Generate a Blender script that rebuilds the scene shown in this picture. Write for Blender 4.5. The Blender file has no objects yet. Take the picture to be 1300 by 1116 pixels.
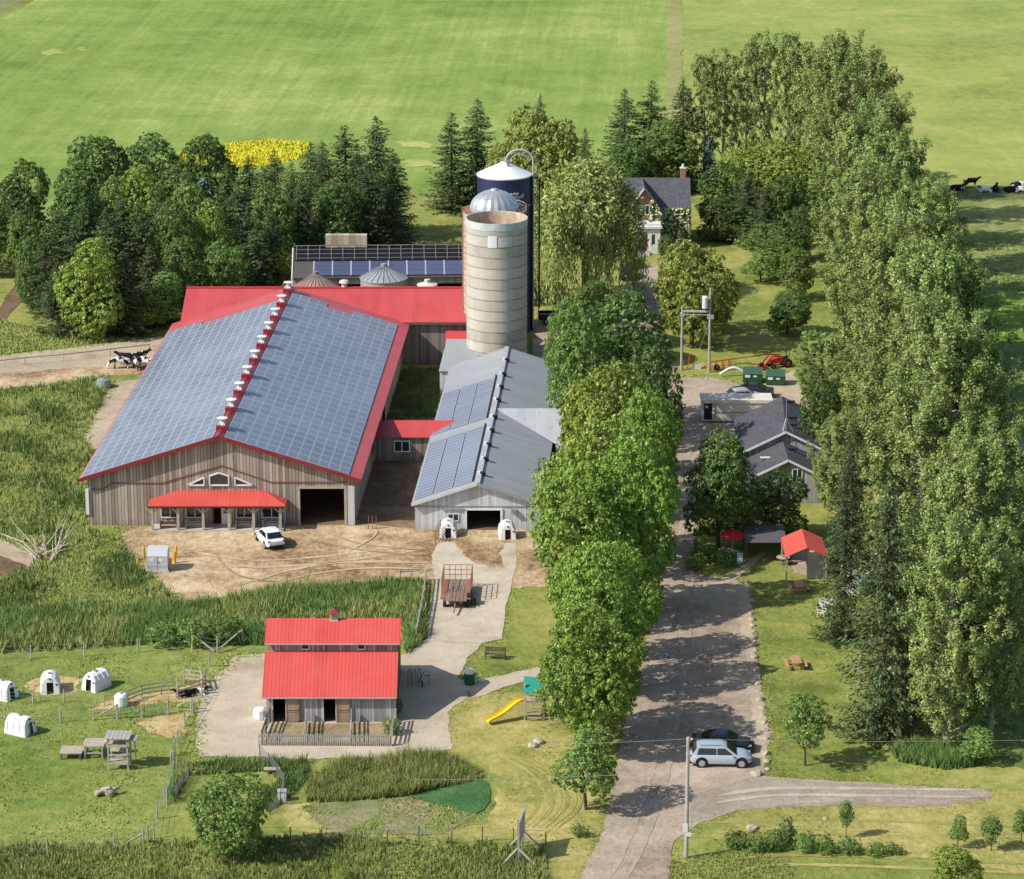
import bpy, bmesh, math, random
import numpy as np
from mathutils import Vector, Matrix, noise as mnoise
from mathutils.geometry import tessellate_polygon
random.seed(7)
R_ = math.radians
S = bpy.context.scene
COL = S.collection
# ---------------------------------------------------------------- camera model
F = 3900.0; PITCH = R_(16.8); HC = 90.3; CX, CY = 650.0, 558.0
cp, sp = math.cos(PITCH), math.sin(PITCH)
def at(px, py, z=0.0):
    a = (px-CX)/F; b = (py-CY)/F
    dz = -sp-b*cp
    t = (z-HC)/dz
    return Vector((a*t, (cp-b*sp)*t, z))
def atY(px, py, Y):
    a = (px-CX)/F; b = (py-CY)/F
    t = Y/(cp-b*sp)
    return Vector((a*t, Y, HC+(-sp-b*cp)*t))
def sc(py):            # px per metre on the ground at that image row
    return F/(at(650, py).y*cp + HC*sp)
def hgt(px, py, topy):  # height of something standing at (px,py) whose top shows at topy
    return atY(px, topy, at(px, py).y).z
cam = bpy.data.objects.new('camera', bpy.data.cameras.new('camera')); COL.objects.link(cam)
cam.location = (0, 0, HC); cam.rotation_euler = (R_(90)-PITCH, 0, 0)
cam.data.sensor_width = 36; cam.data.lens = 36*F/1300.0
cam.data.clip_start = 1; cam.data.clip_end = 9000
S.camera = cam
S.view_settings.view_transform = 'Standard'; S.view_settings.look = 'None'; S.view_settings.exposure = 0
S.cycles.max_bounces = 6; S.cycles.diffuse_bounces = 3; S.cycles.glossy_bounces = 3
S.cycles.transmission_bounces = 3; S.cycles.transparent_max_bounces = 6
# ---------------------------------------------------------------- light
SUN_EL = R_(41); SUN_AZ = R_(68)       # azimuth measured from straight behind the camera towards the left
to_sun = Vector((-math.sin(SUN_AZ)*math.cos(SUN_EL), -math.cos(SUN_AZ)*math.cos(SUN_EL), math.sin(SUN_EL)))
sun = bpy.data.objects.new('sun', bpy.data.lights.new('sun', 'SUN')); COL.objects.link(sun)
sun.data.energy = 5.0; sun.data.angle = R_(0.5); sun.data.color = (1.0, 0.95, 0.86)
sun.rotation_euler = to_sun.to_track_quat('Z', 'Y').to_euler()
W = bpy.data.worlds.new('World'); S.world = W; W.use_nodes = True
wn = W.node_tree; wn.nodes.clear()
sk = wn.nodes.new('ShaderNodeTexSky'); sk.sky_type = 'NISHITA'; sk.sun_disc = False
sk.sun_elevation = SUN_EL; sk.sun_rotation = math.atan2(to_sun.x, to_sun.y)
sk.altitude = 400; sk.air_density = 1.0; sk.dust_density = 1.6; sk.ozone_density = 1.0
bg = wn.nodes.new('ShaderNodeBackground'); bg.inputs[1].default_value = 0.15
wo = wn.nodes.new('ShaderNodeOutputWorld')
wn.links.new(sk.outputs[0], bg.inputs[0]); wn.links.new(bg.outputs[0], wo.inputs[0])
# ---------------------------------------------------------------- node helper
class N:
    def __init__(s, name):
        s.m = bpy.data.materials.new(name); s.m.use_nodes = True
        s.t = s.m.node_tree; s.t.nodes.clear()
        s.out = s.t.nodes.new('ShaderNodeOutputMaterial')
    def n(s, typ, ins=None, **kw):
        o = s.t.nodes.new('ShaderNode'+typ)
        for k, v in kw.items(): setattr(o, k, v)
        for k, v in (ins or {}).items(): s.set(o.inputs[k], v)
        return o
    def set(s, sock, v):
        if isinstance(v, bpy.types.NodeSocket): s.t.links.new(v, sock)
        elif isinstance(v, bpy.types.Node): s.t.links.new(v.outputs[0], sock)
        else:
            if isinstance(v, tuple) and len(v) == 3 and sock.type == 'RGBA': v = (*v, 1)
            sock.default_value = v
    def math(s, op, a, b=0.0, c=0.0, clamp=False):
        return s.n('Math', {0: a, 1: b, 2: c}, operation=op, use_clamp=clamp).outputs[0]
    def mix(s, f, a, b, mode='MIX'):
        o = s.n('Mix', data_type='RGBA', blend_type=mode)
        s.set(o.inputs[0], f); s.set(o.inputs[6], a); s.set(o.inputs[7], b)
        return o.outputs[2]
    def ramp(s, f, stops, interp='LINEAR'):
        o = s.n('ValToRGB', {0: f}); cr = o.color_ramp; cr.interpolation = interp
        while len(cr.elements) < len(stops): cr.elements.new(0.5)
        for e, (p, c) in zip(cr.elements, stops):
            e.position = p; e.color = (*c, 1) if isinstance(c, tuple) else (c, c, c, 1)
        return o.outputs[0]
    def noise(s, vec, scale, detail=3.0, rough=0.55, dist=0.0):
        return s.n('TexNoise', {'Vector': vec, 'Scale': scale, 'Detail': detail, 'Roughness': rough, 'Distortion': dist}).outputs[0]
    def pos(s): return s.n('NewGeometry').outputs['Position']
    def uv(s): return s.n('TexCoord').outputs['UV']
    def obj(s): return s.n('TexCoord').outputs['Object']
    def stretch(s, vec, sx, sy, sz=1.0, rz=0.0):
        return s.n('Mapping', {'Vector': vec, 'Scale': (sx, sy, sz), 'Rotation': (0, 0, rz)}).outputs[0]
    def bsdf(s, col, rough=0.8, metal=0.0, spec=0.3, bump=None, bstr=0.3, bdist=0.05):
        b = s.n('BsdfPrincipled'); s.set(b.inputs['Base Color'], col); s.set(b.inputs['Roughness'], rough)
        b.inputs['Metallic'].default_value = metal; b.inputs['Specular IOR Level'].default_value = spec
        if bump is not None:
            bp = s.n('Bump', {'Height': bump, 'Strength': bstr, 'Distance': bdist}); s.set(b.inputs['Normal'], bp.outputs[0])
        s.t.links.new(b.outputs[0], s.out.inputs[0]); return s.m
def mulc(c, k): return tuple(min(1, x*k) for x in c)
def paint(name, col, rough=0.6, metal=0.0, var=0.18, scale=1.2, spec=0.35):
    g = N(name); p = g.obj()
    f = g.noise(p, scale, 5, 0.65)
    f2 = g.noise(p, scale*9, 3, 0.6)
    c = g.ramp(f, [(0.3, mulc(col, 1-var)), (0.7, mulc(col, 1+var*0.7))])
    c = g.mix(g.math('MULTIPLY', f2, 0.25), c, mulc(col, 0.65))
    return g.bsdf(c, rough, metal, spec)
def ground_mat(name, stops, big=0.05, fine=1.6, bstr=0.5, speck=None, stripe=None, mid=0.4, span=0.28):
    """stops: dark -> light colours; mixture of large, middle and small patches in world metres"""
    g = N(name); p = g.pos()
    a = g.noise(p, big, 4, 0.6); b = g.noise(p, mid, 4, 0.6, 0.6); c = g.noise(g.stretch(p, 1, 0.55), fine, 3, 0.75)
    f = g.math('ADD', g.math('MULTIPLY', a, 0.42), g.math('ADD', g.math('MULTIPLY', b, 0.30), g.math('MULTIPLY', c, 0.28)))
    if stripe:
        w, ang, k = stripe
        q = g.stretch(p, 1, 1, 1, ang)
        sx = g.n('SeparateXYZ', {0: q}).outputs[0]
        row = g.noise(g.stretch(q, 1.0, 0.03), w, 3, 0.7); row2 = g.noise(g.stretch(q, 1.0, 0.01), w*0.35, 2, 0.5); brk = g.noise(g.stretch(q, 0.02, 0.09), 1.0, 3, 0.6)
        tram = g.math('LESS_THAN', g.math('FRACT', g.math('DIVIDE', g.math('ADD', sx, g.math('MULTIPLY', brk, 1.2)), 9.0)), 0.05); f = g.math('ADD', f, g.math('MULTIPLY', tram, 0.022))
        f = g.math('ADD', f, g.math('MULTIPLY', g.math('SUBTRACT', g.math('ADD', g.math('MULTIPLY', row, 0.5), g.math('ADD', g.math('MULTIPLY', row2, 0.3), g.math('MULTIPLY', brk, 0.35))), 0.575), k))
    n = len(stops)
    col = g.ramp(f, [(0.5-span/2+span*i/(n-1), st) for i, st in enumerate(stops)])
    if speck:
        thr, sc_, sr = speck
        s2 = g.noise(p, sr, 2, 0.5)
        m = g.ramp(s2, [(thr, 0.0), (thr+0.05, 1.0)])
        col = g.mix(m, col, sc_)
    return g.bsdf(col, 0.95, 0, 0.1, bump=c, bstr=bstr, bdist=0.12)
def leaf_mat(name, dark, mid, light, trans=0.2, hue=0.012, up=0.12):
    g = N(name)
    r = g.n('NewGeometry').outputs['Random Per Island']
    oi = g.n('ObjectInfo').outputs['Random']
    p = g.pos()
    big = g.noise(p, 0.3, 2, 0.5); cl = g.noise(p, 1.7, 2, 0.5)
    f = g.math('ADD', g.math('MULTIPLY', r, 0.35), g.math('ADD', g.math('MULTIPLY', big, 0.35), g.math('MULTIPLY', cl, 0.45)))
    c = g.ramp(f, [(0.15, dark), (0.5, mid), (0.85, light)])
    hs = g.n('HueSaturation', {'Hue': g.math('ADD', 0.5-hue/2, g.math('MULTIPLY', oi, hue)),
             'Saturation': 1.0, 'Value': g.math('ADD', 0.82, g.math('MULTIPLY', oi, 0.36)), 'Color': c}).outputs[0]
    nn = g.n('VectorMath', {0: g.n('NewGeometry').outputs['Normal'], 1: (-0.45*up, -0.15*up, 0.8*up)}, operation='ADD').outputs[0]  # up tilts shading normals skyward and sunward, so foliage renders brighter
    nn = g.n('VectorMath', {0: nn}, operation='NORMALIZE').outputs[0]
    d = g.n('BsdfDiffuse', {0: hs, 'Normal': nn}); t = g.n('BsdfTranslucent', {0: g.mix(0.25, hs, (0.3, 0.4, 0.08))})
    gl = g.n('BsdfGlossy', {0: (0.6, 0.65, 0.5), 'Roughness': 0.45})
    m1 = g.n('MixShader', {0: trans, 1: d, 2: t}); m2 = g.n('MixShader', {0: 0.05, 1: m1, 2: gl})
    g.t.links.new(m2.outputs[0], g.out.inputs[0]); return g.m
def boards(name, cols, w=0.3, gap=0.12, rough=0.85, streak=0.5, dark=0.25):
    """vertical boards in wall metres (uv): each board its own tone, dark gap between"""
    g = N(name); q = g.uv(); xyz = g.n('SeparateXYZ', {0: q}); u, v = xyz.outputs[0], xyz.outputs[1]
    bu = g.math('DIVIDE', u, w); idx = g.math('FLOOR', bu); fr = g.math('FRACT', bu)
    rnd = g.n('TexWhiteNoise', {'W': idx}, noise_dimensions='1D').outputs[0]
    st = g.noise(g.stretch(q, 6, 0.5), 1.0, 4, 0.7)
    bigv = g.noise(q, 0.35, 4, 0.6)
    f = g.math('ADD', g.math('MULTIPLY', rnd, 0.45), g.math('ADD', g.math('MULTIPLY', st, streak*0.8), g.math('MULTIPLY', bigv, 0.25)))
    n = len(cols)
    c = g.ramp(f, [(0.2+0.6*i/(n-1), k) for i, k in enumerate(cols)])
    edge = g.math('LESS_THAN', fr, gap)
    c = g.mix(g.math('MULTIPLY', edge, 1.0-dark), c, mulc(cols[0], 0.35))
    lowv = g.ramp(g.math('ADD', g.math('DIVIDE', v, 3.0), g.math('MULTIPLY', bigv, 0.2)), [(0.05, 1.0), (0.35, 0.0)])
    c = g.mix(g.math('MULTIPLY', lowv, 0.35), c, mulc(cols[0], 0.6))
    return g.bsdf(c, rough, 0, 0.15, bump=edge, bstr=0.5, bdist=0.02)
def ribbed(name, col, w=0.23, rough=0.35, metal=0.0, dirt=(0.3, 0.2, 0.15), dirtamt=0.15, ribk=0.6, seam=None, spec=0.4):
    """sheet-metal roofing: ribs run up the slope (uv)"""
    g = N(name); q = g.uv(); xyz = g.n('SeparateXYZ', {0: q}); u, v = xyz.outputs[0], xyz.outputs[1]
    bu = g.math('DIVIDE', u, w); fr = g.math('FRACT', bu)
    rib = g.math('LESS_THAN', fr, 0.3)
    sheet = g.n('TexWhiteNoise', {'W': g.math('FLOOR', g.math('DIVIDE', u, 0.92))}, noise_dimensions='1D').outputs[0]
    big = g.noise(q, 0.4, 5, 0.65); st = g.noise(g.stretch(q, 5, 0.35), 1.0, 4, 0.7)
    f = g.math('ADD', g.math('MULTIPLY', sheet, 0.25), g.math('ADD', g.math('MULTIPLY', big, 0.4), g.math('MULTIPLY', st, 0.35)))
    c = g.ramp(f, [(0.25, mulc(col, 0.84)), (0.75, mulc(col, 1.12))])
    c = g.mix(g.math('MULTIPLY', rib, 1-ribk), c, mulc(col, 0.55))
    if seam:
        sm = g.math('LESS_THAN', g.math('FRACT', g.math('DIVIDE', v, seam)), 0.03)
        c = g.mix(g.math('MULTIPLY', sm, 0.5), c, mulc(col, 0.5))
    fade = g.ramp(g.noise(q, 0.25, 5, 0.7), [(0.35, 0.0), (0.7, 1.0)]); c = g.mix(g.math('MULTIPLY', fade, 0.22), c, (min(1, col[0]*0.9+0.12), col[1]*0.9+0.12, col[2]*0.9+0.12))
    d = g.ramp(g.noise(g.stretch(q, 1.6, 0.7), 1.3, 6, 0.75), [(0.55, 0.0), (0.7, 1.0)])
    c = g.mix(g.math('MULTIPLY', d, dirtamt), c, dirt)
    return g.bsdf(c, rough, metal, spec, bump=rib, bstr=0.4, bdist=0.03)
# ---------------------------------------------------------------- mesh builder
class MB:
    def __init__(s): s.v = []; s.f = []; s.m = []
    def face(s, pts, mi=0):
        i = len(s.v); s.v += [tuple(p) for p in pts]; s.f.append(tuple(range(i, i+len(pts)))); s.m.append(mi)
    def poly(s, vs, fs, mi=0):
        i = len(s.v); s.v += [tuple(p) for p in vs]
        for f in fs: s.f.append(tuple(i+k for k in f)); s.m.append(mi)
    def box(s, x0, x1, y0, y1, z0, z1, mi=0, M=None):
        vs = [(x0,y0,z0),(x1,y0,z0),(x1,y1,z0),(x0,y1,z0),(x0,y0,z1),(x1,y0,z1),(x1,y1,z1),(x0,y1,z1)]
        if M is not None: vs = [tuple(M @ Vector(p)) for p in vs]
        s.poly(vs, [(0,3,2,1),(4,5,6,7),(0,1,5,4),(1,2,6,5),(2,3,7,6),(3,0,4,7)], mi); return s
    def cbox(s, c, d, rz=0.0, mi=0, tilt=0.0):
        M = Matrix.Translation(c) @ Matrix.Rotation(rz, 4, 'Z') @ Matrix.Rotation(tilt, 4, 'X')
        return s.box(-d[0]/2, d[0]/2, -d[1]/2, d[1]/2, -d[2]/2, d[2]/2, mi, M)
    def bar(s, a, b, w=0.1, h=None, mi=0):
        h = h or w; a = Vector(a); b = Vector(b); d = b-a
        if d.length < 1e-6: return s
        M = Matrix.Translation((a+b)/2) @ d.to_track_quat('Y', 'Z').to_matrix().to_4x4()
        return s.box(-w/2, w/2, -d.length/2, d.length/2, -h/2, h/2, mi, M)
    def tube(s, a, b, r0, r1=None, n=8, mi=0, cap=True):
        r1 = r0 if r1 is None else r1
        a = Vector(a); b = Vector(b); q = (b-a).to_track_quat('Z', 'Y')
        vs = []
        for c, r in ((a, r0), (b, r1)):
            for k in range(n):
                t = 2*math.pi*k/n; vs.append(c+q @ Vector((r*math.cos(t), r*math.sin(t), 0)))
        fs = [(k, (k+1) % n, n+(k+1) % n, n+k) for k in range(n)]
        if cap: fs += [tuple(reversed(range(n))), tuple(range(n, 2*n))]
        s.poly(vs, fs, mi); return s
    def path(s, pts, rs, n=7, mi=0):
        for i in range(len(pts)-1): s.tube(pts[i], pts[i+1], rs[i], rs[i+1], n, mi)
        return s
    def lathe(s, prof, n=24, mi=0, c=(0, 0, 0), flute=0.0, a0=0, a1=2*math.pi):
        full = abs(a1-a0-2*math.pi) < 1e-6; m = n if full else n+1
        vs = []
        for r, z in prof:
            for k in range(m):
                t = a0+(a1-a0)*k/n; rr = r*(1+flute*(k % 2)); vs.append((c[0]+rr*math.cos(t), c[1]+rr*math.sin(t), c[2]+z))
        fs = []
        for i in range(len(prof)-1):
            for k in range(n):
                k2 = (k+1) % m
                fs.append((i*m+k, i*m+k2, (i+1)*m+k2, (i+1)*m+k))
        s.poly(vs, fs, mi); return s
    def build(s, name, mats, parent=None, smooth=False, loc=None, rz=None, bevel=0.0):
        me = bpy.data.meshes.new(name)
        me.from_pydata(s.v, [], s.f)
        mats = mats if isinstance(mats, (list, tuple)) else [mats]
        for m in mats: me.materials.append(m)
        me.polygons.foreach_set('material_index', s.m)
        if smooth:
            bm = bmesh.new(); bm.from_mesh(me); bmesh.ops.remove_doubles(bm, verts=bm.verts, dist=1e-4); bm.to_mesh(me); bm.free()
            me.polygons.foreach_set('use_smooth', [True]*len(me.polygons))
        box_uv(me)
        o = bpy.data.objects.new(name, me); COL.objects.link(o)
        if smooth: me.set_sharp_from_angle(angle=R_(40))
        if parent is not None: o.parent = parent
        if loc is not None: o.location = loc
        if rz is not None: o.rotation_euler = (0, 0, rz)
        if bevel:
            b = o.modifiers.new('bevel', 'BEVEL'); b.width = bevel; b.segments = 2; b.limit_method = 'ANGLE'
        return o
def box_uv(me):
    uvl = me.uv_layers.new(name='UVMap'); co = me.vertices
    for p in me.polygons:
        n = p.normal
        if abs(n.z) > 0.985: t = Vector((1, 0, 0)); b = Vector((0, 1, 0))
        else:
            t = Vector((-n.y, n.x, 0)).normalized(); b = n.cross(t)
            if b.z < 0: b = -b
            if t.x < -0.7 or t.y < -0.7: t = -t
        for li in p.loop_indices:
            c = co[me.loops[li].vertex_index].co
            uvl.data[li].uv = (c.dot(t), c.dot(b))
def props(o, label, cat, group=None, kind=None):
    if label: o['label'] = label
    if cat: o['category'] = cat
    if group: o['group'] = group
    if kind: o['kind'] = kind
    return o
def thing(name, label, cat, loc=(0, 0, 0), rz=0.0, group=None):
    o = bpy.data.objects.new(name, None); COL.objects.link(o); o.empty_display_size = 0.5
    o.location = loc; o.rotation_euler = (0, 0, rz)
    return props(o, label, cat, group)
def copy_tree(o, label=None, loc=None, rz=None, scale=None, parent=None, group=None):
    c = o.copy(); COL.objects.link(c)
    if parent is not None: c.parent = parent
    if label: c['label'] = label
    if group: c['group'] = group
    if loc is not None: c.location = loc
    if rz is not None: c.rotation_euler = (0, 0, rz)
    if scale is not None: c.scale = scale
    for ch in list(o.children): copy_tree(ch, parent=c)
    return c
ORD = ['nearest', 'second', 'third', 'fourth', 'fifth', 'sixth', 'seventh', 'eighth', 'ninth', 'tenth', 'eleventh', 'twelfth',
       'thirteenth', 'fourteenth', 'fifteenth', 'sixteenth', 'seventeenth', 'eighteenth', 'nineteenth', 'twentieth',
       'twenty-first', 'twenty-second', 'twenty-third', 'twenty-fourth', 'twenty-fifth', 'twenty-sixth', 'twenty-seventh',
       'twenty-eighth', 'twenty-ninth', 'thirtieth', 'thirty-first', 'thirty-second', 'thirty-third', 'thirty-fourth', 'thirty-fifth', 'thirty-sixth']
# ---------------------------------------------------------------- ground sheets
def ragged(pts, amp, step=0.6, seed=0):
    out = []
    n = len(pts)
    for i in range(n):
        a, b = Vector(pts[i]), Vector(pts[(i+1) % n]); d = b-a; L = d.length
        k = max(1, min(400, int(L/step))); nr = Vector((-d.y, d.x, 0)).normalized() if L > 0 else Vector((0, 0, 0))
        for j in range(k):
            p = a+d*(j/k)
            o = mnoise.noise(Vector((p.x*0.35, p.y*0.2, seed)))*1.0+mnoise.noise(Vector((p.x*1.4, p.y*0.9, seed+9)))*0.6+random.uniform(-.2, .2)
            out.append(p+nr*o*amp)
    return out
def sheet(name, px, z, mat, amp=0.35, world=False, label=None, seed=None, step=0.6):
    pts = [Vector(p) for p in px] if world else [at(*p) for p in px]
    pts = [Vector((p.x, p.y, 0)) for p in pts]
    seed = seed if seed is not None else len(name)*1.7+px[0][0]*0.01
    if amp: pts = ragged(pts, amp, step, seed)
    tri = tessellate_polygon([pts])
    me = bpy.data.meshes.new(name); me.from_pydata([(p.x, p.y, z) for p in pts], [], [tuple(t) for t in tri])
    bm = bmesh.new(); bm.from_mesh(me)
    for f in bm.faces:
        f.normal_update()
        if f.normal.z < 0: f.normal_flip()
    bm.to_mesh(me); bm.free()
    me.materials.append(mat)
    o = bpy.data.objects.new(name, me); COL.objects.link(o); o['kind'] = 'structure'
    if label: o['label'] = label
    return o
def inpoly(x, y, poly):
    c = np.zeros(len(x), bool); n = len(poly); j = n-1
    for i in range(n):
        xi, yi = poly[i][0], poly[i][1]; xj, yj = poly[j][0], poly[j][1]
        with np.errstate(divide='ignore', invalid='ignore'):
            t = ((yi > y) != (yj > y)) & (x < (xj-xi)*(y-yi)/(yj-yi+1e-12)+xi)
        c ^= t; j = i
    return c
def mesh_np(name, V, Fq, mat, parent=None):
    """V (n,3); Fq (m,k) faces"""
    me = bpy.data.meshes.new(name); m, k = Fq.shape
    me.vertices.add(len(V)); me.vertices.foreach_set('co', V.astype(np.float32).ravel())
    me.loops.add(m*k); me.loops.foreach_set('vertex_index', Fq.astype(np.int32).ravel())
    me.polygons.add(m); me.polygons.foreach_set('loop_start', np.arange(0, m*k, k, dtype=np.int32))
    me.update(calc_edges=True); me.validate()
    for mm in (mat if isinstance(mat, (list, tuple)) else [mat]): me.materials.append(mm)
    return me
# ================================================================ THE GROUND
LAWN = ground_mat('lawn_grass', [(0.12, 0.155, 0.035), (0.2, 0.235, 0.055), (0.29, 0.3, 0.08), (0.4, 0.36, 0.13)], big=0.07, mid=0.35, fine=2.2, span=0.22)
PADDOCK = ground_mat('paddock_grass', [(0.085, 0.13, 0.025), (0.15, 0.21, 0.045), (0.24, 0.28, 0.07), (0.36, 0.34, 0.12)], big=0.05, mid=0.5, fine=1.8, bstr=0.9)
CROP = ground_mat('crop_green', [(0.135, 0.205, 0.042), (0.195, 0.275, 0.06), (0.25, 0.335, 0.082), (0.36, 0.41, 0.13)], big=0.014, mid=0.1, fine=0.9, stripe=(0.9, R_(3), 0.42))
HAY = ground_mat('hay_meadow', [(0.16, 0.215, 0.05), (0.26, 0.305, 0.075), (0.34, 0.365, 0.1), (0.43, 0.42, 0.15)], big=0.02, mid=0.12, fine=0.7)
HAYG = ground_mat('greener_meadow', [(0.15, 0.21, 0.05), (0.23, 0.3, 0.075), (0.31, 0.355, 0.1), (0.4, 0.41, 0.14)], big=0.02, mid=0.12, fine=0.7)
PAST = ground_mat('pasture_grass', [(0.06, 0.11, 0.025), (0.13, 0.185, 0.05), (0.24, 0.27, 0.085), (0.37, 0.36, 0.14)], big=0.035, mid=0.22, fine=1.0)
ASPH = ground_mat('drive_gravel_asphalt', [(0.24, 0.185, 0.14), (0.35, 0.275, 0.21), (0.43, 0.345, 0.265), (0.52, 0.425, 0.33)], big=0.09, mid=0.5, fine=3.5, bstr=0.25, span=0.22)
TRACK = ground_mat('tan_gravel', [(0.3, 0.235, 0.16), (0.4, 0.32, 0.225), (0.48, 0.395, 0.285), (0.55, 0.46, 0.345)], big=0.12, mid=0.6, fine=3.0, bstr=0.3)
DIRT = ground_mat('yard_dirt', [(0.2, 0.125, 0.065), (0.36, 0.245, 0.14), (0.5, 0.375, 0.225), (0.64, 0.51, 0.34)], big=0.09, mid=0.45, fine=2.2, bstr=0.6, span=0.2)
MUD = ground_mat('wet_mud', [(0.09, 0.06, 0.035), (0.15, 0.1, 0.06), (0.22, 0.15, 0.09), (0.3, 0.22, 0.14)], big=0.12, mid=0.6, fine=2.5, bstr=0.6)
CONC = ground_mat('pale_concrete', [(0.33, 0.26, 0.18), (0.47, 0.4, 0.3), (0.56, 0.485, 0.38), (0.62, 0.55, 0.45)], big=0.15, mid=0.5, fine=3.5, bstr=0.15)
PAD = ground_mat('compacted_gravel', [(0.36, 0.28, 0.19), (0.46, 0.38, 0.28), (0.52, 0.45, 0.345), (0.59, 0.52, 0.41)], big=0.12, mid=0.5, fine=4.0, bstr=0.2)
STRAW = ground_mat('spread_straw', [(0.25, 0.2, 0.08), (0.42, 0.3, 0.13), (0.54, 0.4, 0.19), (0.6, 0.48, 0.27)], big=0.3, mid=1.0, fine=4.0)
DRY = ground_mat('dry_mown_grass', [(0.18, 0.2, 0.055), (0.29, 0.28, 0.08), (0.4, 0.35, 0.12), (0.52, 0.43, 0.19)], big=0.12, mid=0.5, fine=2.4, span=0.22)
SOIL = ground_mat('garden_soil', [(0.13, 0.17, 0.05), (0.2, 0.22, 0.09), (0.27, 0.24, 0.13), (0.36, 0.3, 0.19)], big=0.2, mid=0.8, fine=3.0, stripe=(1.6, R_(50), 0.5))
VEG = ground_mat('vegetable_leaves', [(0.09, 0.14, 0.04), (0.15, 0.22, 0.06), (0.21, 0.26, 0.08), (0.27, 0.27, 0.13)], big=0.2, mid=0.9, fine=3.0)
NET = ground_mat('green_cover_cloth', [(0.045, 0.11, 0.035), (0.065, 0.15, 0.05), (0.1, 0.2, 0.075)], big=0.3, mid=0.9, fine=5.0, bstr=0.8, span=.2)
YEL = ground_mat('yellow_blossom', [(0.22, 0.34, 0.06), (0.45, 0.48, 0.04), (0.72, 0.66, 0.03), (0.85, 0.8, 0.08)], big=0.1, mid=0.35, fine=0.8)
PALE = ground_mat('bleached_grass', [(0.22, 0.27, 0.06), (0.38, 0.4, 0.12), (0.5, 0.48, 0.2)], big=0.1, mid=0.5, fine=1.5)

sheet('ground', [(-4000, -200, 0), (4000, -200, 0), (4000, 7000, 0), (-4000, 7000, 0)], 0.0, LAWN, amp=0, world=True)
fa = [at(*p) for p in [(853, 245), (700, 250), (512, 246), (300, 300), (60, 300), (-500, 300)]]
edge0, edge1 = at(0, 24), at(45, 0); dv = (edge1-edge0).normalized()
far1 = edge0+dv*1500
sheet('crop_field', [*[tuple(p) for p in fa], tuple(edge0-dv*260), tuple(far1), tuple(at(853, 245)+(at(853, -150)-at(853, 245)).normalized()*1700)], 0.02, CROP, amp=0.3, world=True, step=2)
sheet('hay_field', [(867, 236), (867, -330), (2600, -330), (2600, 236)], 0.022, HAY, amp=0.4, step=2)
sheet('hay_field', [(867, 70), (867, -330), (2600, -330), (2600, 48), (1300, 62), (1050, 55)], 0.04, HAYG, amp=1.6, step=1.5)
sheet('field_track', [(846, 150), (849, -330), (868, -330), (866, 150)], 0.05, ground_mat('track_grass', [(0.2, 0.23, 0.07), (0.3, 0.3, 0.11), (0.4, 0.36, 0.17)], fine=1.2), amp=0.5, step=1)
sheet('far_meadow', [tuple(edge0-dv*260+Vector((-2, 1.5, 0))), tuple(far1+Vector((-2, 1.5, 0))), (-2500, 2200, 0), (-2500, 700, 0)], 0.02, ground_mat('grey_meadow', [(0.16, 0.19, 0.07), (0.23, 0.25, 0.11), (0.3, 0.3, 0.15)]), amp=0, world=True)
sheet('pasture', [(1010, 237), (2600, 237), (2600, 900), (1330, 985), (1230, 955), (1215, 600), (1140, 400)], 0.024, PAST, amp=0.6, step=1.5)
sheet('pasture', [(1150, 237), (1500, 238), (1500, 258), (1300, 254), (1190, 252)], 0.03, ground_mat('dark_pasture', [(0.06, 0.09, 0.03), (0.12, 0.14, 0.05), (0.18, 0.2, 0.07)]), amp=1.0)  # band of darker grass along the top of the pasture
sheet('pasture', [(1205, 378), (1500, 362), (1500, 445), (1215, 432)], 0.03, ground_mat('lush_pasture', [(0.1, 0.17, 0.025), (0.16, 0.26, 0.04), (0.24, 0.34, 0.06)], mid=0.3, fine=1.3), amp=1.2)
sheet('paddock', [(-300, 838), (250, 822), (262, 850), (235, 960), (190, 1072), (-300, 1090)], 0.012, PADDOCK, amp=0.5)
sheet('paddock', [(-300, 440), (60, 430), (190, 470), (150, 570), (108, 640), (160, 690), (215, 770), (540, 738), (545, 820), (340, 825), (-300, 848)], 0.018, PADDOCK, amp=0.5)
for q in ([(284, 190), (300, 184), (340, 183), (382, 186), (384, 194), (360, 200), (340, 206), (300, 210), (286, 204)], [(226, 200), (240, 192), (250, 194), (250, 206), (232, 211)]): sheet('field_flowers', q, 0.06, YEL, amp=1.8, step=0.35)
for q in ([(46, 66), (60, 62), (80, 63), (78, 68), (58, 71)], [(100, 60), (112, 58), (110, 64), (101, 66)], [(505, 181), (525, 179), (560, 184), (545, 188), (510, 187)], [(515, 203), (555, 205), (560, 212), (520, 212)]):
    sheet('field_flowers', q, 0.06, PALE, amp=1.4, step=0.5)
sheet('lawn', [(560, 905), (600, 880), (690, 880), (760, 960), (770, 1040), (740, 1120), (690, 1120), (690, 1070), (400, 1062), (360, 1050), (350, 1020), (400, 1022), (520, 1062), (620, 1045), (635, 990), (600, 965), (570, 960)], 0.014, DRY, amp=0.7)
sheet('lawn', [(676, 400), (684, 340), (730, 330), (760, 350), (730, 400)], 0.014, ground_mat('golden_grass', [(0.25, 0.24, 0.06), (0.33, 0.3, 0.09), (0.4, 0.35, 0.12)]), amp=0.5)
sheet('lawn', [(955, 1000), (1400, 1010), (1400, 1120), (1000, 1075), (900, 1062), (930, 1035)], 0.013, DRY, amp=0.6)
sheet('dirt_yard', [(150, 668), (450, 663), (452, 640), (475, 580), (540, 580), (527, 674), (665, 672), (702, 700), (702, 745), (650, 747), (560, 744), (540, 736), (400, 746), (235, 768), (205, 745), (185, 725), (160, 700)], 0.03, DIRT, amp=0.8)
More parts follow.
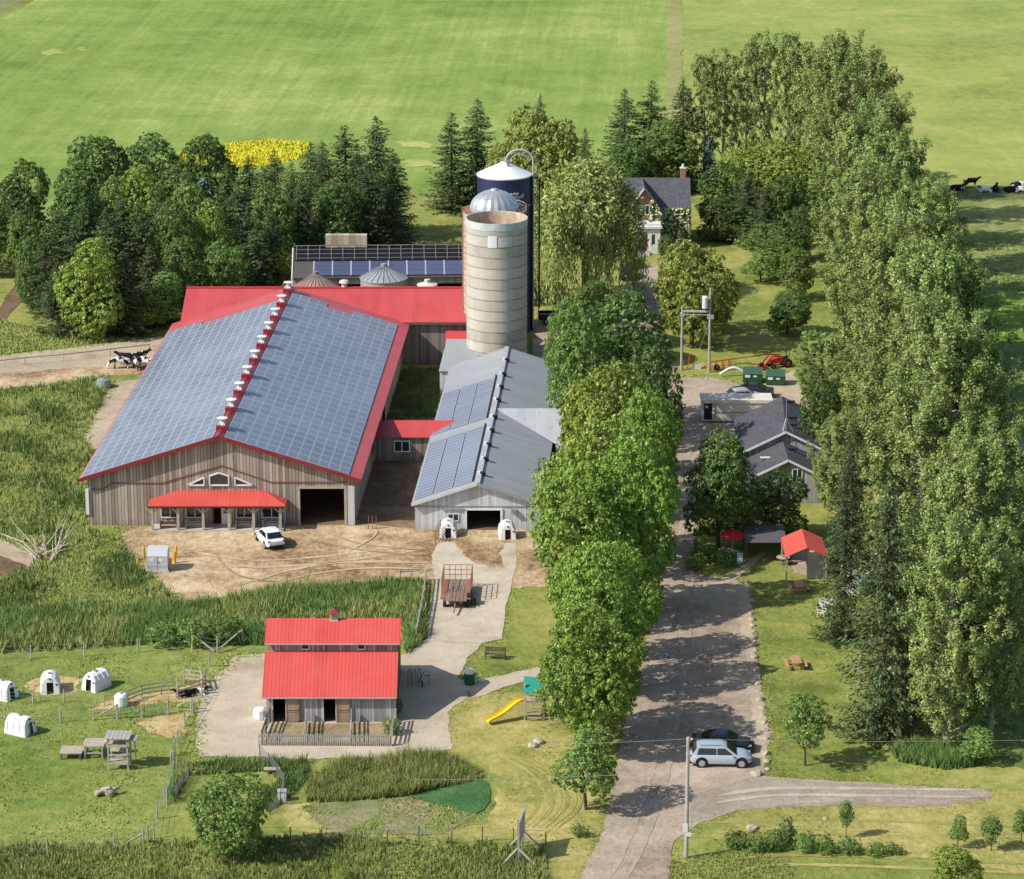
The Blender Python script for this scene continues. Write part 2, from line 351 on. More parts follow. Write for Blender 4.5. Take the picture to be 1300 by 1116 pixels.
sheet('dirt_yard', [(452, 664), (470, 585), (535, 585), (527, 672), (490, 668)], 0.045, MUD, amp=0.5)
sheet('dirt_yard', [(505, 470), (590, 470), (560, 535), (490, 540)], 0.03, MUD, amp=0.3)
sheet('concrete_pad', [(548, 705), (556, 688), (655, 690), (655, 722), (642, 770), (638, 812), (608, 818), (540, 814), (546, 768), (551, 730)], 0.05, CONC, amp=0.15)
sheet('dirt_yard', [(575, 678), (640, 678), (636, 700), (640, 722), (600, 715), (585, 700)], 0.06, DIRT, amp=0.7)
sheet('gravel_pad', [(538, 813), (608, 817), (590, 842), (580, 862), (602, 868), (592, 885), (570, 905), (572, 950), (500, 963), (250, 962), (252, 900), (262, 870), (300, 833), (345, 830), (512, 832)], 0.035, PAD, amp=0.35)
sheet('path', [(595, 866), (640, 858), (682, 847), (694, 849), (690, 857), (648, 871), (600, 887)], 0.04, PAD, amp=0.25)
sheet('barn_lane', [(-300, 462), (0, 452), (100, 440), (235, 424), (330, 424), (330, 445), (190, 466), (60, 478), (-300, 496)], 0.03, TRACK, amp=0.5)
sheet('barn_lane', [(-300, 490), (0, 474), (150, 462), (230, 455), (230, 474), (130, 478), (0, 496), (-300, 510)], 0.04, DIRT, amp=0.6)
sheet('path', [(148, 484), (215, 478), (160, 560), (140, 600), (106, 560), (122, 520)], 0.035, TRACK, amp=0.35)
sheet('bare_soil', [(-200, 680), (0, 684), (46, 706), (42, 720), (0, 712), (-200, 700)], 0.03, TRACK, amp=0.4)
sheet('bare_soil', [(-200, 704), (0, 706), (32, 718), (0, 738), (-200, 745)], 0.045, MUD, amp=0.3)
sheet('dirt_track', [(-60, 430), (0, 388), (28, 352), (52, 318), (66, 318), (52, 350), (20, 392), (-20, 440)], 0.03, MUD, amp=0.3)
DRV = [(700, 1290), (738, 1116), (765, 1050), (779, 985), (800, 900), (818, 830), (832, 760), (846, 700), (855, 640), (856, 600), (850, 560), (848, 520), (846, 480), (900, 478), (985, 498), (1012, 520), (1000, 560), (905, 562), (900, 600), (888, 650), (880, 690), (874, 727), (935, 737), (950, 745), (955, 800), (966, 870), (976, 930), (970, 986), (1100, 994), (1250, 1003), (1262, 1012), (1200, 1024), (1050, 1022), (940, 1030), (885, 1044), (856, 1070), (850, 1116), (872, 1290)]
sheet('driveway', DRV, 0.03, ASPH, amp=0.28)
sheet('driveway', [(935, 742), (950, 745), (955, 800), (966, 870), (976, 930), (968, 958), (955, 920), (948, 850), (940, 790)], 0.045, TRACK, amp=0.4)
sheet('side_road', [(880, 1010), (955, 988), (1100, 996), (1245, 1004), (1258, 1012), (1200, 1022), (1050, 1020), (940, 1028), (875, 1045)], 0.045, ground_mat('side_gravel', [(0.24, 0.19, 0.14), (0.3, 0.25, 0.19), (0.38, 0.32, 0.26), (0.5, 0.44, 0.37)], mid=0.5, fine=2.5), amp=0.35)
sheet('house_drive', [(800, 348), (832, 333), (846, 345), (836, 380), (842, 420), (860, 470), (848, 482), (822, 440), (795, 400), (795, 368)], 0.03, ASPH, amp=0.25)
sheet('gravel_pad', [(674, 460), (680, 408), (720, 399), (800, 398), (842, 450), (842, 478), (760, 484), (690, 466)], 0.035, TRACK, amp=0.4)
sheet('gravel_pad', [(985, 480), (1010, 470), (1022, 490), (1030, 520), (1005, 520), (960, 492)], 0.036, TRACK, amp=0.4)
sheet('straw_patch', [(168, 918), (200, 908), (235, 905), (240, 930), (225, 938), (195, 932)], 0.03, STRAW, amp=0.5)
sheet('straw_patch', [(140, 890), (200, 880), (262, 860), (262, 890), (180, 895), (110, 903)], 0.03, STRAW, amp=0.6)
sheet('straw_patch', [(30, 872), (60, 858), (100, 862), (96, 880), (60, 884)], 0.03, STRAW, amp=0.6)
sheet('garden_bed', [(383, 1024), (430, 1018), (517, 1012), (605, 1034), (560, 1058), (440, 1062), (410, 1052)], 0.03, SOIL, amp=0.3)
sheet('vegetable_bed', [(438, 1056), (455, 1046), (482, 1033), (486, 1058)], 0.045, VEG, amp=0.3)
sheet('vegetable_bed', [(535, 1052), (560, 1022), (598, 1034), (560, 1057)], 0.045, VEG, amp=0.4)
sheet('cover_cloth', [(516, 1012), (560, 1000), (600, 991), (612, 991), (620, 995), (623, 1005), (623, 1018), (616, 1028), (605, 1034), (560, 1023)], 0.07, NET, amp=0.16, step=.3)
sheet('straw_patch', [(1010, 690), (1045, 690), (1045, 735), (1005, 728)], 0.03, TRACK, amp=0.3)
sheet('path', [(905, 742), (925, 730), (968, 700), (975, 702), (940, 732), (912, 748), (890, 750)], 0.04, TRACK, amp=0.2)

# ---------------------------------------------------------------- growing grass (uncountable: one object per stand)
def tufts(name, polys, dens, h, mat, w=0.1, seed=1, patch=0.6, label=None):
    rg = np.random.default_rng(seed); Vs = []
    for poly in polys:
        P = [at(*p) for p in poly]
        xs = [p.x for p in P]; ys = [p.y for p in P]; A = (max(xs)-min(xs))*(max(ys)-min(ys)); n = int(A*dens)
        x = rg.uniform(min(xs), max(xs), n); y = rg.uniform(min(ys), max(ys), n)
        k = inpoly(x, y, [(p.x, p.y) for p in P]); x = x[k]; y = y[k]
        hm = np.array([0.55+0.9*(mnoise.noise(Vector((a*0.22, b*0.16, seed)))+0.5*mnoise.noise(Vector((a*0.8, b*0.6, seed+3)))) for a, b in zip(x, y)])
        keep = (hm+rg.uniform(-.35, .35, len(hm))) > 0.55-patch; x, y, hm = x[keep], y[keep], hm[keep]
        hh = h*np.clip(hm+0.4, 0.35, 1.7)*rg.uniform(0.6, 1.3, len(x))
        for b in range(3):
            th = rg.uniform(0, 2*np.pi, len(x)); ln = rg.uniform(0.1, 0.6, len(x))*hh; ww = w*rg.uniform(0.6, 1.5, len(x))
            ta = rg.uniform(0, 2*np.pi, len(x)); ox = x+rg.normal(0, w*1.2, len(x)); oy = y+rg.normal(0, w*1.2, len(x))
            v0 = np.stack([ox-np.cos(th)*ww, oy-np.sin(th)*ww, np.full_like(x, 0.0)], 1)
            v1 = np.stack([ox+np.cos(th)*ww, oy+np.sin(th)*ww, np.full_like(x, 0.0)], 1)
            v2 = np.stack([ox+np.cos(ta)*ln, oy+np.sin(ta)*ln, hh*rg.uniform(.7, 1.1, len(x))], 1)
            Vs.append(np.stack([v0, v1, v2], 1).reshape(-1, 3))
    V = np.concatenate(Vs); Fq = np.arange(len(V)).reshape(-1, 3)
    o = bpy.data.objects.new(name, mesh_np(name, V, Fq, mat)); COL.objects.link(o)
    props(o, label, None, None, 'stuff'); o['category'] = 'grass'
    return o
G1 = leaf_mat('grass_bright', (0.15, 0.21, 0.045), (0.28, 0.34, 0.085), (0.5, 0.49, 0.2), 0.3, up=1.8)
G2 = leaf_mat('grass_deep', (0.05, 0.1, 0.025), (0.1, 0.175, 0.045), (0.23, 0.3, 0.095), 0.3, up=1.3)
G3 = leaf_mat('grass_mixed', (0.12, 0.165, 0.04), (0.22, 0.265, 0.07), (0.42, 0.41, 0.17), 0.3, up=1.6)
G4 = leaf_mat('grass_lawn', (0.13, 0.165, 0.04), (0.21, 0.24, 0.06), (0.31, 0.31, 0.1), 0.1, up=3)
tufts('tall_grass', [[(-30, 500), (60, 490), (138, 478), (125, 520), (104, 560), (140, 585), (110, 610), (113, 668), (158, 690), (175, 722), (205, 742), (222, 770), (120, 778), (-30, 782), (-30, 745), (40, 722), (50, 700), (-30, 680)]], 24, 0.42, G1, 0.045, 3, 0.5, 'bright rough grass and weeds on the bank left of the big barn')
tufts('tall_grass', [[(-30, 780), (210, 772), (400, 750), (541, 738), (541, 812), (516, 832), (512, 795), (338, 792), (336, 820), (200, 818), (-30, 828)]], 42, 0.8, G2, 0.05, 5, 0.9, 'deep green tall grass filling the ditch behind the small barn')
tufts('tall_grass', [[(-20, 1082), (180, 1074), (330, 1064), (440, 1066), (690, 1082), (700, 1130), (-20, 1130)]], 34, 0.45, G1, 0.045, 6, 0.8, 'rough uncut grass strip along the bottom edge')
tufts('tall_grass', [[(389, 1019), (394, 989), (438, 967), (566, 962), (610, 979), (615, 989), (517, 1011), (431, 1019)]], 70, 0.75, G3, 0.04, 7, 0.95, 'tall seeding grass strip above the garden beds')
tufts('tall_grass', [[(-30, 400), (60, 420), (110, 428), (225, 395), (232, 424), (100, 440), (-30, 455)]], 14, 0.4, G1, 0.07, 8, 0.6, 'rough grass between the woods and the lane')
tufts('tall_grass', [[(1128, 952), (1160, 944), (1250, 944), (1252, 972), (1200, 978), (1142, 968)]], 50, 0.6, G2, 0.05, 9, 0.95, 'lush grass at the foot of the nearest poplar')
tufts('tall_grass', [[(500, 472), (562, 468), (556, 530), (486, 534)]], 20, 0.5, G2, 0.07, 10, 0.5, 'weeds in the courtyard between the two barns')
tufts('tall_grass', [[(845, 1092), (960, 1078), (1010, 1100), (1010, 1130), (850, 1130)]], 30, 0.28, G1, 0.04, 11, 0.6, 'rough grass in the lower right verge')
tufts('tall_grass', [[(300, 966), (390, 968), (396, 985), (360, 1020), (340, 1032), (330, 1015), (352, 992), (345, 980), (240, 985), (226, 1015), (215, 1010), (228, 985), (250, 970)]], 40, 0.5, G2, 0.045, 12, 0.9, 'weedy green fence strip below the gravel pad')
tufts('pasture_tufts', [[(1165, 300), (1330, 292), (1330, 470), (1225, 470)], [(1225, 470), (1330, 470), (1340, 960), (1280, 960)]], 3, 0.25, G1, 0.1, 13, 0.35, 'coarse tufts in the pasture beyond the poplars')
tufts('paddock_tufts', [[(-20, 840), (250, 825), (262, 850), (235, 960), (190, 1072), (-20, 1085)]], 9, 0.11, G1, 0.06, 14, 0.4, 'short grazed tufts in the calf paddock')
tufts('lawn_tufts', [[(960, 740), (1060, 740), (1075, 900), (1140, 960), (1240, 990), (1100, 992), (975, 985), (978, 900)], [(940, 1035), (1320, 1025), (1320, 1120), (1000, 1120), (870, 1090)], [(620, 885), (690, 890), (760, 960), (765, 1040), (735, 1110), (640, 1070), (640, 960)]], 9, 0.06, G4, 0.05, 15, 0.55, 'short mown lawn tufts')

def verge(name, polys, seed, mat, dens=7, h=0.14, w=0.06, spread=0.28, label=None):
    """ragged grass growing over the edges of roads, pads and beds"""
    rg = np.random.default_rng(seed); X = []; Y = []
    for poly in polys:
        P = [at(*q) for q in poly]
        for a, b in zip(P, P[1:]):
            n = int((b-a).length*dens); f = rg.random(n); d = (b-a).normalized(); o = rg.normal(0, spread, n)
            o += np.array([0.55*mnoise.noise(Vector(((a.x+(b.x-a.x)*t)*0.5, (a.y+(b.y-a.y)*t)*0.4, seed))) for t in f])
            X.append(a.x+(b.x-a.x)*f-d.y*o); Y.append(a.y+(b.y-a.y)*f+d.x*o)
    x = np.concatenate(X); y = np.concatenate(Y); Vs = []
    for k in range(4):
        hh = h*rg.uniform(0.4, 1.5, len(x)); th = rg.uniform(0, 6.283, len(x)); ta = rg.uniform(0, 6.283, len(x)); ww = w*rg.uniform(.6, 1.6, len(x)); ox = x+rg.normal(0, .09, len(x)); oy = y+rg.normal(0, .09, len(x))
        Vs.append(np.stack([np.stack([ox-np.cos(th)*ww, oy-np.sin(th)*ww, hh*0], 1), np.stack([ox+np.cos(th)*ww, oy+np.sin(th)*ww, hh*0], 1), np.stack([ox+np.cos(ta)*hh*.7, oy+np.sin(ta)*hh*.7, hh], 1)], 1).reshape(-1, 3))
    V = np.concatenate(Vs); o = bpy.data.objects.new(name, mesh_np(name, V, np.arange(len(V)).reshape(-1, 3), mat)); COL.objects.link(o)
    props(o, label, 'grass', None, 'stuff'); return o
verge('verge_grass', [[(738, 1116), (765, 1050), (779, 985), (800, 900), (818, 830), (832, 760), (846, 700), (855, 640), (856, 600), (850, 560)],
      [(905, 562), (900, 600), (888, 650), (880, 690), (874, 727), (935, 737)], [(957, 800), (968, 870), (978, 930), (972, 986), (1100, 994), (1250, 1003), (1262, 1012), (1200, 1024), (1050, 1022), (940, 1030), (885, 1044), (856, 1070), (850, 1116)],
      [(572, 950), (500, 963), (250, 962)], [(655, 690), (655, 722), (642, 770), (638, 812), (608, 818), (590, 842), (602, 868)], [(602, 868), (640, 858), (682, 847)], [(600, 887), (648, 871), (690, 857)], [(600, 887), (570, 905), (572, 950)],
      [(383, 1024), (430, 1018)], [(623, 1020), (605, 1034), (560, 1058), (440, 1062), (410, 1052), (383, 1024)]], 3, G4, 30, h=.05, w=.06, spread=.42, label='ragged grass along the drive and gravel edges')
verge('verge_grass', [[(0, 452), (100, 440), (235, 424)], [(0, 496), (130, 478)], [(148, 484), (122, 520), (106, 560), (140, 600)], [(150, 668), (160, 700), (185, 725), (205, 745), (235, 768), (400, 746), (540, 736)],
      [(250, 962), (252, 900), (262, 870), (300, 833), (345, 830)], [(846, 480), (900, 478), (960, 492)]], 4, G1, 20, h=.12, spread=.4, label='ragged taller grass at the yard and lane edges')
verge('straw_litter', [[(168, 918), (200, 908), (235, 905), (240, 930), (225, 938), (195, 932), (168, 918)], [(140, 890), (200, 880), (262, 860)], [(262, 890), (180, 895), (110, 903)], [(30, 872), (60, 858), (100, 862)]], 5, leaf_mat('straw_stalks', (0.3, 0.22, 0.09), (0.5, 0.37, 0.17), (0.66, 0.52, 0.3), .1, up=3), 22, .05, .05, .45, label='loose straw strewn at the edges of the bedding')

tufts('bank_weeds', [[(-30, 500), (60, 490), (138, 478), (125, 520), (104, 560), (140, 585), (110, 610), (113, 668), (158, 690), (175, 722), (205, 742), (222, 770), (-30, 782), (-30, 745), (40, 722), (50, 700), (-30, 680)]], 7, 0.75, G2, 0.07, 23, 0.02, 'darker weed clumps scattered over the bank')
tufts('garden_rows', [[(383, 1024), (430, 1018), (517, 1012), (605, 1034), (560, 1058), (440, 1062), (410, 1052)]], 26, 0.14, G1, 0.05, 25, 0.25, 'low vegetable seedlings in the garden bed')
tufts('cloth_greens', [[(440, 1055), (482, 1033), (486, 1058)], [(535, 1052), (560, 1022), (598, 1034), (560, 1057)]], 40, 0.2, G1, 0.05, 26, 0.8, 'leafy vegetables in the garden bed')

YF = leaf_mat('yellow_flower_heads', (0.5, 0.46, 0.03), (0.75, 0.68, 0.03), (0.88, 0.82, 0.08), .1, up=2)
tufts('yellow_flowers', [[(222, 202), (240, 190), (254, 192), (254, 210), (230, 214)], [(276, 192), (296, 181), (340, 179), (392, 183), (392, 198), (345, 212), (284, 214)]], 9, 0.5, YF, 0.1, 31, 0.6, 'yellow flowering weeds at the field edge behind the woods')
def track(pts, w, mat, z, seed=0):
    P = [at(*p) for p in pts]; n = 14; L = []
    for a in range(len(P)-1):
        p0, p1, p2, p3 = P[max(0, a-1)], P[a], P[a+1], P[min(len(P)-1, a+2)]
        for k in range(n): t = k/n; L.append(0.5*((2*p1)+(p2-p0)*t+(2*p0-5*p1+4*p2-p3)*t*t+(3*p1-p0-3*p2+p3)*t**3))
    L.append(P[-1]); v = []; f = []
    for i, p in enumerate(L):
        d = (L[min(i+1, len(L)-1)]-L[max(i-1, 0)]).normalized(); e = min(1, i/5, (len(L)-1-i)/5)+.02
        ww = w*e*(0.7+0.6*mnoise.noise(Vector((p.x*.8, p.y*.5, seed)))); v += [(p.x-d.y*ww, p.y+d.x*ww, z), (p.x+d.y*ww, p.y-d.x*ww, z)]
        if i: f.append((2*i-2, 2*i-1, 2*i+1, 2*i))
    me = bpy.data.meshes.new('tyre_track'); me.from_pydata(v, [], f); me.materials.append(mat); o = bpy.data.objects.new('tyre_track', me); COL.objects.link(o); o['kind'] = 'structure'
TKL = ground_mat('pale_tyre_dirt', [(0.34, 0.24, 0.145), (0.5, 0.385, 0.24), (0.62, 0.5, 0.34)], fine=3, span=.2)
TKD = ground_mat('dark_tyre_dirt', [(0.27, 0.18, 0.1), (0.38, 0.275, 0.165), (0.46, 0.345, 0.22)], fine=3, span=.2)
zt_ = 0.062
for pts, w, m_ in (([(240, 700), (320, 712), (420, 706), (540, 690)], .28, TKL), ([(238, 708), (318, 721), (424, 714), (545, 697)], .25, TKL), ([(300, 745), (380, 722), (460, 714), (548, 716)], .3, TKL), ([(310, 755), (390, 731), (470, 722), (550, 724)], .25, TKL),
                   ([(395, 672), (420, 690), (470, 700), (540, 706)], .25, TKD), ([(415, 672), (440, 686), (480, 694), (545, 699)], .22, TKD), ([(270, 700), (300, 730), (360, 740)], .2, TKD), ([(480, 672), (472, 684), (440, 702)], .14, TKL)):
    track(pts, w, m_, zt_, w); zt_ += .004
GL = ground_mat('mown_swath', [(0.25, 0.25, 0.075), (0.37, 0.33, 0.11), (0.47, 0.4, 0.165)], fine=3, span=.2); GD_ = ground_mat('green_swath', [(0.19, 0.205, 0.055), (0.28, 0.275, 0.08), (0.36, 0.33, 0.11)], fine=3, span=.2)
for k in range(7): track([(628+k*9, 958+k*2), (668+k*9, 985), (684+k*9, 1020), (660+k*8, 1052)], .2, GL if k % 2 else GD_, .022+.004*k, k)
for k, y in enumerate((1046, 1058, 1092, 1104)): track([(880+k*20, y), (1000, y-6), (1150, y-2), (1320, y+6)], .35, GL if k % 2 else GD_, .022+.004*k, k)
TKG = ground_mat('pale_wheel_path', [(0.31, 0.245, 0.185), (0.4, 0.32, 0.245), (0.49, 0.4, 0.31)], fine=3.5, span=.2)
for k, (a, b) in enumerate(((0, 0), (22, 0))): track([(775+a, 1116), (808+a*.95, 1040), (832+a*.9, 960), (850+a*.85, 860), (862+a*.7, 760), (864+a*.6, 690), (872+a*.5, 600), (880+a*.4, 540)], .35, TKG, .05+.004*k, k)
for k, y in enumerate((1004, 1013)): track([(905, y+8), (980, y-2), (1100, y-2), (1240, y)], .35, ground_mat('pale_wheel_path_%d' % k, [(0.36, 0.29, 0.225), (0.46, 0.39, 0.315), (0.56, 0.49, 0.41)], fine=3.5, span=.2), .065+.004*k, k)

tufts('ditch_weeds', [[(-30, 776), (210, 768), (400, 746), (541, 736), (541, 812), (516, 832), (512, 795), (338, 792), (336, 820), (200, 820), (-30, 832)]], 12, 0.95, G3, 0.06, 41, 0.3, 'pale seed heads and weeds among the ditch grass')
tufts('verge_weeds', [[(-20, 1076), (180, 1068), (330, 1060), (440, 1062), (690, 1076), (700, 1130), (-20, 1130)]], 9, 0.5, G2, 0.06, 42, 0.15, 'darker weed clumps in the bottom grass strip')
# ================================================================ TREES
BARK = paint('tree_bark', (0.12, 0.09, 0.06), 0.95, var=0.4, scale=3)
PBARK = paint('pale_poplar_bark', (0.42, 0.38, 0.28), 0.9, var=0.35, scale=2)
L_MAPLE = leaf_mat('maple_leaves', (0.055, 0.115, 0.018), (0.165, 0.285, 0.042), (0.37, 0.5, 0.095))
L_BROAD = leaf_mat('olive_leaves', (0.045, 0.09, 0.02), (0.125, 0.21, 0.045), (0.29, 0.39, 0.1))
L_LIME = leaf_mat('bright_leaves', (0.07, 0.13, 0.02), (0.2, 0.29, 0.045), (0.4, 0.47, 0.1))
L_YEL = leaf_mat('yellowish_leaves', (0.1, 0.13, 0.025), (0.22, 0.26, 0.05), (0.4, 0.42, 0.1))
L_DARK = leaf_mat('dark_leaves', (0.025, 0.06, 0.016), (0.07, 0.135, 0.03), (0.19, 0.28, 0.07))
L_POP = leaf_mat('poplar_leaves', (0.05, 0.09, 0.024), (0.18, 0.265, 0.068), (0.46, 0.54, 0.17), up=0.12)
L_WILL = leaf_mat('willow_leaves', (0.09, 0.14, 0.03), (0.23, 0.28, 0.075), (0.44, 0.46, 0.17))
L_SPR = leaf_mat('spruce_needles', (0.022, 0.048, 0.02), (0.065, 0.11, 0.042), (0.17, 0.23, 0.08), 0.1)
L_BLUE = leaf_mat('blue_spruce_needles', (0.04, 0.08, 0.07), (0.09, 0.15, 0.13), (0.17, 0.24, 0.2), 0.1)
L_RED = leaf_mat('maroon_leaves', (0.06, 0.015, 0.012), (0.13, 0.03, 0.025), (0.22, 0.07, 0.05))
def rot_frame(nrm, rg):
    n = nrm/np.linalg.norm(nrm, axis=1, keepdims=True)
    a = rg.normal(size=n.shape); t = np.cross(n, a); t /= np.linalg.norm(t, axis=1, keepdims=True); b = np.cross(n, t)
    return n, t, b
def leaf_quads(C, nrm, size, rg, asp=0.62, tdir=None):
    n, t, b = rot_frame(nrm, rg)
    if tdir is not None:
        t = tdir/np.linalg.norm(tdir, axis=1, keepdims=True); b = np.cross(n, t); b /= np.linalg.norm(b, axis=1, keepdims=True)+1e-9
    s = size[:, None]
    V = np.stack([C-t*s, C-b*s*asp+n*s*0.18, C+t*s, C+b*s*asp+n*s*0.18], 1).reshape(-1, 3)
    return V
def clumps(C, Dn, rc, nleaf, ls, rg, asp=0.62, flat=0.75, tall=1.0):
    """leafy twig ends: every clump a tuft of small leaves on its outer and upper side"""
    n = len(C); Dn = Dn/np.linalg.norm(Dn, axis=1, keepdims=True)
    k = np.repeat(np.arange(n), nleaf); m = len(k)
    d = rg.normal(size=(m, 3)); d /= np.linalg.norm(d, axis=1, keepdims=True)
    ax = Dn[k]*0.8+np.array([-0.1, 0, 0.6]); ax /= np.linalg.norm(ax, axis=1, keepdims=True)
    dot = (d*ax).sum(1, keepdims=True); d = np.where(dot < -0.15, d-2*dot*ax, d)
    r = rc[k][:, None]*rg.uniform(0.45, 1.1, (m, 1))
    P = C[k]+d*r*np.array([1, 1, flat*tall]); nr = d*0.6+ax*0.5+rg.normal(size=(m, 3))*0.42
    return P, nr
def crown_mesh(name, seed, H, R, z0, nl, lr, dens, ls, mat, shape='round', vs=1.0, gap=0.0):
    """big leafy lobes inside an uneven crown, each lobe carrying many separate twig clumps"""
    rg = np.random.default_rng(seed); h = (H-z0)/2; cz = z0+h
    C = []
    while len(C) < nl:
        p = rg.normal(size=3); p /= np.linalg.norm(p); p *= rg.uniform(0.25, 1.0)**0.45
        zz = p[2]
        if shape == 'column': w = 0.62+0.38*math.sin(math.pi*min(1, max(0, 0.5+zz*0.5))**0.9)
        elif shape == 'egg': w = 1.0-0.35*max(0, zz)
        else: w = 1.0
        q = np.array([p[0]*(R-lr*0.95)*w, p[1]*(R-lr*0.95)*w, cz+zz*(h-lr*0.6*vs)]); q[:2] *= 1+rg.normal()*0.07
        if C and min(np.linalg.norm(q-c) for c in C) < lr*0.42: 
            if rg.random() < 0.8: continue
        C.append(q)
    C = np.array(C); rad = lr*rg.uniform(0.65, 1.3, nl); PC = []; PD = []
    for i in range(nl):
        m = int(dens*4*math.pi*rad[i]**2*vs)
        d = rg.normal(size=(m, 3)); d /= np.linalg.norm(d, axis=1, keepdims=True)
        p = C[i]+d*rad[i]*rg.uniform(0.82, 1.14, (m, 1))*np.array([1, 1, vs])
        D = np.linalg.norm(p[:, None]-C[None], axis=2)/rad[None]; D[:, i] = 9
        k = (D.min(1) > 0.78) & (p[:, 2] > z0*0.7); p, d = p[k], d[k]
        # keep twig ends apart so dark gaps stay between them
        keep = []
        for a in range(len(p)):
            if not keep or np.min(np.linalg.norm(p[keep]-p[a], axis=1)) > ls*3.0: keep.append(a)
        PC.append(p[keep]); PD.append(d[keep])
    PC = np.concatenate(PC); PD = np.concatenate(PD)
    rc = ls*rg.uniform(1.6, 3.2, len(PC))
    P, nr = clumps(PC, PD, rc, 26, ls, rg)
    # thin inner filling
    kf = rg.integers(0, len(PC), int(len(PC)*5)); F_ = PC[kf]-PD[kf]*rg.uniform(0.1, 0.7, (len(kf), 1))+rg.normal(size=(len(kf), 3))*0.25
    P = np.concatenate([P, F_]); nr = np.concatenate([nr, PD[kf]*0.5+rg.normal(size=F_.shape)])
    V = leaf_quads(P, nr, ls*rg.uniform(0.55, 1.2, len(P)), rg)
    V[:, 2] = np.maximum(V[:, 2], 0.02)
    return mesh_np(name, V, np.arange(len(V)).reshape(-1, 4), mat), C
def poplar_proto(kind, seed, H, R, nlimb, ls, z0=0.6, mat=None, ncl=8, r0=0.34):
    rg = np.random.default_rng(seed); tb = MB(); PC = []; PD = []
    tb.path([(0, 0, -0.1), (0.15, 0.1, H*0.3), (-0.1, 0.1, H*0.65), (0, 0, H*0.96)], [r0*1.2, r0*.85, r0*.5, r0*.1], 8)
    for i in range(nlimb):
        f = (i+rg.random())/nlimb; zs = z0+(H*0.86-z0)*f**0.9; th = i*2.4+rg.normal()*0.4
        rr = R*(0.45+0.75*math.sin(math.pi*min(0.97, 0.14+0.8*f))**0.8)*rg.uniform(0.45, 1.05); up = rg.uniform(2.2, 5.5)*(1-f*0.45)
        zt = min(H, zs+up+rg.uniform(0, 1)); dx, dy = math.cos(th), math.sin(th)
        pts = [Vector((0, 0, zs)), Vector((dx*rr*.55, dy*rr*.55, zs+(zt-zs)*.3)), Vector((dx*rr*.85, dy*rr*.85, zs+(zt-zs)*.62)), Vector((dx*rr, dy*rr, zt))]
        tb.path(pts, [.09, .07, .045, .015], 5)
        for k in range(ncl):
            u = 0.28+0.72*(k+rg.random())/ncl; s_ = u*3; a = min(2, int(s_)); q = pts[a].lerp(pts[a+1], s_-a)
            j = (1.05-u)*1.1+0.15
            PC.append([q.x+rg.normal()*j*.55, q.y+rg.normal()*j*.55, q.z+rg.normal()*j*.6]); PD.append([dx*.8+rg.normal()*.35, dy*.8+rg.normal()*.35, .5])
    for k in range(10): PC.append([rg.normal()*.3, rg.normal()*.3, H*(0.86+0.14*k/10)]); PD.append([rg.normal(), rg.normal(), 1])
    PC = np.array(PC); PD = np.array(PD); rc = rg.uniform(0.28, 0.62, len(PC))
    P, nr = clumps(PC, PD, rc, 42, ls, rg, tall=1.9)
    V = leaf_quads(P, nr, ls*rg.uniform(0.6, 1.3, len(P)), rg); V[:, 2] = np.maximum(V[:, 2], .02)
    reg(kind, H, R, mesh_np('crown', V, np.arange(len(V)).reshape(-1, 4), mat or L_POP), tb, PBARK)
def limbs(seed, H, R, z0, C, r0, n=16, mat=None, lean=0.0, name='trunk', up=0.5):
    rg = random.Random(seed); b = MB(); top = H*0.72
    pts = [Vector((0, 0, -0.1)), Vector((rg.uniform(-.1, .1), rg.uniform(-.1, .1), z0*0.6)), Vector((rg.uniform(-.3, .3), rg.uniform(-.3, .3), top*0.55)), Vector((rg.uniform(-.5, .5), rg.uniform(-.5, .5), top)), Vector((0, 0, H*0.93))]
    b.path(pts, [r0*1.25, r0, r0*0.7, r0*0.35, r0*0.1], 8)
    idx = list(range(len(C))); rg.shuffle(idx)
    for i in idx[:n]:
        c = Vector(C[i]); zb = max(z0*0.8, c.z-(c.xy.length)*up-0.5); zb = min(zb, H*0.8)
        t = zb/top; base = Vector((0, 0, zb)); r = r0*max(0.12, 0.45*(1-t*0.8))
        mid = (base+c)/2+Vector((0, 0, (c.z-base.z)*0.1-0.2))
        b.path([base, mid, c], [r, r*0.6, r*0.15], 5)
    return b
PROTO = {}
def reg(kind, H, R, crown_me, trunk_mb, barkmat):
    tm = trunk_mb.build('trunk', barkmat, smooth=False); me = tm.data; bpy.data.objects.remove(tm)
    PROTO.setdefault(kind, []).append((H, R, crown_me, me))
def mk(kind, mat, seeds, H, R, z0, nl, lr, nleaf, ls, shape='round', vs=1.0, r0=0.25, bark=None, nlimb=14, up=0.5):
    for s_ in seeds:
        cm, C = crown_mesh('crown', s_, H, R, z0, nl, lr, nleaf, ls, mat, shape, vs)
        reg(kind, H, R, cm, limbs(s_, H, R, z0, C, r0, nlimb, up=up), bark or BARK)
mk('maple', L_MAPLE, (1, 2, 3), 12, 5.5, 0.9, 26, 2.0, 3.0, 0.15, 'egg', 0.8, 0.3)
mk('lime', L_LIME, (4, 5), 10, 5, 0.7, 22, 1.9, 3.0, 0.15, 'round', 0.85, 0.26)
mk('yellow', L_YEL, (6, 7), 10, 5.2, 0.7, 24, 1.8, 2.8, 0.16, 'round', 0.9, 0.26)
mk('dark', L_DARK, (8, 9), 12, 5, 0.7, 24, 1.9, 2.6, 0.16, 'egg', 0.85, 0.28)
mk('broad', L_BROAD, (18, 19), 12, 5, 0.6, 22, 1.9, 2.6, 0.16, 'round', 0.9, 0.28)
mk('small', L_BROAD, (16, 17), 5.5, 2.2, 1.1, 12, 0.85, 6.0, 0.1, 'egg', 0.9, 0.09)
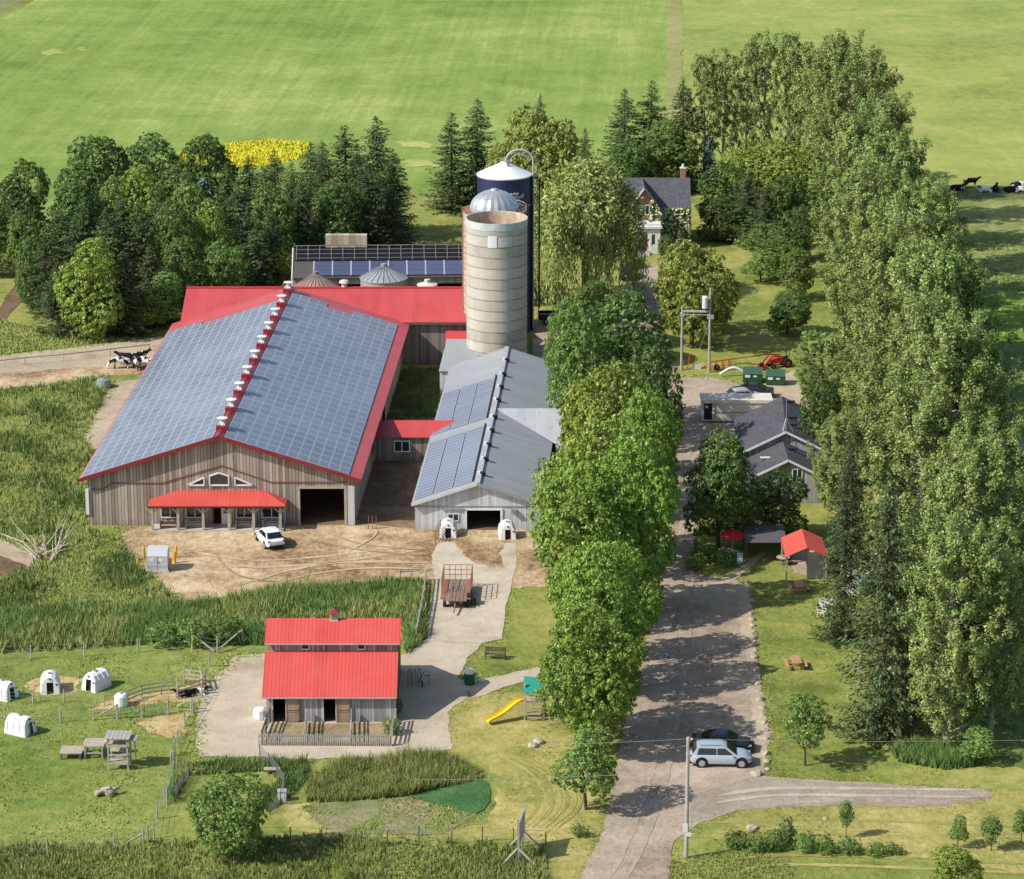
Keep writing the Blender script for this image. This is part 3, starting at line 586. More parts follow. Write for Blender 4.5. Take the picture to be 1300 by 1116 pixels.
mk('shrub', L_BROAD, (20, 21), 1.6, 1.4, 0.0, 8, 0.62, 10.0, 0.075, 'round', 0.8, 0.04)
mk('maroon', L_RED, (22,), 3.5, 2.2, 0.3, 9, 0.95, 4.0, 0.14, 'round', 0.9, 0.08)
for s_ in (10, 11, 12, 13): poplar_proto('poplar', s_, 24, 4.6, 125, 0.13, ncl=10)
for s_ in (14, 15): poplar_proto('thin_poplar', s_, 20, 3.0, 36, 0.15, z0=3, ncl=6, r0=0.2)
def spruce(seed, H, R, mat, name='crown', z0=0.3, dens=1.0, droop=0.35, kind='spruce', fine=1.0):
    rg = np.random.default_rng(seed); P = []; T = []; Sz = []; nb = int(270*dens)
    tb = MB(); tb.tube((0, 0, -0.1), (0, 0, H*0.97), 0.22, 0.02, 7)
    for i in range(nb):
        f = (i+rg.random())/nb; z = z0+(H-z0)*(f**0.92)
        L = R*((1-f)**0.6)*rg.uniform(0.62, 1.1)+0.25*(1-f)+0.1; th = rg.uniform(0, 2*np.pi)
        d = np.array([np.cos(th), np.sin(th), 0.0]); m = max(3, int(L/0.24/fine))
        for k in range(m):
            u = (k+rg.random()*0.6)/m
            if u < 0.12 and m > 5: continue
            c = d*L*u+np.array([0, 0, z-droop*L*u*(1.2-0.75*u)+0.12*L*u*u])
            side = np.array([-d[1], d[0], 0]); sw = (1-u)*L*0.32+0.08
            for q in range(2 if m > 4 else 1):
                P.append(c+side*rg.uniform(-sw, sw)+np.array([0, 0, rg.uniform(-.25, .05)]))
                T.append(d+side*rg.uniform(-0.9, 0.9)+np.array([0, 0, rg.uniform(-.75, .05)])); Sz.append(fine*rg.uniform(0.2, 0.34)*(0.85+0.25*(1-f)))
        if L > 1.2: tb.tube((0, 0, z), tuple(np.array([0, 0, z])+d*L*0.8+np.array([0, 0, -droop*L*0.5])), 0.04, 0.01, 3)
    P = np.array(P); T = np.array(T); Sz = np.array(Sz)
    nr = rg.normal(size=P.shape)*0.45+np.array([0, 0, 1.0])+T*0.3
    V = leaf_quads(P, nr, Sz, rg, 0.42, T)
    # apex shoots
    V[:, 2] = np.maximum(V[:, 2], 0.03)
    reg(kind, H, R, mesh_np(name, V, np.arange(len(V)).reshape(-1, 4), mat), tb, BARK)
for s_ in (31, 32, 33): spruce(s_, 15, 3.6, L_SPR, fine=0.8)
spruce(34, 15, 4.0, L_SPR, dens=1.5, droop=0.55, kind='wide_spruce', fine=0.55)
spruce(36, 15, 4.0, L_SPR, dens=1.5, droop=0.4, kind='wide_spruce', fine=0.6)
spruce(35, 9, 2.2, L_BLUE, kind='blue_spruce')
def willow(seed, H=12.5, R=6.2):
    rg = np.random.default_rng(seed); P = []; T = []; Sz = []; tb = MB()
    tb.path([(0, 0, -0.1), (0.2, 0, 2.5), (0, 0.2, 6)], [0.5, 0.42, 0.3], 8)
    for i in range(460):
        th = rg.uniform(0, 2*np.pi); r = R*math.sqrt(rg.uniform(0.01, 1))*0.95
        lump = 1+0.13*math.sin(th*3+seed)+0.09*math.sin(th*7+2*seed); r *= lump
        zt = H*(1-0.42*(r/R)**2)*rg.uniform(0.86, 1.03)
        L = rg.uniform(2.6, 9.5)*(0.45+0.6*r/R); bend = rg.uniform(0.02, 0.12)
        n = int(L/0.11)
        if i % 9 == 0: tb.path([(0, 0, 4.5), (r*.5*math.cos(th), r*.5*math.sin(th), zt*.75), (r*math.cos(th), r*math.sin(th), zt-0.3)], [0.2, 0.1, 0.03], 5)
        for k in range(n):
            u = k/n; z = zt-L*u
            if z < 0.35: break
            rr = r*(1+bend*u)
            P.append([rr*math.cos(th)+rg.normal()*0.22, rr*math.sin(th)+rg.normal()*0.22, z+rg.normal()*0.1])
            T.append([rg.normal()*.25, rg.normal()*.25, -1]); Sz.append(rg.uniform(0.12, 0.26))
        for k in range(16):   # bushy top of each strand
            P.append([r*math.cos(th)+rg.normal()*0.45, r*math.sin(th)+rg.normal()*0.45, zt+rg.normal()*0.35]); T.append([rg.normal(), rg.normal(), -0.4]); Sz.append(rg.uniform(0.18, 0.34))
    P = np.array(P); T = np.array(T); Sz = np.array(Sz)
    out = P*np.array([1, 1, 0]); out /= np.linalg.norm(out, axis=1, keepdims=True)+1e-6
    nr = out+rg.normal(size=P.shape)*0.5+np.array([0, 0, 0.4])
    V = leaf_quads(P, nr, Sz, rg, 0.36, T)
    reg('willow', H, R, mesh_np('crown', V, np.arange(len(V)).reshape(-1, 4), L_WILL), tb, BARK)
willow(41)
TN = {'maple': 'maple_tree', 'lime': 'broadleaf_tree', 'yellow': 'broadleaf_tree', 'dark': 'broadleaf_tree', 'broad': 'broadleaf_tree', 'poplar': 'poplar_tree',
      'thin_poplar': 'poplar_tree', 'small': 'young_tree', 'shrub': 'shrub', 'maroon': 'shrub', 'spruce': 'spruce_tree', 'wide_spruce': 'spruce_tree', 'blue_spruce': 'spruce_tree', 'willow': 'willow_tree'}
tcount = 0
def tree(kind, px, py, topy, wpx, label, group=None, cat=None, var=None, rz=None, pos=None, H=None, Rr=None):
    """stands at the ground point seen at (px,py); top at image row topy, crown wpx wide"""
    global tcount
    tcount += 1
    base = at(px, py) if pos is None else Vector(pos)
    if H is None: H = hgt(px, py, topy)
    s_ = F/(base.y*cp+(HC-H*0.5)*sp)
    if Rr is None: Rr = wpx/2/s_
    pr = PROTO[kind]; ph, pR, cm, tm = pr[(tcount if var is None else var) % len(pr)]
    if cat is None: cat = 'shrub' if kind in ('shrub', 'maroon') else 'tree'
    t = thing(TN[kind], label, cat, base, rz if rz is not None else random.uniform(0, 6.28), group)
    t.scale = (Rr/pR, Rr/pR, H/ph)
    for nm, me in (('trunk', tm), ('crown', cm)):
        o = bpy.data.objects.new(nm if nm == 'crown' or 'shrub' not in TN[kind] else 'stem', me); COL.objects.link(o); o.parent = t
    return t
# --- maples along the drive
gm = 'leafy maples in the row left of the driveway'
for i, (px, py, ty, w, k, d) in enumerate([
        (744, 1028, 918, 98, 'small', 'small round maple with a bare trunk, nearest in the driveway row'),
        (752, 952, 764, 148, 'maple', 'broad maple beside the playset, second nearest in the driveway row'),
        (762, 880, 690, 142, 'maple', 'bright green maple, third nearest in the driveway row'),
        (776, 925, 790, 96, 'maple', 'maple squeezed between the playset maple and the bright third one'),
        (790, 835, 680, 96, 'maple', 'maple on the road side behind the bright third one'),
        (745, 790, 590, 165, 'maple', 'dense maple crowding the corner of the white gabled barn, fourth in the driveway row'),
        (800, 780, 560, 130, 'maple', 'dense maple leaning over the driveway, fifth in the row'),
        (755, 730, 520, 150, 'lime', 'tall maple in the thick of the driveway row beside the grey metal roof'),
        (815, 700, 495, 110, 'maple', 'maple over the road edge just below the trailer, in the thick of the row'),
        (780, 650, 448, 150, 'lime', 'yellowish bright maple at the top of the thick driveway row'),
        (825, 600, 438, 90, 'dark', 'dark maple on the road side behind the yellowish bright maple'),
        (735, 575, 390, 100, 'broad', 'soft rounded tree beside the rear of the grey metal roof'),
        (792, 545, 370, 130, 'dark', 'dark glossy tree standing behind the driveway row near the utility poles'),
        (712, 528, 405, 50, 'broad', 'small bushy tree touching the grey roof below the concrete silo'),
        (757, 430, 352, 75, 'broad', 'bushy tree beside the parked black pickup')]):
    tree(k, px, py, ty, w, d, gm if 'driveway row' in d or 'row' in d else None)
# --- around the house
tree('willow', 744, 385, 204, 144, 'tall weeping willow with pale hanging strands left of the farmhouse')
tree('yellow', 690, 300, 142, 118, 'yellow green broadleaf tree behind the blue silo and the willow')
tree('yellow', 640, 290, 178, 56, 'small yellow green tree just left of the blue silo top')
tree('spruce', 686, 272, 118, 50, 'lone spruce whose tip rises behind the yellow green tree')
tree('spruce', 742, 285, 162, 58, 'dark spruce between the yellow green tree and the willow')
tree('spruce', 574, 268, 142, 78, 'dark spruce on the lawn left of the blue silo, the left one of two')
tree('spruce', 606, 262, 124, 84, 'taller dark spruce just left of the blue silo')
tree('spruce', 792, 238, 112, 78, 'tall spruce behind the farmhouse, leftmost of the group there')
tree('spruce', 826, 236, 101, 84, 'tallest spruce of the group behind the farmhouse')
tree('spruce', 866, 240, 98, 72, 'slim dark spruce behind the farmhouse chimney')
tree('broad', 845, 245, 160, 80, 'dark rounded tree right behind the farmhouse roof')
tree('dark', 800, 250, 175, 60, 'dark tree filling the gap between the spruces behind the farmhouse')
tree('blue_spruce', 899, 245, 178, 34, 'blue grey spruce to the right of the farmhouse')
tree('dark', 918, 280, 205, 74, 'dark shrubby tree with white blossom right of the farmhouse chimney')
tree('lime', 985, 265, 172, 115, 'lime green maple below the thin tall poplars')
tree('lime', 930, 262, 190, 60, 'lime green tree beside the blue grey spruce')
tree('wide_spruce', 948, 306, 212, 78, 'open branched pine on the lawn right of the farmhouse')
for a in [('dark', 908, 306, 252, 60, 'dark rounded bush in front of the pine right of the farmhouse'), ('dark', 1000, 302, 218, 72, 'dark tree between the lime green maple and the windbreak'),
          ('broad', 990, 350, 296, 60, 'mid green tree against the windbreak on the upper lawn'), ('lime', 1018, 272, 188, 80, 'lime green tree right against the far end of the windbreak'),
          ('wide_spruce', 972, 318, 232, 56, 'dark pine left of the mid green lawn tree'), ('lime', 955, 262, 182, 64, 'lime green tree middle of the bright clump'), ('dark', 1012, 330, 262, 60, 'dark bushy tree at the lawn edge of the windbreak'),
          ('broad', 1010, 380, 320, 50, 'leafy tree at the windbreak edge above the red tractor'), ('broad', 845, 330, 296, 24, 'small bush right of the farmhouse porch')]: tree(*a)
tree('small', 968, 336, 282, 60, 'small grey green fruit tree on the upper lawn')
tree('small', 966, 358, 318, 62, 'low fruit tree with a dark trunk and round shadow on the upper lawn')
tree('yellow', 878, 442, 308, 110, 'yellow tinged chestnut tree in front of the farmhouse')
tree('broad', 905, 420, 345, 60, 'green tree overlapping the right side of the chestnut tree')
tree('dark', 1000, 425, 368, 66, 'low dark tree beside the red machinery')
tree('dark', 912, 698, 540, 100, 'dense dark maple between the driveway and the shingled shop', var=0)
tree('dark', 992, 684, 596, 84, 'small dense tree in front of the shop gable', var=1)
tree('maple', 950, 690, 640, 50, 'low leafy tree between the shop and the red parasol', var=2)
for i, (px, py, w) in enumerate([(895, 712, 44), (918, 716, 40), (880, 722, 30)]):
    tree('shrub', px, py, py-18, w, ['round shrub at the corner of the parking area', 'shrub behind the disabled parking sign', 'low shrub right at the road edge'][i])
# --- thin poplars at the back
for i, (px, py, ty, w) in enumerate([(893, 238, 72, 46), (918, 236, 62, 44), (946, 236, 52, 44), (968, 236, 40, 46), (1000, 238, 44, 46), (1024, 240, 54, 50)]):
    tree('thin_poplar', px, py, ty, w, ['leftmost', 'second', 'third', 'fourth', 'fifth', 'rightmost'][i]+' from left of the thin see-through poplars at the hay field', 'thin poplars at the far end')
# --- big poplar windbreak
A0, A1 = at(1216, 950), at(1074, 262)
npop = 15
for i in range(npop):
    f = i/(npop-1); p = A0.lerp(A1, f)
    off = 1.5 if i % 2 else -1.2
    p = p+Vector((off+random.uniform(-.6, .6), random.uniform(-1.2, 1.2), 0))
    tree('poplar', 0, 0, 0, 0, ('nearest tall poplar of the windbreak on the right' if i == 0 else (ORD[i] if i < npop-1 else 'last and farthest')+(' nearest' if i < npop-1 else '')+' tall poplar of the windbreak on the right'), 'tall poplars in the windbreak',
         pos=p, H=[19, 21, 22, 24, 23, 24, 22, 24, 23, 24, 24, 23, 24, 24, 24][i], Rr=[3.9, 4.3, 4.6, 4.8, 4.8, 4.8, 4.7, 4.7, 4.7, 4.7, 4.8, 4.8, 4.8, 4.7, 4.7][i])
for i, (px, py, h, r) in enumerate([(1258, 925, 15, 3.0), (1246, 830, 21, 4.0), (1222, 720, 22, 4.4), (1208, 600, 22, 4.4), (1150, 560, 19, 3.6), (1175, 470, 22, 4.0), (1120, 480, 20, 4.2)]):
    tree('poplar', px, py, 0, 0, ['short leafy poplar at the right foot of the nearest poplar', 'poplar bulging over the pasture, nearest of the outer trees', 'second poplar bulging over the pasture',
         'third poplar bulging over the pasture', 'slimmer poplar on the lawn side of the windbreak middle', 'farthest poplar bulging over the pasture', 'poplar on the lawn side beside the shop roof'][i], 'outer poplars of the windbreak', H=h, Rr=r)
for i, (px, py, ty, w, k) in enumerate([(1118, 932, 600, 128, 'wide_spruce'), (1070, 810, 560, 84, 'wide_spruce'), (1150, 905, 640, 96, 'wide_spruce'), (1080, 720, 520, 80, 'wide_spruce'), (1040, 600, 470, 60, 'dark'), (1042, 520, 420, 70, 'poplar'), (1065, 660, 520, 70, 'poplar')]):
    tree(k, px, py, ty, w, ['dark spruce at the near left foot of the poplar windbreak', 'dark drooping spruce beside the orange canopy', 'shaded spruce behind the near left one at the windbreak foot',
         'dark spruce behind the orange canopy', 'dark tree beside the shop downpipe', 'leafy poplar right behind the shop roof', 'young poplar between the orange canopy and the windbreak'][i])
tree('maroon', 1152, 285, 250, 30, 'maroon leaved shrub at the right edge of the windbreak')
tree('dark', 1166, 320, 276, 24, 'small nearly black shrub below the maroon one')
tree('poplar', 1184, 395, 300, 40, 'short poplar at the pasture edge')
tree('small', 1240, 968, 925, 60, 'dry twiggy bush at the foot of the nearest poplar')
# --- left woods: rows from the back to the front
woods = [
 ('back row', [(8, 318, 228, 62, 'dark'), (38, 322, 201, 62, 'dark'), (120, 292, 168, 84, 'dark'), (200, 285, 170, 74, 'dark'), (262, 288, 168, 74, 'dark'), (318, 285, 196, 44, 'spruce'), (350, 288, 190, 46, 'spruce'), (396, 292, 180, 56, 'spruce'), (440, 300, 158, 76, 'spruce'), (480, 305, 147, 84, 'spruce')]),
 ('second row', [(-8, 350, 262, 60, 'dark'), (30, 352, 262, 44, 'broad'), (95, 325, 225, 60, 'dark'), (150, 318, 215, 64, 'broad'), (178, 318, 205, 66, 'lime'), (232, 312, 200, 70, 'broad'), (292, 315, 205, 60, 'spruce'), (335, 318, 210, 58, 'spruce'), (372, 322, 206, 56, 'spruce'), (412, 325, 178, 66, 'wide_spruce'), (455, 325, 182, 66, 'spruce'), (500, 318, 188, 56, 'wide_spruce')]),
 ('third row', [(78, 362, 262, 56, 'spruce'), (112, 358, 250, 60, 'spruce'), (160, 352, 246, 58, 'spruce'), (205, 350, 232, 56, 'spruce'), (262, 350, 226, 60, 'blue_spruce'), (240, 354, 240, 60, 'broad'), (305, 352, 228, 60, 'spruce'), (345, 352, 222, 56, 'broad'), (385, 350, 225, 52, 'spruce'), (430, 342, 225, 66, 'dark'), (468, 336, 200, 60, 'wide_spruce'), (410, 344, 250, 44, 'spruce'), (496, 332, 235, 50, 'wide_spruce')]),
 ('fourth row', [(62, 398, 285, 50, 'spruce'), (98, 398, 276, 58, 'spruce'), (140, 392, 262, 62, 'spruce'), (182, 388, 256, 56, 'spruce'), (222, 385, 262, 56, 'broad'), (270, 380, 258, 60, 'lime'), (318, 378, 262, 60, 'spruce'), (345, 372, 258, 50, 'spruce'), (365, 350, 270, 44, 'broad'), (40, 392, 300, 44, 'dark')]),
 ('front row', [(75, 424, 332, 50, 'spruce'), (120, 430, 308, 82, 'lime'), (100, 428, 330, 50, 'spruce'), (160, 425, 318, 58, 'spruce'), (182, 418, 372, 44, 'lime'), (195, 412, 312, 54, 'spruce'), (235, 402, 300, 56, 'dark'), (150, 420, 340, 50, 'dark'), (280, 398, 300, 56, 'broad'), (325, 388, 290, 56, 'spruce'), (210, 415, 350, 50, 'broad'), (255, 398, 330, 44, 'spruce'), (300, 390, 310, 50, 'dark'), (352, 372, 300, 44, 'lime')])]
KN = {'dark': 'dark broadleaf tree', 'broad': 'mid green broadleaf tree', 'lime': 'bright green broadleaf tree', 'spruce': 'dark spruce', 'wide_spruce': 'wide drooping spruce', 'blue_spruce': 'blue grey spruce'}
for row, L in woods:
    for i, (px, py, ty, w, k) in enumerate(sorted(L)):
        num = 'first' if i == 0 else ORD[i]
        tree(k, px, py, ty, w*(1.32 if 'spruce' in k else 1.2), f'{KN[k]}, {num} from left in the {row} of the woods', 'trees of the woods behind the big barn')
# --- foreground
tree('broad', 292, 1090, 972, 108, 'bushy dense tree beside the paddock fence in the lower left')
tree('small', 1022, 972, 882, 74, 'small lawn tree just right of the parked cars', var=0)
for i, (px, py, ty, w) in enumerate([(1074, 1064, 1014, 22), (1216, 1076, 1034, 30), (1258, 1080, 1034, 34), (1296, 1070, 1028, 30)]):
    tree('small', px, py, ty, w, ['slim sapling behind the flower bed', 'left sapling of three in the lower right corner', 'middle sapling of three in the lower right corner', 'right sapling of three at the right frame edge'][i], 'young saplings on the lower right lawn', var=i)
tree('lime', 1208, 1148, 1076, 84, 'leafy bush top at the bottom edge on the right')
tree('lime', 438, 1135, 1098, 34, 'leafy bush top at the bottom edge on the left')
for i, (px, py, ty, w) in enumerate([(935, 1076, 1052, 34), (958, 1080, 1056, 40), (984, 1078, 1050, 36), (1001, 1068, 1038, 26), (1020, 1080, 1056, 36), (1050, 1082, 1060, 34), (1078, 1084, 1062, 34), (1108, 1086, 1068, 30), (1134, 1084, 1070, 26)]):
    tree('shrub', px, py, ty, w, f'{"first" if i == 0 else ORD[i]} shrub from the left in the flower bed on the lower right lawn', 'shrubs in the flower bed')
for i, (px, py, ty, w) in enumerate([(212, 818, 788, 54), (250, 820, 784, 50), (292, 816, 782, 46), (776-40, 1062, 1046, 26)]):
    tree('shrub', px, py, ty, w, ['left one of three shrubs in the ditch beside the field fence', 'middle one of three shrubs in the ditch', 'right one of three shrubs in the ditch by the braced gate', 'small bush behind the wooden sign frame'][i])
tree('shrub', 502, 905, 885, 24, 'bush in the shadow at the right wall of the small red roofed barn')
tree('shrub', 498, 932, 910, 26, 'bush at the front right corner of the small red roofed barn')
tree('shrub', 812, 340, 326, 22, 'shrub at the foot of the farmhouse steps')
# ================================================================ BUILDINGS
RED = ribbed('red_roof_metal', (0.56, 0.072, 0.07), dirt=(0.35, 0.12, 0.08), dirtamt=0.25, ribk=0.55)
REDM = ribbed('maroon_roof_metal', (0.27, 0.02, 0.03), ribk=0.6)
GREYM = ribbed('grey_roof_metal', (0.33, 0.355, 0.37), rough=0.45, dirt=(0.27, 0.17, 0.12), dirtamt=0.3, ribk=0.85)
GREYM2 = ribbed('bleached_roof_metal', (0.42, 0.44, 0.46), rough=0.45, dirt=(0.22, 0.12, 0.09), dirtamt=0.6, ribk=0.85)
GALV = ribbed('galvanised_metal', (0.5, 0.53, 0.55), w=0.4, rough=0.4, metal=0.3, dirtamt=0.2)
BWOOD = boards('barn_boards', [(0.17, 0.13, 0.1), (0.3, 0.245, 0.195), (0.4, 0.34, 0.28), (0.52, 0.46, 0.39)], w=0.3, gap=0.2)
BOLD = boards('old_grey_boards', [(0.13, 0.105, 0.085), (0.22, 0.185, 0.155), (0.32, 0.28, 0.24)], w=0.28, gap=0.14)
WHITEB = boards('whitewashed_boards', [(0.42, 0.42, 0.43), (0.55, 0.555, 0.57), (0.68, 0.685, 0.7)], w=0.25, gap=0.12, dark=0.5)
SILVB = boards('silver_grey_boards', [(0.2, 0.19, 0.19), (0.34, 0.325, 0.325), (0.52, 0.5, 0.49)], w=0.22, gap=0.14)
PURB = boards('purple_grey_boards', [(0.2, 0.1, 0.11), (0.36, 0.22, 0.23), (0.52, 0.42, 0.42)], w=0.22, gap=0.2)
DWOOD = boards('brown_door_boards', [(0.25, 0.16, 0.11), (0.36, 0.25, 0.18), (0.43, 0.31, 0.24)], w=0.2, gap=0.08)
WHITE = paint('white_paint', (0.8, 0.8, 0.79), 0.5, var=0.06)
CREAM = paint('cream_paint', (0.66, 0.62, 0.54), 0.6, var=0.1)
TIMB = paint('pale_timber', (0.46, 0.4, 0.31), 0.85, var=0.25, scale=3)
GTIMB = paint('grey_timber', (0.42, 0.39, 0.35), 0.9, var=0.3, scale=4)
DTIMB = paint('dark_timber', (0.14, 0.11, 0.09), 0.9, var=0.3, scale=4)
BLACK = paint('black_paint', (0.012, 0.012, 0.014), 0.35, var=0.1)
DARK = paint('dark_interior', (0.02, 0.017, 0.015), 0.95, var=0.2)
GREY = paint('grey_metal', (0.3, 0.31, 0.32), 0.5, 0.3)
LGREY = paint('light_grey_metal', (0.5, 0.51, 0.52), 0.5, 0.2)
RUST = paint('rusty_metal', (0.3, 0.15, 0.09), 0.8, 0.1, var=0.4, scale=2)
REDP = paint('red_paint', (0.55, 0.04, 0.035), 0.45, var=0.15)
ORANGEP = paint('orange_red_paint', (0.66, 0.1, 0.035), 0.5, var=0.2)
YELP = paint('yellow_paint', (0.8, 0.42, 0.02), 0.5, var=0.12)
GREENP = paint('dark_green_paint', (0.02, 0.1, 0.05), 0.5, var=0.15)
CONCR = paint('concrete', (0.5, 0.47, 0.42), 0.9, var=0.12)
ROCK = paint('field_stone', (0.42, 0.37, 0.29), 0.95, var=0.4, scale=2.5)
def glass_mat(name, col=(0.03, 0.035, 0.04)):
    g = N(name); return g.bsdf(col, 0.08, 0, 0.8)
GLASS = glass_mat('window_glass')
def panel_mat(name, col, line):
    g = N(name); p = g.obj(); r = g.n('NewGeometry').outputs['Random Per Island']; oi = g.n('ObjectInfo').outputs['Random']
    big = g.noise(p, 0.12, 3, 0.5)
    f = g.math('ADD', g.math('MULTIPLY', r, 0.25), g.math('MULTIPLY', big, 0.9))
    c = g.ramp(f, [(0.25, mulc(col, 0.82)), (0.8, mulc(col, 1.3))])
    return g.bsdf(c, 0.22, 0.0, 0.6)
PV = panel_mat('solar_cells', (0.17, 0.19, 0.24), None)
PVF = paint('aluminium_frame', (0.55, 0.57, 0.6), 0.4, 0.3, var=0.05)
def shingle(name, col):
    g = N(name); q = g.uv(); xyz = g.n('SeparateXYZ', {0: q}); u, v = xyz.outputs[0], xyz.outputs[1]
    row = g.math('FLOOR', g.math('DIVIDE', v, 0.16)); cell = g.math('FLOOR', g.math('ADD', g.math('DIVIDE', u, 0.3), g.math('MULTIPLY', row, 0.37)))
    r = g.n('TexWhiteNoise', {'Vector': g.n('CombineXYZ', {0: cell, 1: row})}, noise_dimensions='2D').outputs[0]
    f = g.math('ADD', g.math('MULTIPLY', r, 0.5), g.math('MULTIPLY', g.noise(q, 0.7, 4, 0.6), 0.5))
    c = g.ramp(f, [(0.2, mulc(col, 0.75)), (0.8, mulc(col, 1.3))])
    e = g.math('LESS_THAN', g.math('FRACT', g.math('DIVIDE', v, 0.16)), 0.15)
    c = g.mix(g.math('MULTIPLY', e, 0.4), c, mulc(col, 0.5))
    return g.bsdf(c, 0.9, 0, 0.2)
SHING = shingle('charcoal_shingles', (0.085, 0.085, 0.1))
SHING2 = shingle('slate_grey_shingles', (0.1, 0.1, 0.115))
def brick(name):
    g = N(name); b = g.n('TexBrick', {'Vector': g.uv(), 'Color1': (0.36, 0.13, 0.08), 'Color2': (0.46, 0.2, 0.12), 'Mortar': (0.4, 0.34, 0.28), 'Scale': 4.0, 'Mortar Size': 0.02})
    c = g.mix(g.math('MULTIPLY', g.noise(g.uv(), 1.2, 4), 0.3), b.outputs[0], (0.2, 0.1, 0.07)); return g.bsdf(c, 0.9, 0, 0.2)
BRICK = brick('red_brick')
class Fr:
    """local frame with a slight skew so depth lines run true to the plot"""
    def __init__(s, k=0.0): s.k = k
    def __call__(s, x, y, z): return (x+s.k*y, y, z)
def wallrun(b, P, s0, s1, top, ops=(), brk=(), mi=0, z0=0.0):
    """vertical wall: P(s,z) -> point; openings (s0,s1,z0,z1)"""
    xs = sorted(set([s0, s1]+[x for x in brk if s0 < x < s1]+[v for o in ops for v in o[:2] if s0 < v < s1]))
    for a, c in zip(xs, xs[1:]):
        m = (a+c)/2; cur = z0
        for o in sorted([o for o in ops if o[0] <= m <= o[1]], key=lambda o: o[2]):
            if o[2] > cur+1e-4: b.face([P(a, cur), P(c, cur), P(c, o[2]), P(a, o[2])], mi)
            cur = o[3]
        b.face([P(a, cur), P(c, cur), P(c, top(c)), P(a, top(a))], mi)
def slab(b, q, th, mi=0, mi2=None):
    """roof sheet from 4 corner points with thickness th (downwards)"""
    lo = [(p[0], p[1], p[2]-th) for p in q]; m2 = mi if mi2 is None else mi2; n = len(q)
    b.face(q, mi); b.face(list(reversed(lo)), m2)
    for i in range(n): j = (i+1) % n; b.face([q[j], q[i], lo[i], lo[j]], m2)
def window(parent, P, x0, x1, z0, z1, d=0.05, frame=WHITE, name='window', panes=1, ins=0.0):
    """frame + glass on a wall plane; P(s,z,out)"""
    b = MB(); t = 0.09
    def bx(a, c, e, f, o0, o1, bb): 
        v = [P(a, e, o0), P(c, e, o0), P(c, e, o1), P(a, e, o1), P(a, f, o0), P(c, f, o0), P(c, f, o1), P(a, f, o1)]
        bb.poly(v, [(0, 3, 2, 1), (4, 5, 6, 7), (0, 1, 5, 4), (1, 2, 6, 5), (2, 3, 7, 6), (3, 0, 4, 7)])
    bx(x0-t, x0, z0-t, z1+t, 0, d, b); bx(x1, x1+t, z0-t, z1+t, 0, d, b); bx(x0, x1, z0-t, z0, 0, d+0.02, b); bx(x0, x1, z1, z1+t, 0, d, b)
    for i in range(1, panes):
        m = x0+(x1-x0)*i/panes; bx(m-0.04, m+0.04, z0, z1, 0, d-0.005, b)
    w = b.build(name, frame, parent)
    g = MB(); g.face([P(x0, z0, 0.02-ins), P(x1, z0, 0.02-ins), P(x1, z1, 0.02-ins), P(x0, z1, 0.02-ins)]); g.build('pane', GLASS, w)
    return w
def panel_grid(root, P, ncol, nrow, du, dv, solo, u0=0.0, v0=0.0, skip=()):
    """P(u,v,h): u down the slope, v along the ridge. 'solo' (set of (col,row)) become parts of their own."""
    rest = MB(); n = 0; m = 0.05
    for c in range(ncol):
        for r in range(nrow):
            if (c, r) in skip: continue
            b = MB() if (c, r) in solo else rest
            a0, a1 = u0+c*du+0.012, u0+(c+1)*du-0.012; b0, b1 = v0+r*dv+0.012, v0+(r+1)*dv-0.012
            if b is not rest: pass
            o = [P(a0, b0, .10), P(a1, b0, .10), P(a1, b1, .10), P(a0, b1, .10)]
            i = [P(a0+m, b0+m, .104), P(a1-m, b0+m, .104), P(a1-m, b1-m, .104), P(a0+m, b1-m, .104)]
            l = [P(a0, b0, .06), P(a1, b0, .06), P(a1, b1, .06), P(a0, b1, .06)]
            for k in range(4):
                j = (k+1) % 4; b.face([o[k], o[j], i[j], i[k]], 1); b.face([l[k], l[j], o[j], o[k]], 1)
            b.face(i, 0)
            if b is not rest: b.build('solar_panel', [PV, PVF], root); n += 1
    if rest.v:
        o = rest.build('solar_panel', [PV, PVF], root); o['kind'] = 'stuff'; o['label'] = 'rows of dark framed solar panels covering the slope'
    return n
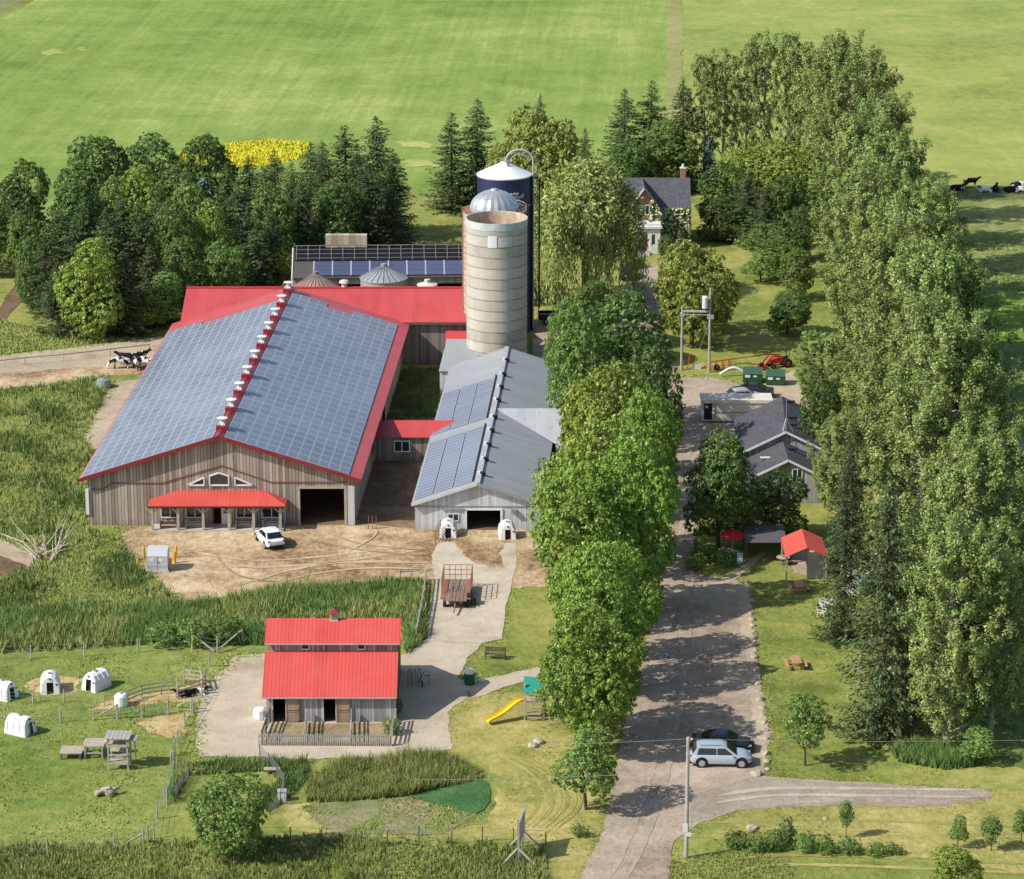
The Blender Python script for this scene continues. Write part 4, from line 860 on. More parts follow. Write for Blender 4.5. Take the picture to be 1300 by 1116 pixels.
# ---------------------------------------------------------------- big cattle barn
def big_barn():
    O = at(281.5, 667); K = Fr(0.047); L = 56.0; HW = 12.35; EX = 13.1; ZE = 4.62; ZA = 8.78; sl = (ZA-ZE)/EX
    t = thing('cattle_barn', 'huge timber clad barn with solar covered red roof and red front porch', 'barn', O)
    zt = lambda x: ZA-abs(x)*sl-0.14
    b = MB()
    door = (7.35, 11.45, 0, 3.6); pdoor = (-0.75, 0.0, 0.0, 2.15)
    wins = [(-5.55, -3.95, 0.85, 2.1), (-3.25, -1.65, 0.85, 2.1), (1.45, 2.85, 0.85, 2.1), (3.8, 5.55, 0.85, 2.1)]
    wallrun(b, lambda s, z: K(s, 0, z), -HW, HW, zt, [door, pdoor], [0])
    wallrun(b, lambda s, z: K(s, L, z), -HW, HW, zt, [], [0])
    wallrun(b, lambda s, z: K(HW, s, z), 0, L, lambda s: zt(HW), [(18, 20, 1.2, 2.4), (30, 33, 0, 3)])
    wallrun(b, lambda s, z: K(-HW, s, z), 0, L, lambda s: zt(HW), [(i*5.5+2, i*5.5+6, 1.0, 3.6) for i in range(9)])
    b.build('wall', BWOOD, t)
    fl = MB(); fl.face([K(-HW, 0.1, .05), K(HW, 0.1, .05), K(HW, L, .05), K(-HW, L, .05)]); fl.build('floor', MUD, t)
    for sgn in (-1, 1):
        r = MB(); slab(r, [K(0, -0.5, ZA), K(sgn*EX, -0.5, ZE), K(sgn*EX, L+0.6, ZE), K(0, L+0.6, ZA)][::sgn], 0.1); r.build('roof_slope', RED, t)
        f = MB(); f.bar(K(0, -0.56, ZA-0.1), K(sgn*EX, -0.56, ZE-0.1), 0.06, 0.3); f.build('barge_board', REDM, t)
        un = Vector((sgn*EX, 0, ZE-ZA)).normalized(); nn = Vector((sgn*-(ZE-ZA)/EX, 0, 1)).normalized()
        def P(u, v, h, un=un, nn=nn):
            q = Vector((0, 0, ZA))+un*u+nn*h; return K(q.x, v, q.z)
        ncol = 12 if sgn > 0 else 13; nrow = 33 if sgn > 0 else 32
        solo = {(c, r_) for r_ in range(4) for c in range(ncol)} if sgn > 0 else {(c, r_) for r_ in range(4) for c in range(ncol)}
        skip = {(c, nrow-1) for c in range(4, 7)} if sgn > 0 else {(c, nrow-1) for c in range(0, 9)}
        panel_grid(t, P, ncol, nrow, 1.0, 1.66, solo, 0.5, -0.35, skip)
    rc = MB(); rc.poly([K(-.42, -.55, ZA-.05), K(0, -.55, ZA+.16), K(.42, -.55, ZA-.05), K(-.42, L+.6, ZA-.05), K(0, L+.6, ZA+.16), K(.42, L+.6, ZA-.05)], [(0, 1, 4, 3), (1, 2, 5, 4), (0, 2, 1), (3, 4, 5), (0, 3, 5, 2)]); rc.build('ridge_cap', REDM, t)
    # ridge exhaust fans: a flared white hood on a maroon base
    ys = [at(300, q, 9.9).y-O.y for q in (529, 505.5, 484.5, 464, 444, 425.6, 408, 390.6, 374, 357)]
    for y in ys:
        v = MB(); v.box(-.5, .5, y-.65, y+.65, ZA-.1, ZA+.38); v.v = [K(*p) if False else (p[0]+K.k*p[1], p[1], p[2]) for p in v.v]
        base = v.build('fan_base', REDM, t)
        h = MB(); c = (K.k*y, y, 0)
        h.lathe([(0.26, ZA+.38), (0.16, ZA+.68), (0.2, ZA+.85), (0.48, ZA+.96), (0.52, ZA+1.02), (0.0, ZA+1.07)], 14, 0, c)
        for k in range(4):
            a = k*math.pi/2+.6; h.bar((c[0]+.1*math.cos(a), y+.1*math.sin(a), ZA+.7), (c[0]+.45*math.cos(a), y+.45*math.sin(a), ZA+.4), .1, .07)
        h.build('fan_hood', WHITE, base)
    # drip seam on the gable
    zz = lambda py: (667-py)/13.0
    X = lambda px: (px-281.5)/13.62
    sm = MB(); pts = [(117, 621), (132, 621), (145, 613), (208, 613), (283, 591), (345, 612), (440, 612)]
    for (a, c), (d, e) in zip(pts, pts[1:]): sm.bar(K(X(a), -.04, zz(c)), K(X(d), -.04, zz(e)), .07, .1)
    sm.build('seam_flashing', paint('reddish_flashing', (0.2, 0.1, 0.08)), t)
    # gable windows
    wp = lambda s, z, o=0: K(s, -0.03-o, z)
    def polywin(pts):
        b = MB(); n = len(pts)
        for i in range(n):
            a, c = pts[i], pts[(i+1) % n]; b.bar(K(a[0], -.08, a[1]), K(c[0], -.08, c[1]), .1, .14)
        w = b.build('gable_window', WHITE if len(pts) == 3 else WHITE, t); g = MB(); g.face([K(p[0], -.05, p[1]) for p in pts]); g.build('pane', GLASS, w)
    polywin([(X(268), 3.95), (X(292), 3.95), (X(292), 4.85), (X(280), 5.15), (X(268), 4.85)])
    polywin([(X(240), 3.95), (X(261), 3.95), (X(261), 4.7)]); polywin([(X(300), 3.95), (X(323), 3.95), (X(300), 4.7)])
    for w in wins: window(t, wp, *w, d=.06, panes=2)
    # openings: frames
    for o in (door,):
        f = MB(); f.bar(K(o[0]-.12, -.05, 0), K(o[0]-.12, -.05, o[3]+.1), .24, .1); f.bar(K(o[1]+.12, -.05, 0), K(o[1]+.12, -.05, o[3]+.1), .24, .1); f.bar(K(o[0]-.2, -.08, o[3]+.12), K(o[1]+.2, -.08, o[3]+.12), .1, .2)
        f.build('door_frame', TIMB, t)
    sd = MB(); sd.box(*[K(11.75, 0, 0)[0], 12.4], -.14, -.04, 0.05, 3.9); sd.build('sliding_door', WHITEB, t)
    d = MB(); d.box(0.0, 0.95, -.12, -.04, .12, 2.2); dd = d.build('door', WHITE, t); g = MB(); g.box(.2, .75, -.135, -.121, 1.2, 1.95); g.build('pane', GLASS, dd)
    dp = MB(); dp.bar(K(-HW-.05, -.1, 1.1), K(-HW-.05, -.1, 3.6), .3, .12); dp.build('downspout', WHITE, t)
    # porch
    pr_ = thing('porch', None, None); del pr_
    sl_ = MB(); sl_.box(-6.5, 5.9, -1.95, -.02, .0, .16); sl_.build('porch_slab', CONCR, t)
    pf = MB(); a, c, zt_, zb = -6.55, 6.15, 3.42, 2.62; D = -2.15
    q = [(-3.95, -.06, zt_), (4.1, -.06, zt_), (c, D, zb), (a, D, zb)]
    slab(pf, [q[0], q[3], q[2], q[1]], .1); slab(pf, [(a, -.06, zb), q[3], q[0]], .1); slab(pf, [q[1], q[2], (c, -.06, zb)], .1)
    pf.build('porch_roof', ribbed('bright_red_metal', (0.62, 0.085, 0.065), w=.3), t)
    fa_ = MB(); fa_.box(a, c, D-.04, D+.04, zb-.22, zb-.1); fa_.build('fascia', paint('dark_fascia', (0.05, 0.02, 0.02)), t)
    for px in (197.5, 230, 261.6, 294, 325, 358.6):
        x = X(px)-.05; p = MB(); p.box(x-.12, x+.12, -1.92, -1.68, .16, zb-.2)
        for s_ in (-1, 1):
            p.bar((x, -1.8, 1.75), (x+s_*.62, -1.8, 2.38), .12, .12)
        p.build('porch_post', TIMB, t)
    for x0 in (-5.6, -3.2, 1.4, 3.9):
        w = MB()
        for z in (.3, .5, .7): w.bar((x0, -1.1, z), (x0+1.6, -1.1, z), .05, .1)
        w.box(x0, x0+1.6, -1.4, -.95, .55, .6)
        for xx in (x0+.05, x0+1.55): w.box(xx-.05, xx+.05, -1.4, -.95, .16, .95)
        bn = w.build('porch_bench', paint('porch_bench_wood', (0.36, 0.25, 0.15)) if x0 < -5 else GTIMB, None); bn.location = O
        props(bn, {-5.6: 'orange brown bench at the left end of the barn porch', -3.2: 'grey bench left of the barn door', 1.4: 'grey bench right of the barn door', 3.9: 'grey bench at the right end of the barn porch'}[x0], 'bench', 'benches on the barn porch')
big_barn()
# ---------------------------------------------------------------- rear red roofed barn
def rear_barn():
    x0 = at(231, 470).x-1; O = at(530, 467); Y = 327.9; K = Fr(0)
    xl = atY(229, 409, Y-.4).x; xr = atY(606, 409, Y).x
    t = thing('hay_barn', 'long low red roofed timber barn crossing behind the big barn', 'barn', (0, Y, 0))
    ze = atY(540, 409, Y-.4).z; W2 = 7.0; za = atY(540, 365, Y+W2).z
    b = MB(); sl = (za-ze)/(W2+.4); zw = ze+.4*sl-.1
    wallrun(b, lambda s, z: (s, 0, z), xl+.5, xr, lambda s: zw, [(-7.5, -5.4, 0, 2.2)]); wallrun(b, lambda s, z: (s, 2*W2, z), xl+.5, xr, lambda s: zw)
    for x in (xl+.5, xr): wallrun(b, lambda s, z: (x, s, z), 0, 2*W2, lambda s: zw+(W2-abs(s-W2))*sl, brk=[W2])
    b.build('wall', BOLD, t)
    for sg in (0, 1):
        r = MB(); e = -.4 if sg == 0 else 2*W2+.4
        q = [(xl, e, ze), (xr, e, ze), (xr, W2, za), (xl, W2, za)]; slab(r, q if sg == 0 else q[::-1], .1); r.build('roof_slope', RED, t)
    rc = MB(); rc.bar((xl-.02, W2, za+.02), (xr, W2, za+.02), .5, .08); rc.build('ridge_cap', REDP, t)
    fc = MB(); fc.box(xl, xr, -.46, -.42, ze-.3, ze-.04); fc.build('fascia', DTIMB, t)
    v = MB(); c = (atY(437, 370, Y+W2).x, W2+.3, 0); v.lathe([(.35, za-.2), (.3, za+.4), (.6, za+.5), (.45, za+.75), (0, za+.85)], 14, 0, c); v.build('roof_vent', CREAM, t)
    lo = MB(); a = atY(565, 430, Y-3).x; e_ = atY(600, 430, Y-3).x
    slab(lo, [(a, -3, 2.9), (e_, -3, 2.9), (e_, -.03, 3.9), (a, -.03, 3.9)], .08); lo.build('lean_to_roof', RED, t)
    lw = MB(); wallrun(lw, lambda s, z: (s, -2.8, z), a+.2, e_, lambda s: 2.8); wallrun(lw, lambda s, z: (a+.2, s, z), -2.8, 0, lambda s: 2.8+(s+2.8)*.33); lw.build('lean_to_wall', BOLD, t)
rear_barn()
# ---------------------------------------------------------------- machinery shed with solar rack
def solar_shed():
    P0 = at(371, 353, 4.0); t = thing('machinery_shed', 'long dark roofed machinery shed with a row of blue solar panels behind the red roof', 'shed', (P0.x, P0.y, 0), R_(2.2))
    L = 27.0; D = 6.2; za = 6.1; ze = 4.0
    b = MB()
    ops = [(5.5, 9.5, 0, 3.1), (15, 21.5, 0, 3.1), (22.5, 26, 0, 3.1)]
    wallrun(b, lambda s, z: (s, .4, z), .1, L, lambda s: 4.0, ops); wallrun(b, lambda s, z: (s, 12, z), .1, L, lambda s: 4.0)
    for x in (.1, L): wallrun(b, lambda s, z: (x, s, z), .4, 12, lambda s: 4+min(s, 12.4-s)*.33, brk=[6.2])
    b.build('wall', boards('pinkish_boards', [(0.3, 0.24, 0.21), (0.42, 0.35, 0.31), (0.5, 0.43, 0.38)]), t)
    for sg in (0, 1):
        r = MB(); q = [(0, 0, ze), (L, 0, ze), (L, D, za), (0, D, za)] if sg == 0 else [(L, 2*D, ze), (0, 2*D, ze), (0, D, za), (L, D, za)]
        slab(r, q, .1); r.build('roof_slope', paint('dark_brown_roof', (0.1, 0.09, 0.085), .8), t)
    fr = MB(); fr.bar((-.05, 0, 3.95), (-.05, D, za), .12, .25); fr.bar((-.05, 0, 1), (-.05, 0, 4), .2, .2); fr.build('white_trim', WHITE, t)
    rr = MB(); rr.bar((0, D-.1, za+.35), (L, D-.1, za+.35), .1, .08)
    sn = (za-ze)/D
    for v in (3.7, 4.6, 5.5): rr.bar((.3, v, ze+v*sn+.25), (L, v, ze+v*sn+.25), .06, .06)
    for i in range(20): x = .4+i*1.38; rr.bar((x, 3.4, ze+3.4*sn+.15), (x, D-.1, za+.3), .06, .06)
    rr.build('mounting_rail', paint('rack_rail', (0.3, 0.25, 0.24), .5), t)
    bk = MB(); slab(bk, [(.2, 3.4, ze+3.4*sn+.12), (L, 3.4, ze+3.4*sn+.12), (L, D-.05, za+.1), (.2, D-.05, za+.1)], .04); bk.build('roof_membrane', BLACK, t)
    hx = Vector((0, D, za-ze)).normalized(); nx = Vector((0, -(za-ze), D)).normalized()
    blue = panel_mat('blue_solar_cells', (0.07, 0.08, 0.15), None)
    k = 0
    for g in range(11):
        for r in range(3):
            b = MB(); x0 = 2.6+g*2.2; u0 = .25+r*1.03
            def P(u, x, h): q = Vector((x, 0, ze))+hx*u+nx*h; return tuple(q)
            o = [P(u0, x0, .2), P(u0, x0+2.02, .2), P(u0+.96, x0+2.02, .2), P(u0+.96, x0, .2)]; l = [P(u0, x0, .15), P(u0, x0+2.02, .15), P(u0+.96, x0+2.02, .15), P(u0+.96, x0, .15)]
            b.face(o, 0)
            for i in range(4): j = (i+1) % 4; b.face([l[i], l[j], o[j], o[i]], 1)
            b.build('solar_panel', [blue, PVF], t)
        fr = MB(); fr.bar(P(.2, x0-.09, .19), P(3.35, x0-.09, .19), .16, .06); fr.build('panel_strip', PVF, t)
    s = thing('bale_stack', 'pale stack of blocks showing above the ridge of the machinery shed', 'stack', (atY(412, 313, P0.y+11).x, P0.y+13, 0))
    for i in range(7):
        for j in range(5): m = MB(); m.box(i*.72, i*.72+.7, 0, .9, j*1.24, j*1.24+1.2); m.build('bale', paint('bale_%d' % ((i+j) % 3), [(0.5, 0.42, 0.3), (0.58, 0.52, 0.4), (0.42, 0.34, 0.22)][(i+j) % 3], .9, var=.4, scale=5), s)
solar_shed()
# ---------------------------------------------------------------- grain bins
def grain_bin(px, apexy, evy, wpx, Y, wallm, roofm, label, name='grain_bin', ribs=True):
    c = atY(px, evy, Y); r = wpx/2/(F/(Y*cp+(HC-c.z)*sp)); za = atY(px, apexy, Y).z; ze = c.z
    t = thing(name, label, 'grain bin' if name == 'grain_bin' else 'tank', (c.x, Y, 0))
    w = MB(); w.lathe([(r, 0), (r, ze)], 32); w.build('wall', wallm, t)
    f = MB(); n = 24; f.lathe([(r+.12, ze-.05), (r+.1, ze+.02), (.3, za-.1), (.3, za+.05), (0, za+.1)], n); rf = f.build('roof', roofm, t)
    if ribs:
        for k in range(n):
            a = 2*math.pi*k/n; m = MB(); m.bar(((r+.1)*math.cos(a), (r+.1)*math.sin(a), ze+.05), (.32*math.cos(a), .32*math.sin(a), za-.05), .07, .06); m.build('roof_rib', GREY if roofm is not RUST else RUST, t)
    cap = MB(); cap.tube((0, 0, za), (0, 0, za+.22), .35, .35, 12); cap.build('cap', roofm, t)
corr = N('corrugated_bin'); _q = corr.obj(); _z = corr.n('SeparateXYZ', {0: _q}).outputs[2]
CORR = corr.bsdf(corr.mix(corr.math('LESS_THAN', corr.math('FRACT', corr.math('MULTIPLY', _z, 3.0)), 0.3), (0.52, 0.5, 0.48), (0.36, 0.33, 0.31)), 0.45, 0.3)
grain_bin(487.5, 337, 352, 60, 352, CORR, paint('bin_roof_steel', (0.42, 0.46, 0.46), .45, .3), 'galvanised grain bin with a ribbed conical roof behind the red roof')
grain_bin(401, 347, 366, 60, 348, RUST, paint('rusty_bin_roof', (0.4, 0.22, 0.15), .8, 0, .35, 2), 'rusty conical roofed grain bin peeping over the big barn ridge end')
grain_bin(542.5, 357, 361, 24, 346, CREAM, CREAM, 'small cream feed tank between the grain bin and the silo', 'feed_tank', False)
# ---------------------------------------------------------------- silos
def silo_mat(name, base, rust=0.3):
    g = N(name); q = g.obj(); xyz = g.n('SeparateXYZ', {0: q}); z = xyz.outputs[2]
    ang = g.math('MULTIPLY', g.math('ARCTAN2', xyz.outputs[1], xyz.outputs[0]), 3.3)
    uvv = g.n('CombineXYZ', {0: ang, 1: z})
    course = g.math('FLOOR', g.math('DIVIDE', z, 1.17)); rnd = g.n('TexWhiteNoise', {'W': course}, noise_dimensions='1D').outputs[0]
    col = g.math('FLOOR', g.math('DIVIDE', g.math('ADD', ang, g.math('MULTIPLY', course, 0.4)), 1.1))
    r2 = g.n('TexWhiteNoise', {'Vector': g.n('CombineXYZ', {0: col, 1: course})}, noise_dimensions='2D').outputs[0]
    st = g.noise(g.n('Mapping', {'Vector': uvv, 'Scale': (1.5, 0.18, 1)}), 1.0, 5, 0.7); bl = g.noise(uvv, 0.5, 5, 0.65)
    f = g.math('ADD', g.math('MULTIPLY', rnd, .2), g.math('ADD', g.math('MULTIPLY', r2, .14), g.math('ADD', g.math('MULTIPLY', st, .35), g.math('MULTIPLY', bl, .4))))
    c = g.ramp(f, [(0.3, mulc(base, .72)), (0.5, base), (0.75, mulc(base, 1.22))])
    fr = g.math('FRACT', g.math('DIVIDE', z, 1.17)); ln = g.math('LESS_THAN', fr, 0.07)
    c = g.mix(g.math('MULTIPLY', ln, .6), c, mulc(base, .42))
    top = g.ramp(g.math('MULTIPLY', z, 1/18.0), [(0.86, 0.0), (0.99, 1.0)])
    c = g.mix(g.math('MULTIPLY', top, .5), c, (0.36, 0.4, 0.36))
    return g.bsdf(c, .92, 0, .15, bump=st, bstr=.15)
SILO = silo_mat('silo_staves', (0.47, 0.43, 0.36))
def silos():
    # open-topped concrete silo
    Y = 322.6; c = atY(630.5, 276, Y); r = 3.28; H = c.z
    t = thing('concrete_silo', 'tall open topped concrete stave silo with a rusty inside, in front of the others', 'silo', (c.x, Y, 0))
    w = MB(); w.lathe([(r, 0), (r, H-.75)], 48); w.build('wall', SILO, t, smooth=True)
    rim = MB(); rim.lathe([(r+.03, H-.8), (r+.05, H), (r-.04, H), (r-.06, H-.4)], 48); rim.build('rim', paint('greenish_rim', (0.55, 0.62, 0.57), .8, var=.25), t, smooth=True)
    inn = MB(); inn.lathe([(r-.07, H-.05), (r-.07, 9)], 48); inn.lathe([(r-.14, 10.2), (0, 10.5)], 48); inn.build('lining', paint('rusty_lining', (0.62, 0.47, 0.34), .9, var=.45, scale=1.0), t)
    for k in range(15):
        z = (k+1)*1.17; m = MB(); m.lathe([(r+.012, z-.03), (r+.04, z), (r+.012, z+.03)], 48); m.build('hoop', paint('silo_hoop', (0.3, 0.27, 0.22), .8) if k == 0 else bpy.data.materials['silo_hoop'], t)
    for a0, a1, z0, z1 in ((-1.86, -1.56, 15.2, 16.5), (-1.52, -1.06, 15.25, 16.35)):
        m = MB(); m.lathe([(r+.045, z0), (r+.045, z1)], 8, a0=a0, a1=a1); m.build('painted_panel', WHITE if a0 < -1.8 else paint('faded_white_panel', (0.6, 0.58, 0.52), .8, var=.3), t)
    # domed silo behind
    Y2 = 330.2; c2 = atY(627.5, 266, Y2); H2 = c2.z; r2 = 3.42
    t2 = thing('domed_silo', 'concrete silo with a silver ribbed dome standing right behind the open topped one', 'silo', (c2.x, Y2, 0))
    w = MB(); w.lathe([(r2, 0), (r2, H2)], 48); w.build('wall', silo_mat('silo_staves_rusty', (0.44, 0.34, 0.27)), t2, smooth=True)
    for k in range(int(H2/.63)):
        m = MB(); z = .4+k*.63; m.lathe([(r2+.01, z-.04), (r2+.05, z), (r2+.01, z+.04)], 40); m.build('hoop', RUST, t2)
    d = MB(); rd = 2.65; hd = atY(627, 241, Y2).z-H2; rd = 2.65
    n = 40; prof = [(rd*math.cos(u), H2+hd*math.sin(u)) for u in [i*math.pi/2/9 for i in range(10)]]
    d.lathe([(rd, H2-.1)]+prof[:-1]+[(.02, H2+hd)], n, flute=0.035); d.build('dome', paint('dome_metal', (0.5, 0.52, 0.53), .35, .45, var=.15), t2)
    cp_ = MB(); cp_.lathe([(.45, H2+hd-.08), (.35, H2+hd+.12), (0, H2+hd+.16)], 12); cp_.build('dome_cap', LGREY, t2)
    pl = MB(); pl.lathe([(rd, H2-.05), (r2+.15, H2-.05), (r2+.15, H2+.02), (rd, H2+.02)], 32); pl.build('walkway', RUST, t2)
    cg = MB()
    for a in [-.9+i*.22 for i in range(9)]: cg.bar(((r2+.1)*math.cos(a), (r2+.1)*math.sin(a), H2-.5), ((r2+.1)*math.cos(a), (r2+.1)*math.sin(a), H2+.5), .05)
    cg.lathe([(r2+.12, H2+.45), (r2+.12, H2+.52)], 12, a0=-.9, a1=.9); cg.lathe([(r2+.12, H2+.1), (r2+.12, H2+.15)], 12, a0=-.9, a1=.9); cg.build('railing', LGREY, t2)
    ch = MB(); ch.box(-r2-.14, -r2-.02, -.3, .3, 0, H2+.2); ch.build('chute', paint('rusty_chute', (0.34, 0.24, 0.18), .8, var=.3), t2)
    # blue silo
    Y3 = 343.0; c3 = atY(640, 221, Y3); H3 = c3.z; r3 = 3.06
    t3 = thing('blue_silo', 'navy blue enamelled silo with a white conical roof and a curved filler pipe', 'silo', (c3.x, Y3, 0))
    navy = paint('navy_enamel', (0.035, 0.038, 0.12), .25, var=.25, scale=.6, spec=.6)
    w = MB(); w.lathe([(r3, 0), (r3, H3)], 48); w.build('wall', navy, t3, smooth=True)
    rf = MB(); za = atY(640, 206, Y3).z; rf.lathe([(r3+.06, H3-.12), (r3+.1, H3+.02), (.5, za-.06), (.4, za+.05), (0, za+.1)], 32); rf.build('roof', paint('white_enamel_roof', (0.82, 0.82, 0.82), .4, var=.05), t3)
    hp = MB()
    for k in range(3): a = 1+k*2.1; hp.tube((.9*math.cos(a), .9*math.sin(a), za-.3), (.9*math.cos(a), .9*math.sin(a), za+.1), .14, .14, 8)
    hp.tube((.1, 0, za), (.1, 0, za+.5), .22, .18, 10); hp.build('roof_hatch', GREY, t3)
    pp = MB(); R0 = 1.55; pts = [(0.15, -.3, za+.3)]
    cx = .2+R0
    for i in range(13):
        a = math.pi*(1-i/12); pts.append((cx+R0*math.cos(a), -.3, za+.2+R0*.85*math.sin(a)))
    pts += [(cx+R0, -.3, H3-1), (cx+R0, -.3, .3)]
    pp.path(pts, [.11]*len(pts), 8); pp.build('filler_pipe', LGREY, t3)
    lc = MB()
    for i in range(1, 12):
        a = math.pi*(1-i/12); lc.bar((cx+R0*math.cos(a), -.3, za+.2+R0*.85*math.sin(a)), (cx+R0*.7*math.cos(a), -.3, za+.1+R0*.55*math.sin(a)), .03)
    lc.path([(cx+R0*.7*math.cos(math.pi*(1-i/12)), -.3, za+.1+R0*.55*math.sin(math.pi*(1-i/12))) for i in range(13)], [.04]*13, 6); lc.build('pipe_brace', LGREY, t3)
    ld = MB(); x = r3+.3
    for dx in (0, .55): ld.bar((x+dx, .3, .2), (x+dx, .3, H3+.6), .07)
    for k in range(60): ld.bar((x, .3, .3+k*.34), (x+.55, .3, .3+k*.34), .035)
    ld.build('ladder', GREY, t3)
    cg = MB(); cg.box(r3-.05, r3+.22, -.45, .1, 0, H3-.2); cg.box(r3+.9, r3+1.05, -.1, .1, 2.5, H3-.5); cg.build('chute', BLACK, t3)
    bd = MB(); a0, a1 = -1.2, -.2; zb = atY(660, 258, Y3).z; bd.lathe([(r3+.02, zb-.04), (r3+.05, zb), (r3+.02, zb+.06)], 16, a0=-1.25, a1=-.1); bd.build('pale_band', LGREY, t3)
    # the faded white lettering, legible only as strokes
    rg = random.Random(3)
    lt = MB()
    for (xa, xb, py, h) in ((647, 659, 246, .22), (650, 665, 250, .42), (652, 659, 254, .2)):
        x = (xa-640)/11.3; xe = (xb-640)/11.3; z = atY(650, py, Y3-2.8).z
        while x < xe:
            wd = rg.uniform(.09, .16); hh = h*rg.uniform(.6, 1)+(0.25 if (py == 250 and x > xe-.25) else 0)
            for (xx, w2) in ((x, .05), (x+wd*.6, .05)):
                if xx < r3*.95:
                    yy = -math.sqrt(max(0, (r3+.03)**2-xx*xx)); lt.box(xx, xx+w2, yy-.14, yy+.03, z-h/2, z-h/2+hh)
            yy = -math.sqrt(max(0, (r3+.03)**2-x*x)); lt.box(x, x+wd*.6, yy-.14, yy+.03, z-h/2+hh*.4, z-h/2+hh*.55)
            x += wd+.06
    lt.build('white_lettering', WHITE, t3)
silos()
# ---------------------------------------------------------------- white gabled milking barn
def milk_barn():
    O = at(606.5, 673); K = Fr(0.055); L = 47.5; HW = 5.8; EX = 6.1; ZE = 2.66; ZA = 4.68; sl = (ZA-ZE)/EX
    t = thing('milking_barn', 'whitewashed gabled barn with grey metal roof and solar panels on its left slope', 'barn', O)
    zt = lambda x: ZA-abs(x)*sl-.12
    b = MB(); door = (-1.0, 2.1, 0, 1.95)
    wallrun(b, lambda s, z: K(s, 0, z), -HW, HW, zt, [door], [0]); wallrun(b, lambda s, z: K(s, L, z), -HW, HW, zt, brk=[0])
    for x in (-HW, HW): wallrun(b, lambda s, z: K(x, s, z), 0, L, lambda s: zt(HW), [(i*4+2, i*4+3.2, 1.0, 1.9) for i in range(11)])
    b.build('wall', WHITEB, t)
    fl = MB(); fl.face([K(-HW, .1, .05), K(HW, .1, .05), K(HW, L, .05), K(-HW, L, .05)]); fl.build('floor', MUD, t)
    for sg in (-1, 1):
        r = MB(); slab(r, [K(0, -.35, ZA), K(sg*EX, -.35, ZE), K(sg*EX, L+.3, ZE), K(0, L+.3, ZA)][::sg], .08); r.build('roof_slope', GREYM, t)
        f = MB(); f.bar(K(0, -.4, ZA-.1), K(sg*EX, -.4, ZE-.1), .06, .26); f.build('barge_board', paint('pale_trim', (0.6, 0.62, 0.66)) if sg < 0 else paint('painted_shade_trim', (0.3, 0.33, 0.36)), t)  # right board has its shade painted in as a darker trim colour
    sm = MB(); sm.box(-HW, HW, -.06, -.01, 2.25, 2.35); sm.build('seam_board', GREY, t)
    rc = MB(); rc.bar(K(0, -.38, ZA+.03), K(0, L+.3, ZA+.03), .5, .1); rc.build('ridge_cap', LGREY, t)
    un = Vector((-EX, 0, ZE-ZA)).normalized(); nn = Vector((-(ZA-ZE), 0, EX)).normalized()
    def P(u, v, h): q = Vector((0, 0, ZA))+un*u+nn*h; return K(q.x, v, q.z)
    # panels: six blocks of slim landscape rows
    y1 = at(600, 612-85, 4.4).y-O.y
    blocks = [(0.6, 19.2), (21.4, 37.0)]
    rest = MB(); ns = 0
    for bi, (v0, v1) in enumerate(blocks):
        for c in range(3):
            u0 = .55+c*1.93; nr = int((v1-v0)/.99)
            for r_ in range(nr):
                solo = (bi == 0 and ns < 96)
                m = MB() if solo else rest; ns += solo
                a0, a1, b0, b1 = u0, u0+1.8, v0+r_*.99, v0+r_*.99+.95
                o = [P(a0, b0, .12), P(a1, b0, .12), P(a1, b1, .12), P(a0, b1, .12)]; l = [P(a0, b0, .05), P(a1, b0, .05), P(a1, b1, .05), P(a0, b1, .05)]
                i_ = [P(a0+.03, b0+.05, .123), P(a1-.03, b0+.05, .123), P(a1-.03, b1-.05, .123), P(a0+.03, b1-.05, .123)]
                m.face(i_, 0)
                for k in range(4): j = (k+1) % 4; m.face([o[k], o[j], i_[j], i_[k]], 1); m.face([l[k], l[j], o[j], o[k]], 1)
                if solo: m.build('solar_panel', [PV, PVF], t)
        edge = MB(); edge.bar(P(.5, v0-.05, .1), P(.5, v1, .1), .1, .16); edge.build('array_edge', BLACK, t)
    o = rest.build('solar_panel', [PV, PVF], t); o['kind'] = 'stuff'
    for q in (682.5-0, ):
        pass
    for py in (599, 580.5, 562, 544, 527, 505.5, 489, 473, 455):
        p = at(616, py, 4.9); y = p.y-O.y; b = MB(); b.box(K.k*y+.08, K.k*y+.6, y-.2, y+.2, ZA-.1, ZA+.22); v = b.build('ridge_vent', BLACK, t)
        w = MB(); w.box(K.k*y-.14, K.k*y+.08, y-.22, y+.22, ZA+.02, ZA+.26); w.build('vent_hood', WHITE, v)
    # cross wing to the right
    yw = at(630, 518, ZA).y-O.y; xw = 13.5; hw = 6.0; zw = ZA-.03
    b = MB(); x0 = K.k*yw
    slab(b, [(x0+.3, yw, zw), (x0+EX+.3, yw-hw, ZE-.02), (xw, yw-hw, ZE-.02), (xw, yw, zw)], .08); slab(b, [(xw, yw, zw), (xw, yw+hw, ZE-.02), (x0+EX+.3, yw+hw, ZE-.02), (x0+.3, yw, zw)], .08); b.build('wing_roof', GREYM2, t)
    w = MB(); wallrun(w, lambda s, z: (s, yw-hw+.3, z), x0+EX, xw-.3, lambda s: ZE-.1); wallrun(w, lambda s, z: (xw-.3, s, z), yw-hw+.3, yw+hw-.3, lambda s: ZE-.1+(hw-abs(s-yw))*sl, brk=[yw]); w.build('wing_wall', WHITEB, t)
    # lean-to at the back left
    lo = MB(); y0 = at(560, 471, 2.6).y-O.y; xa = at(557, 471, 2.6).x-O.x; xb = xa+4.0
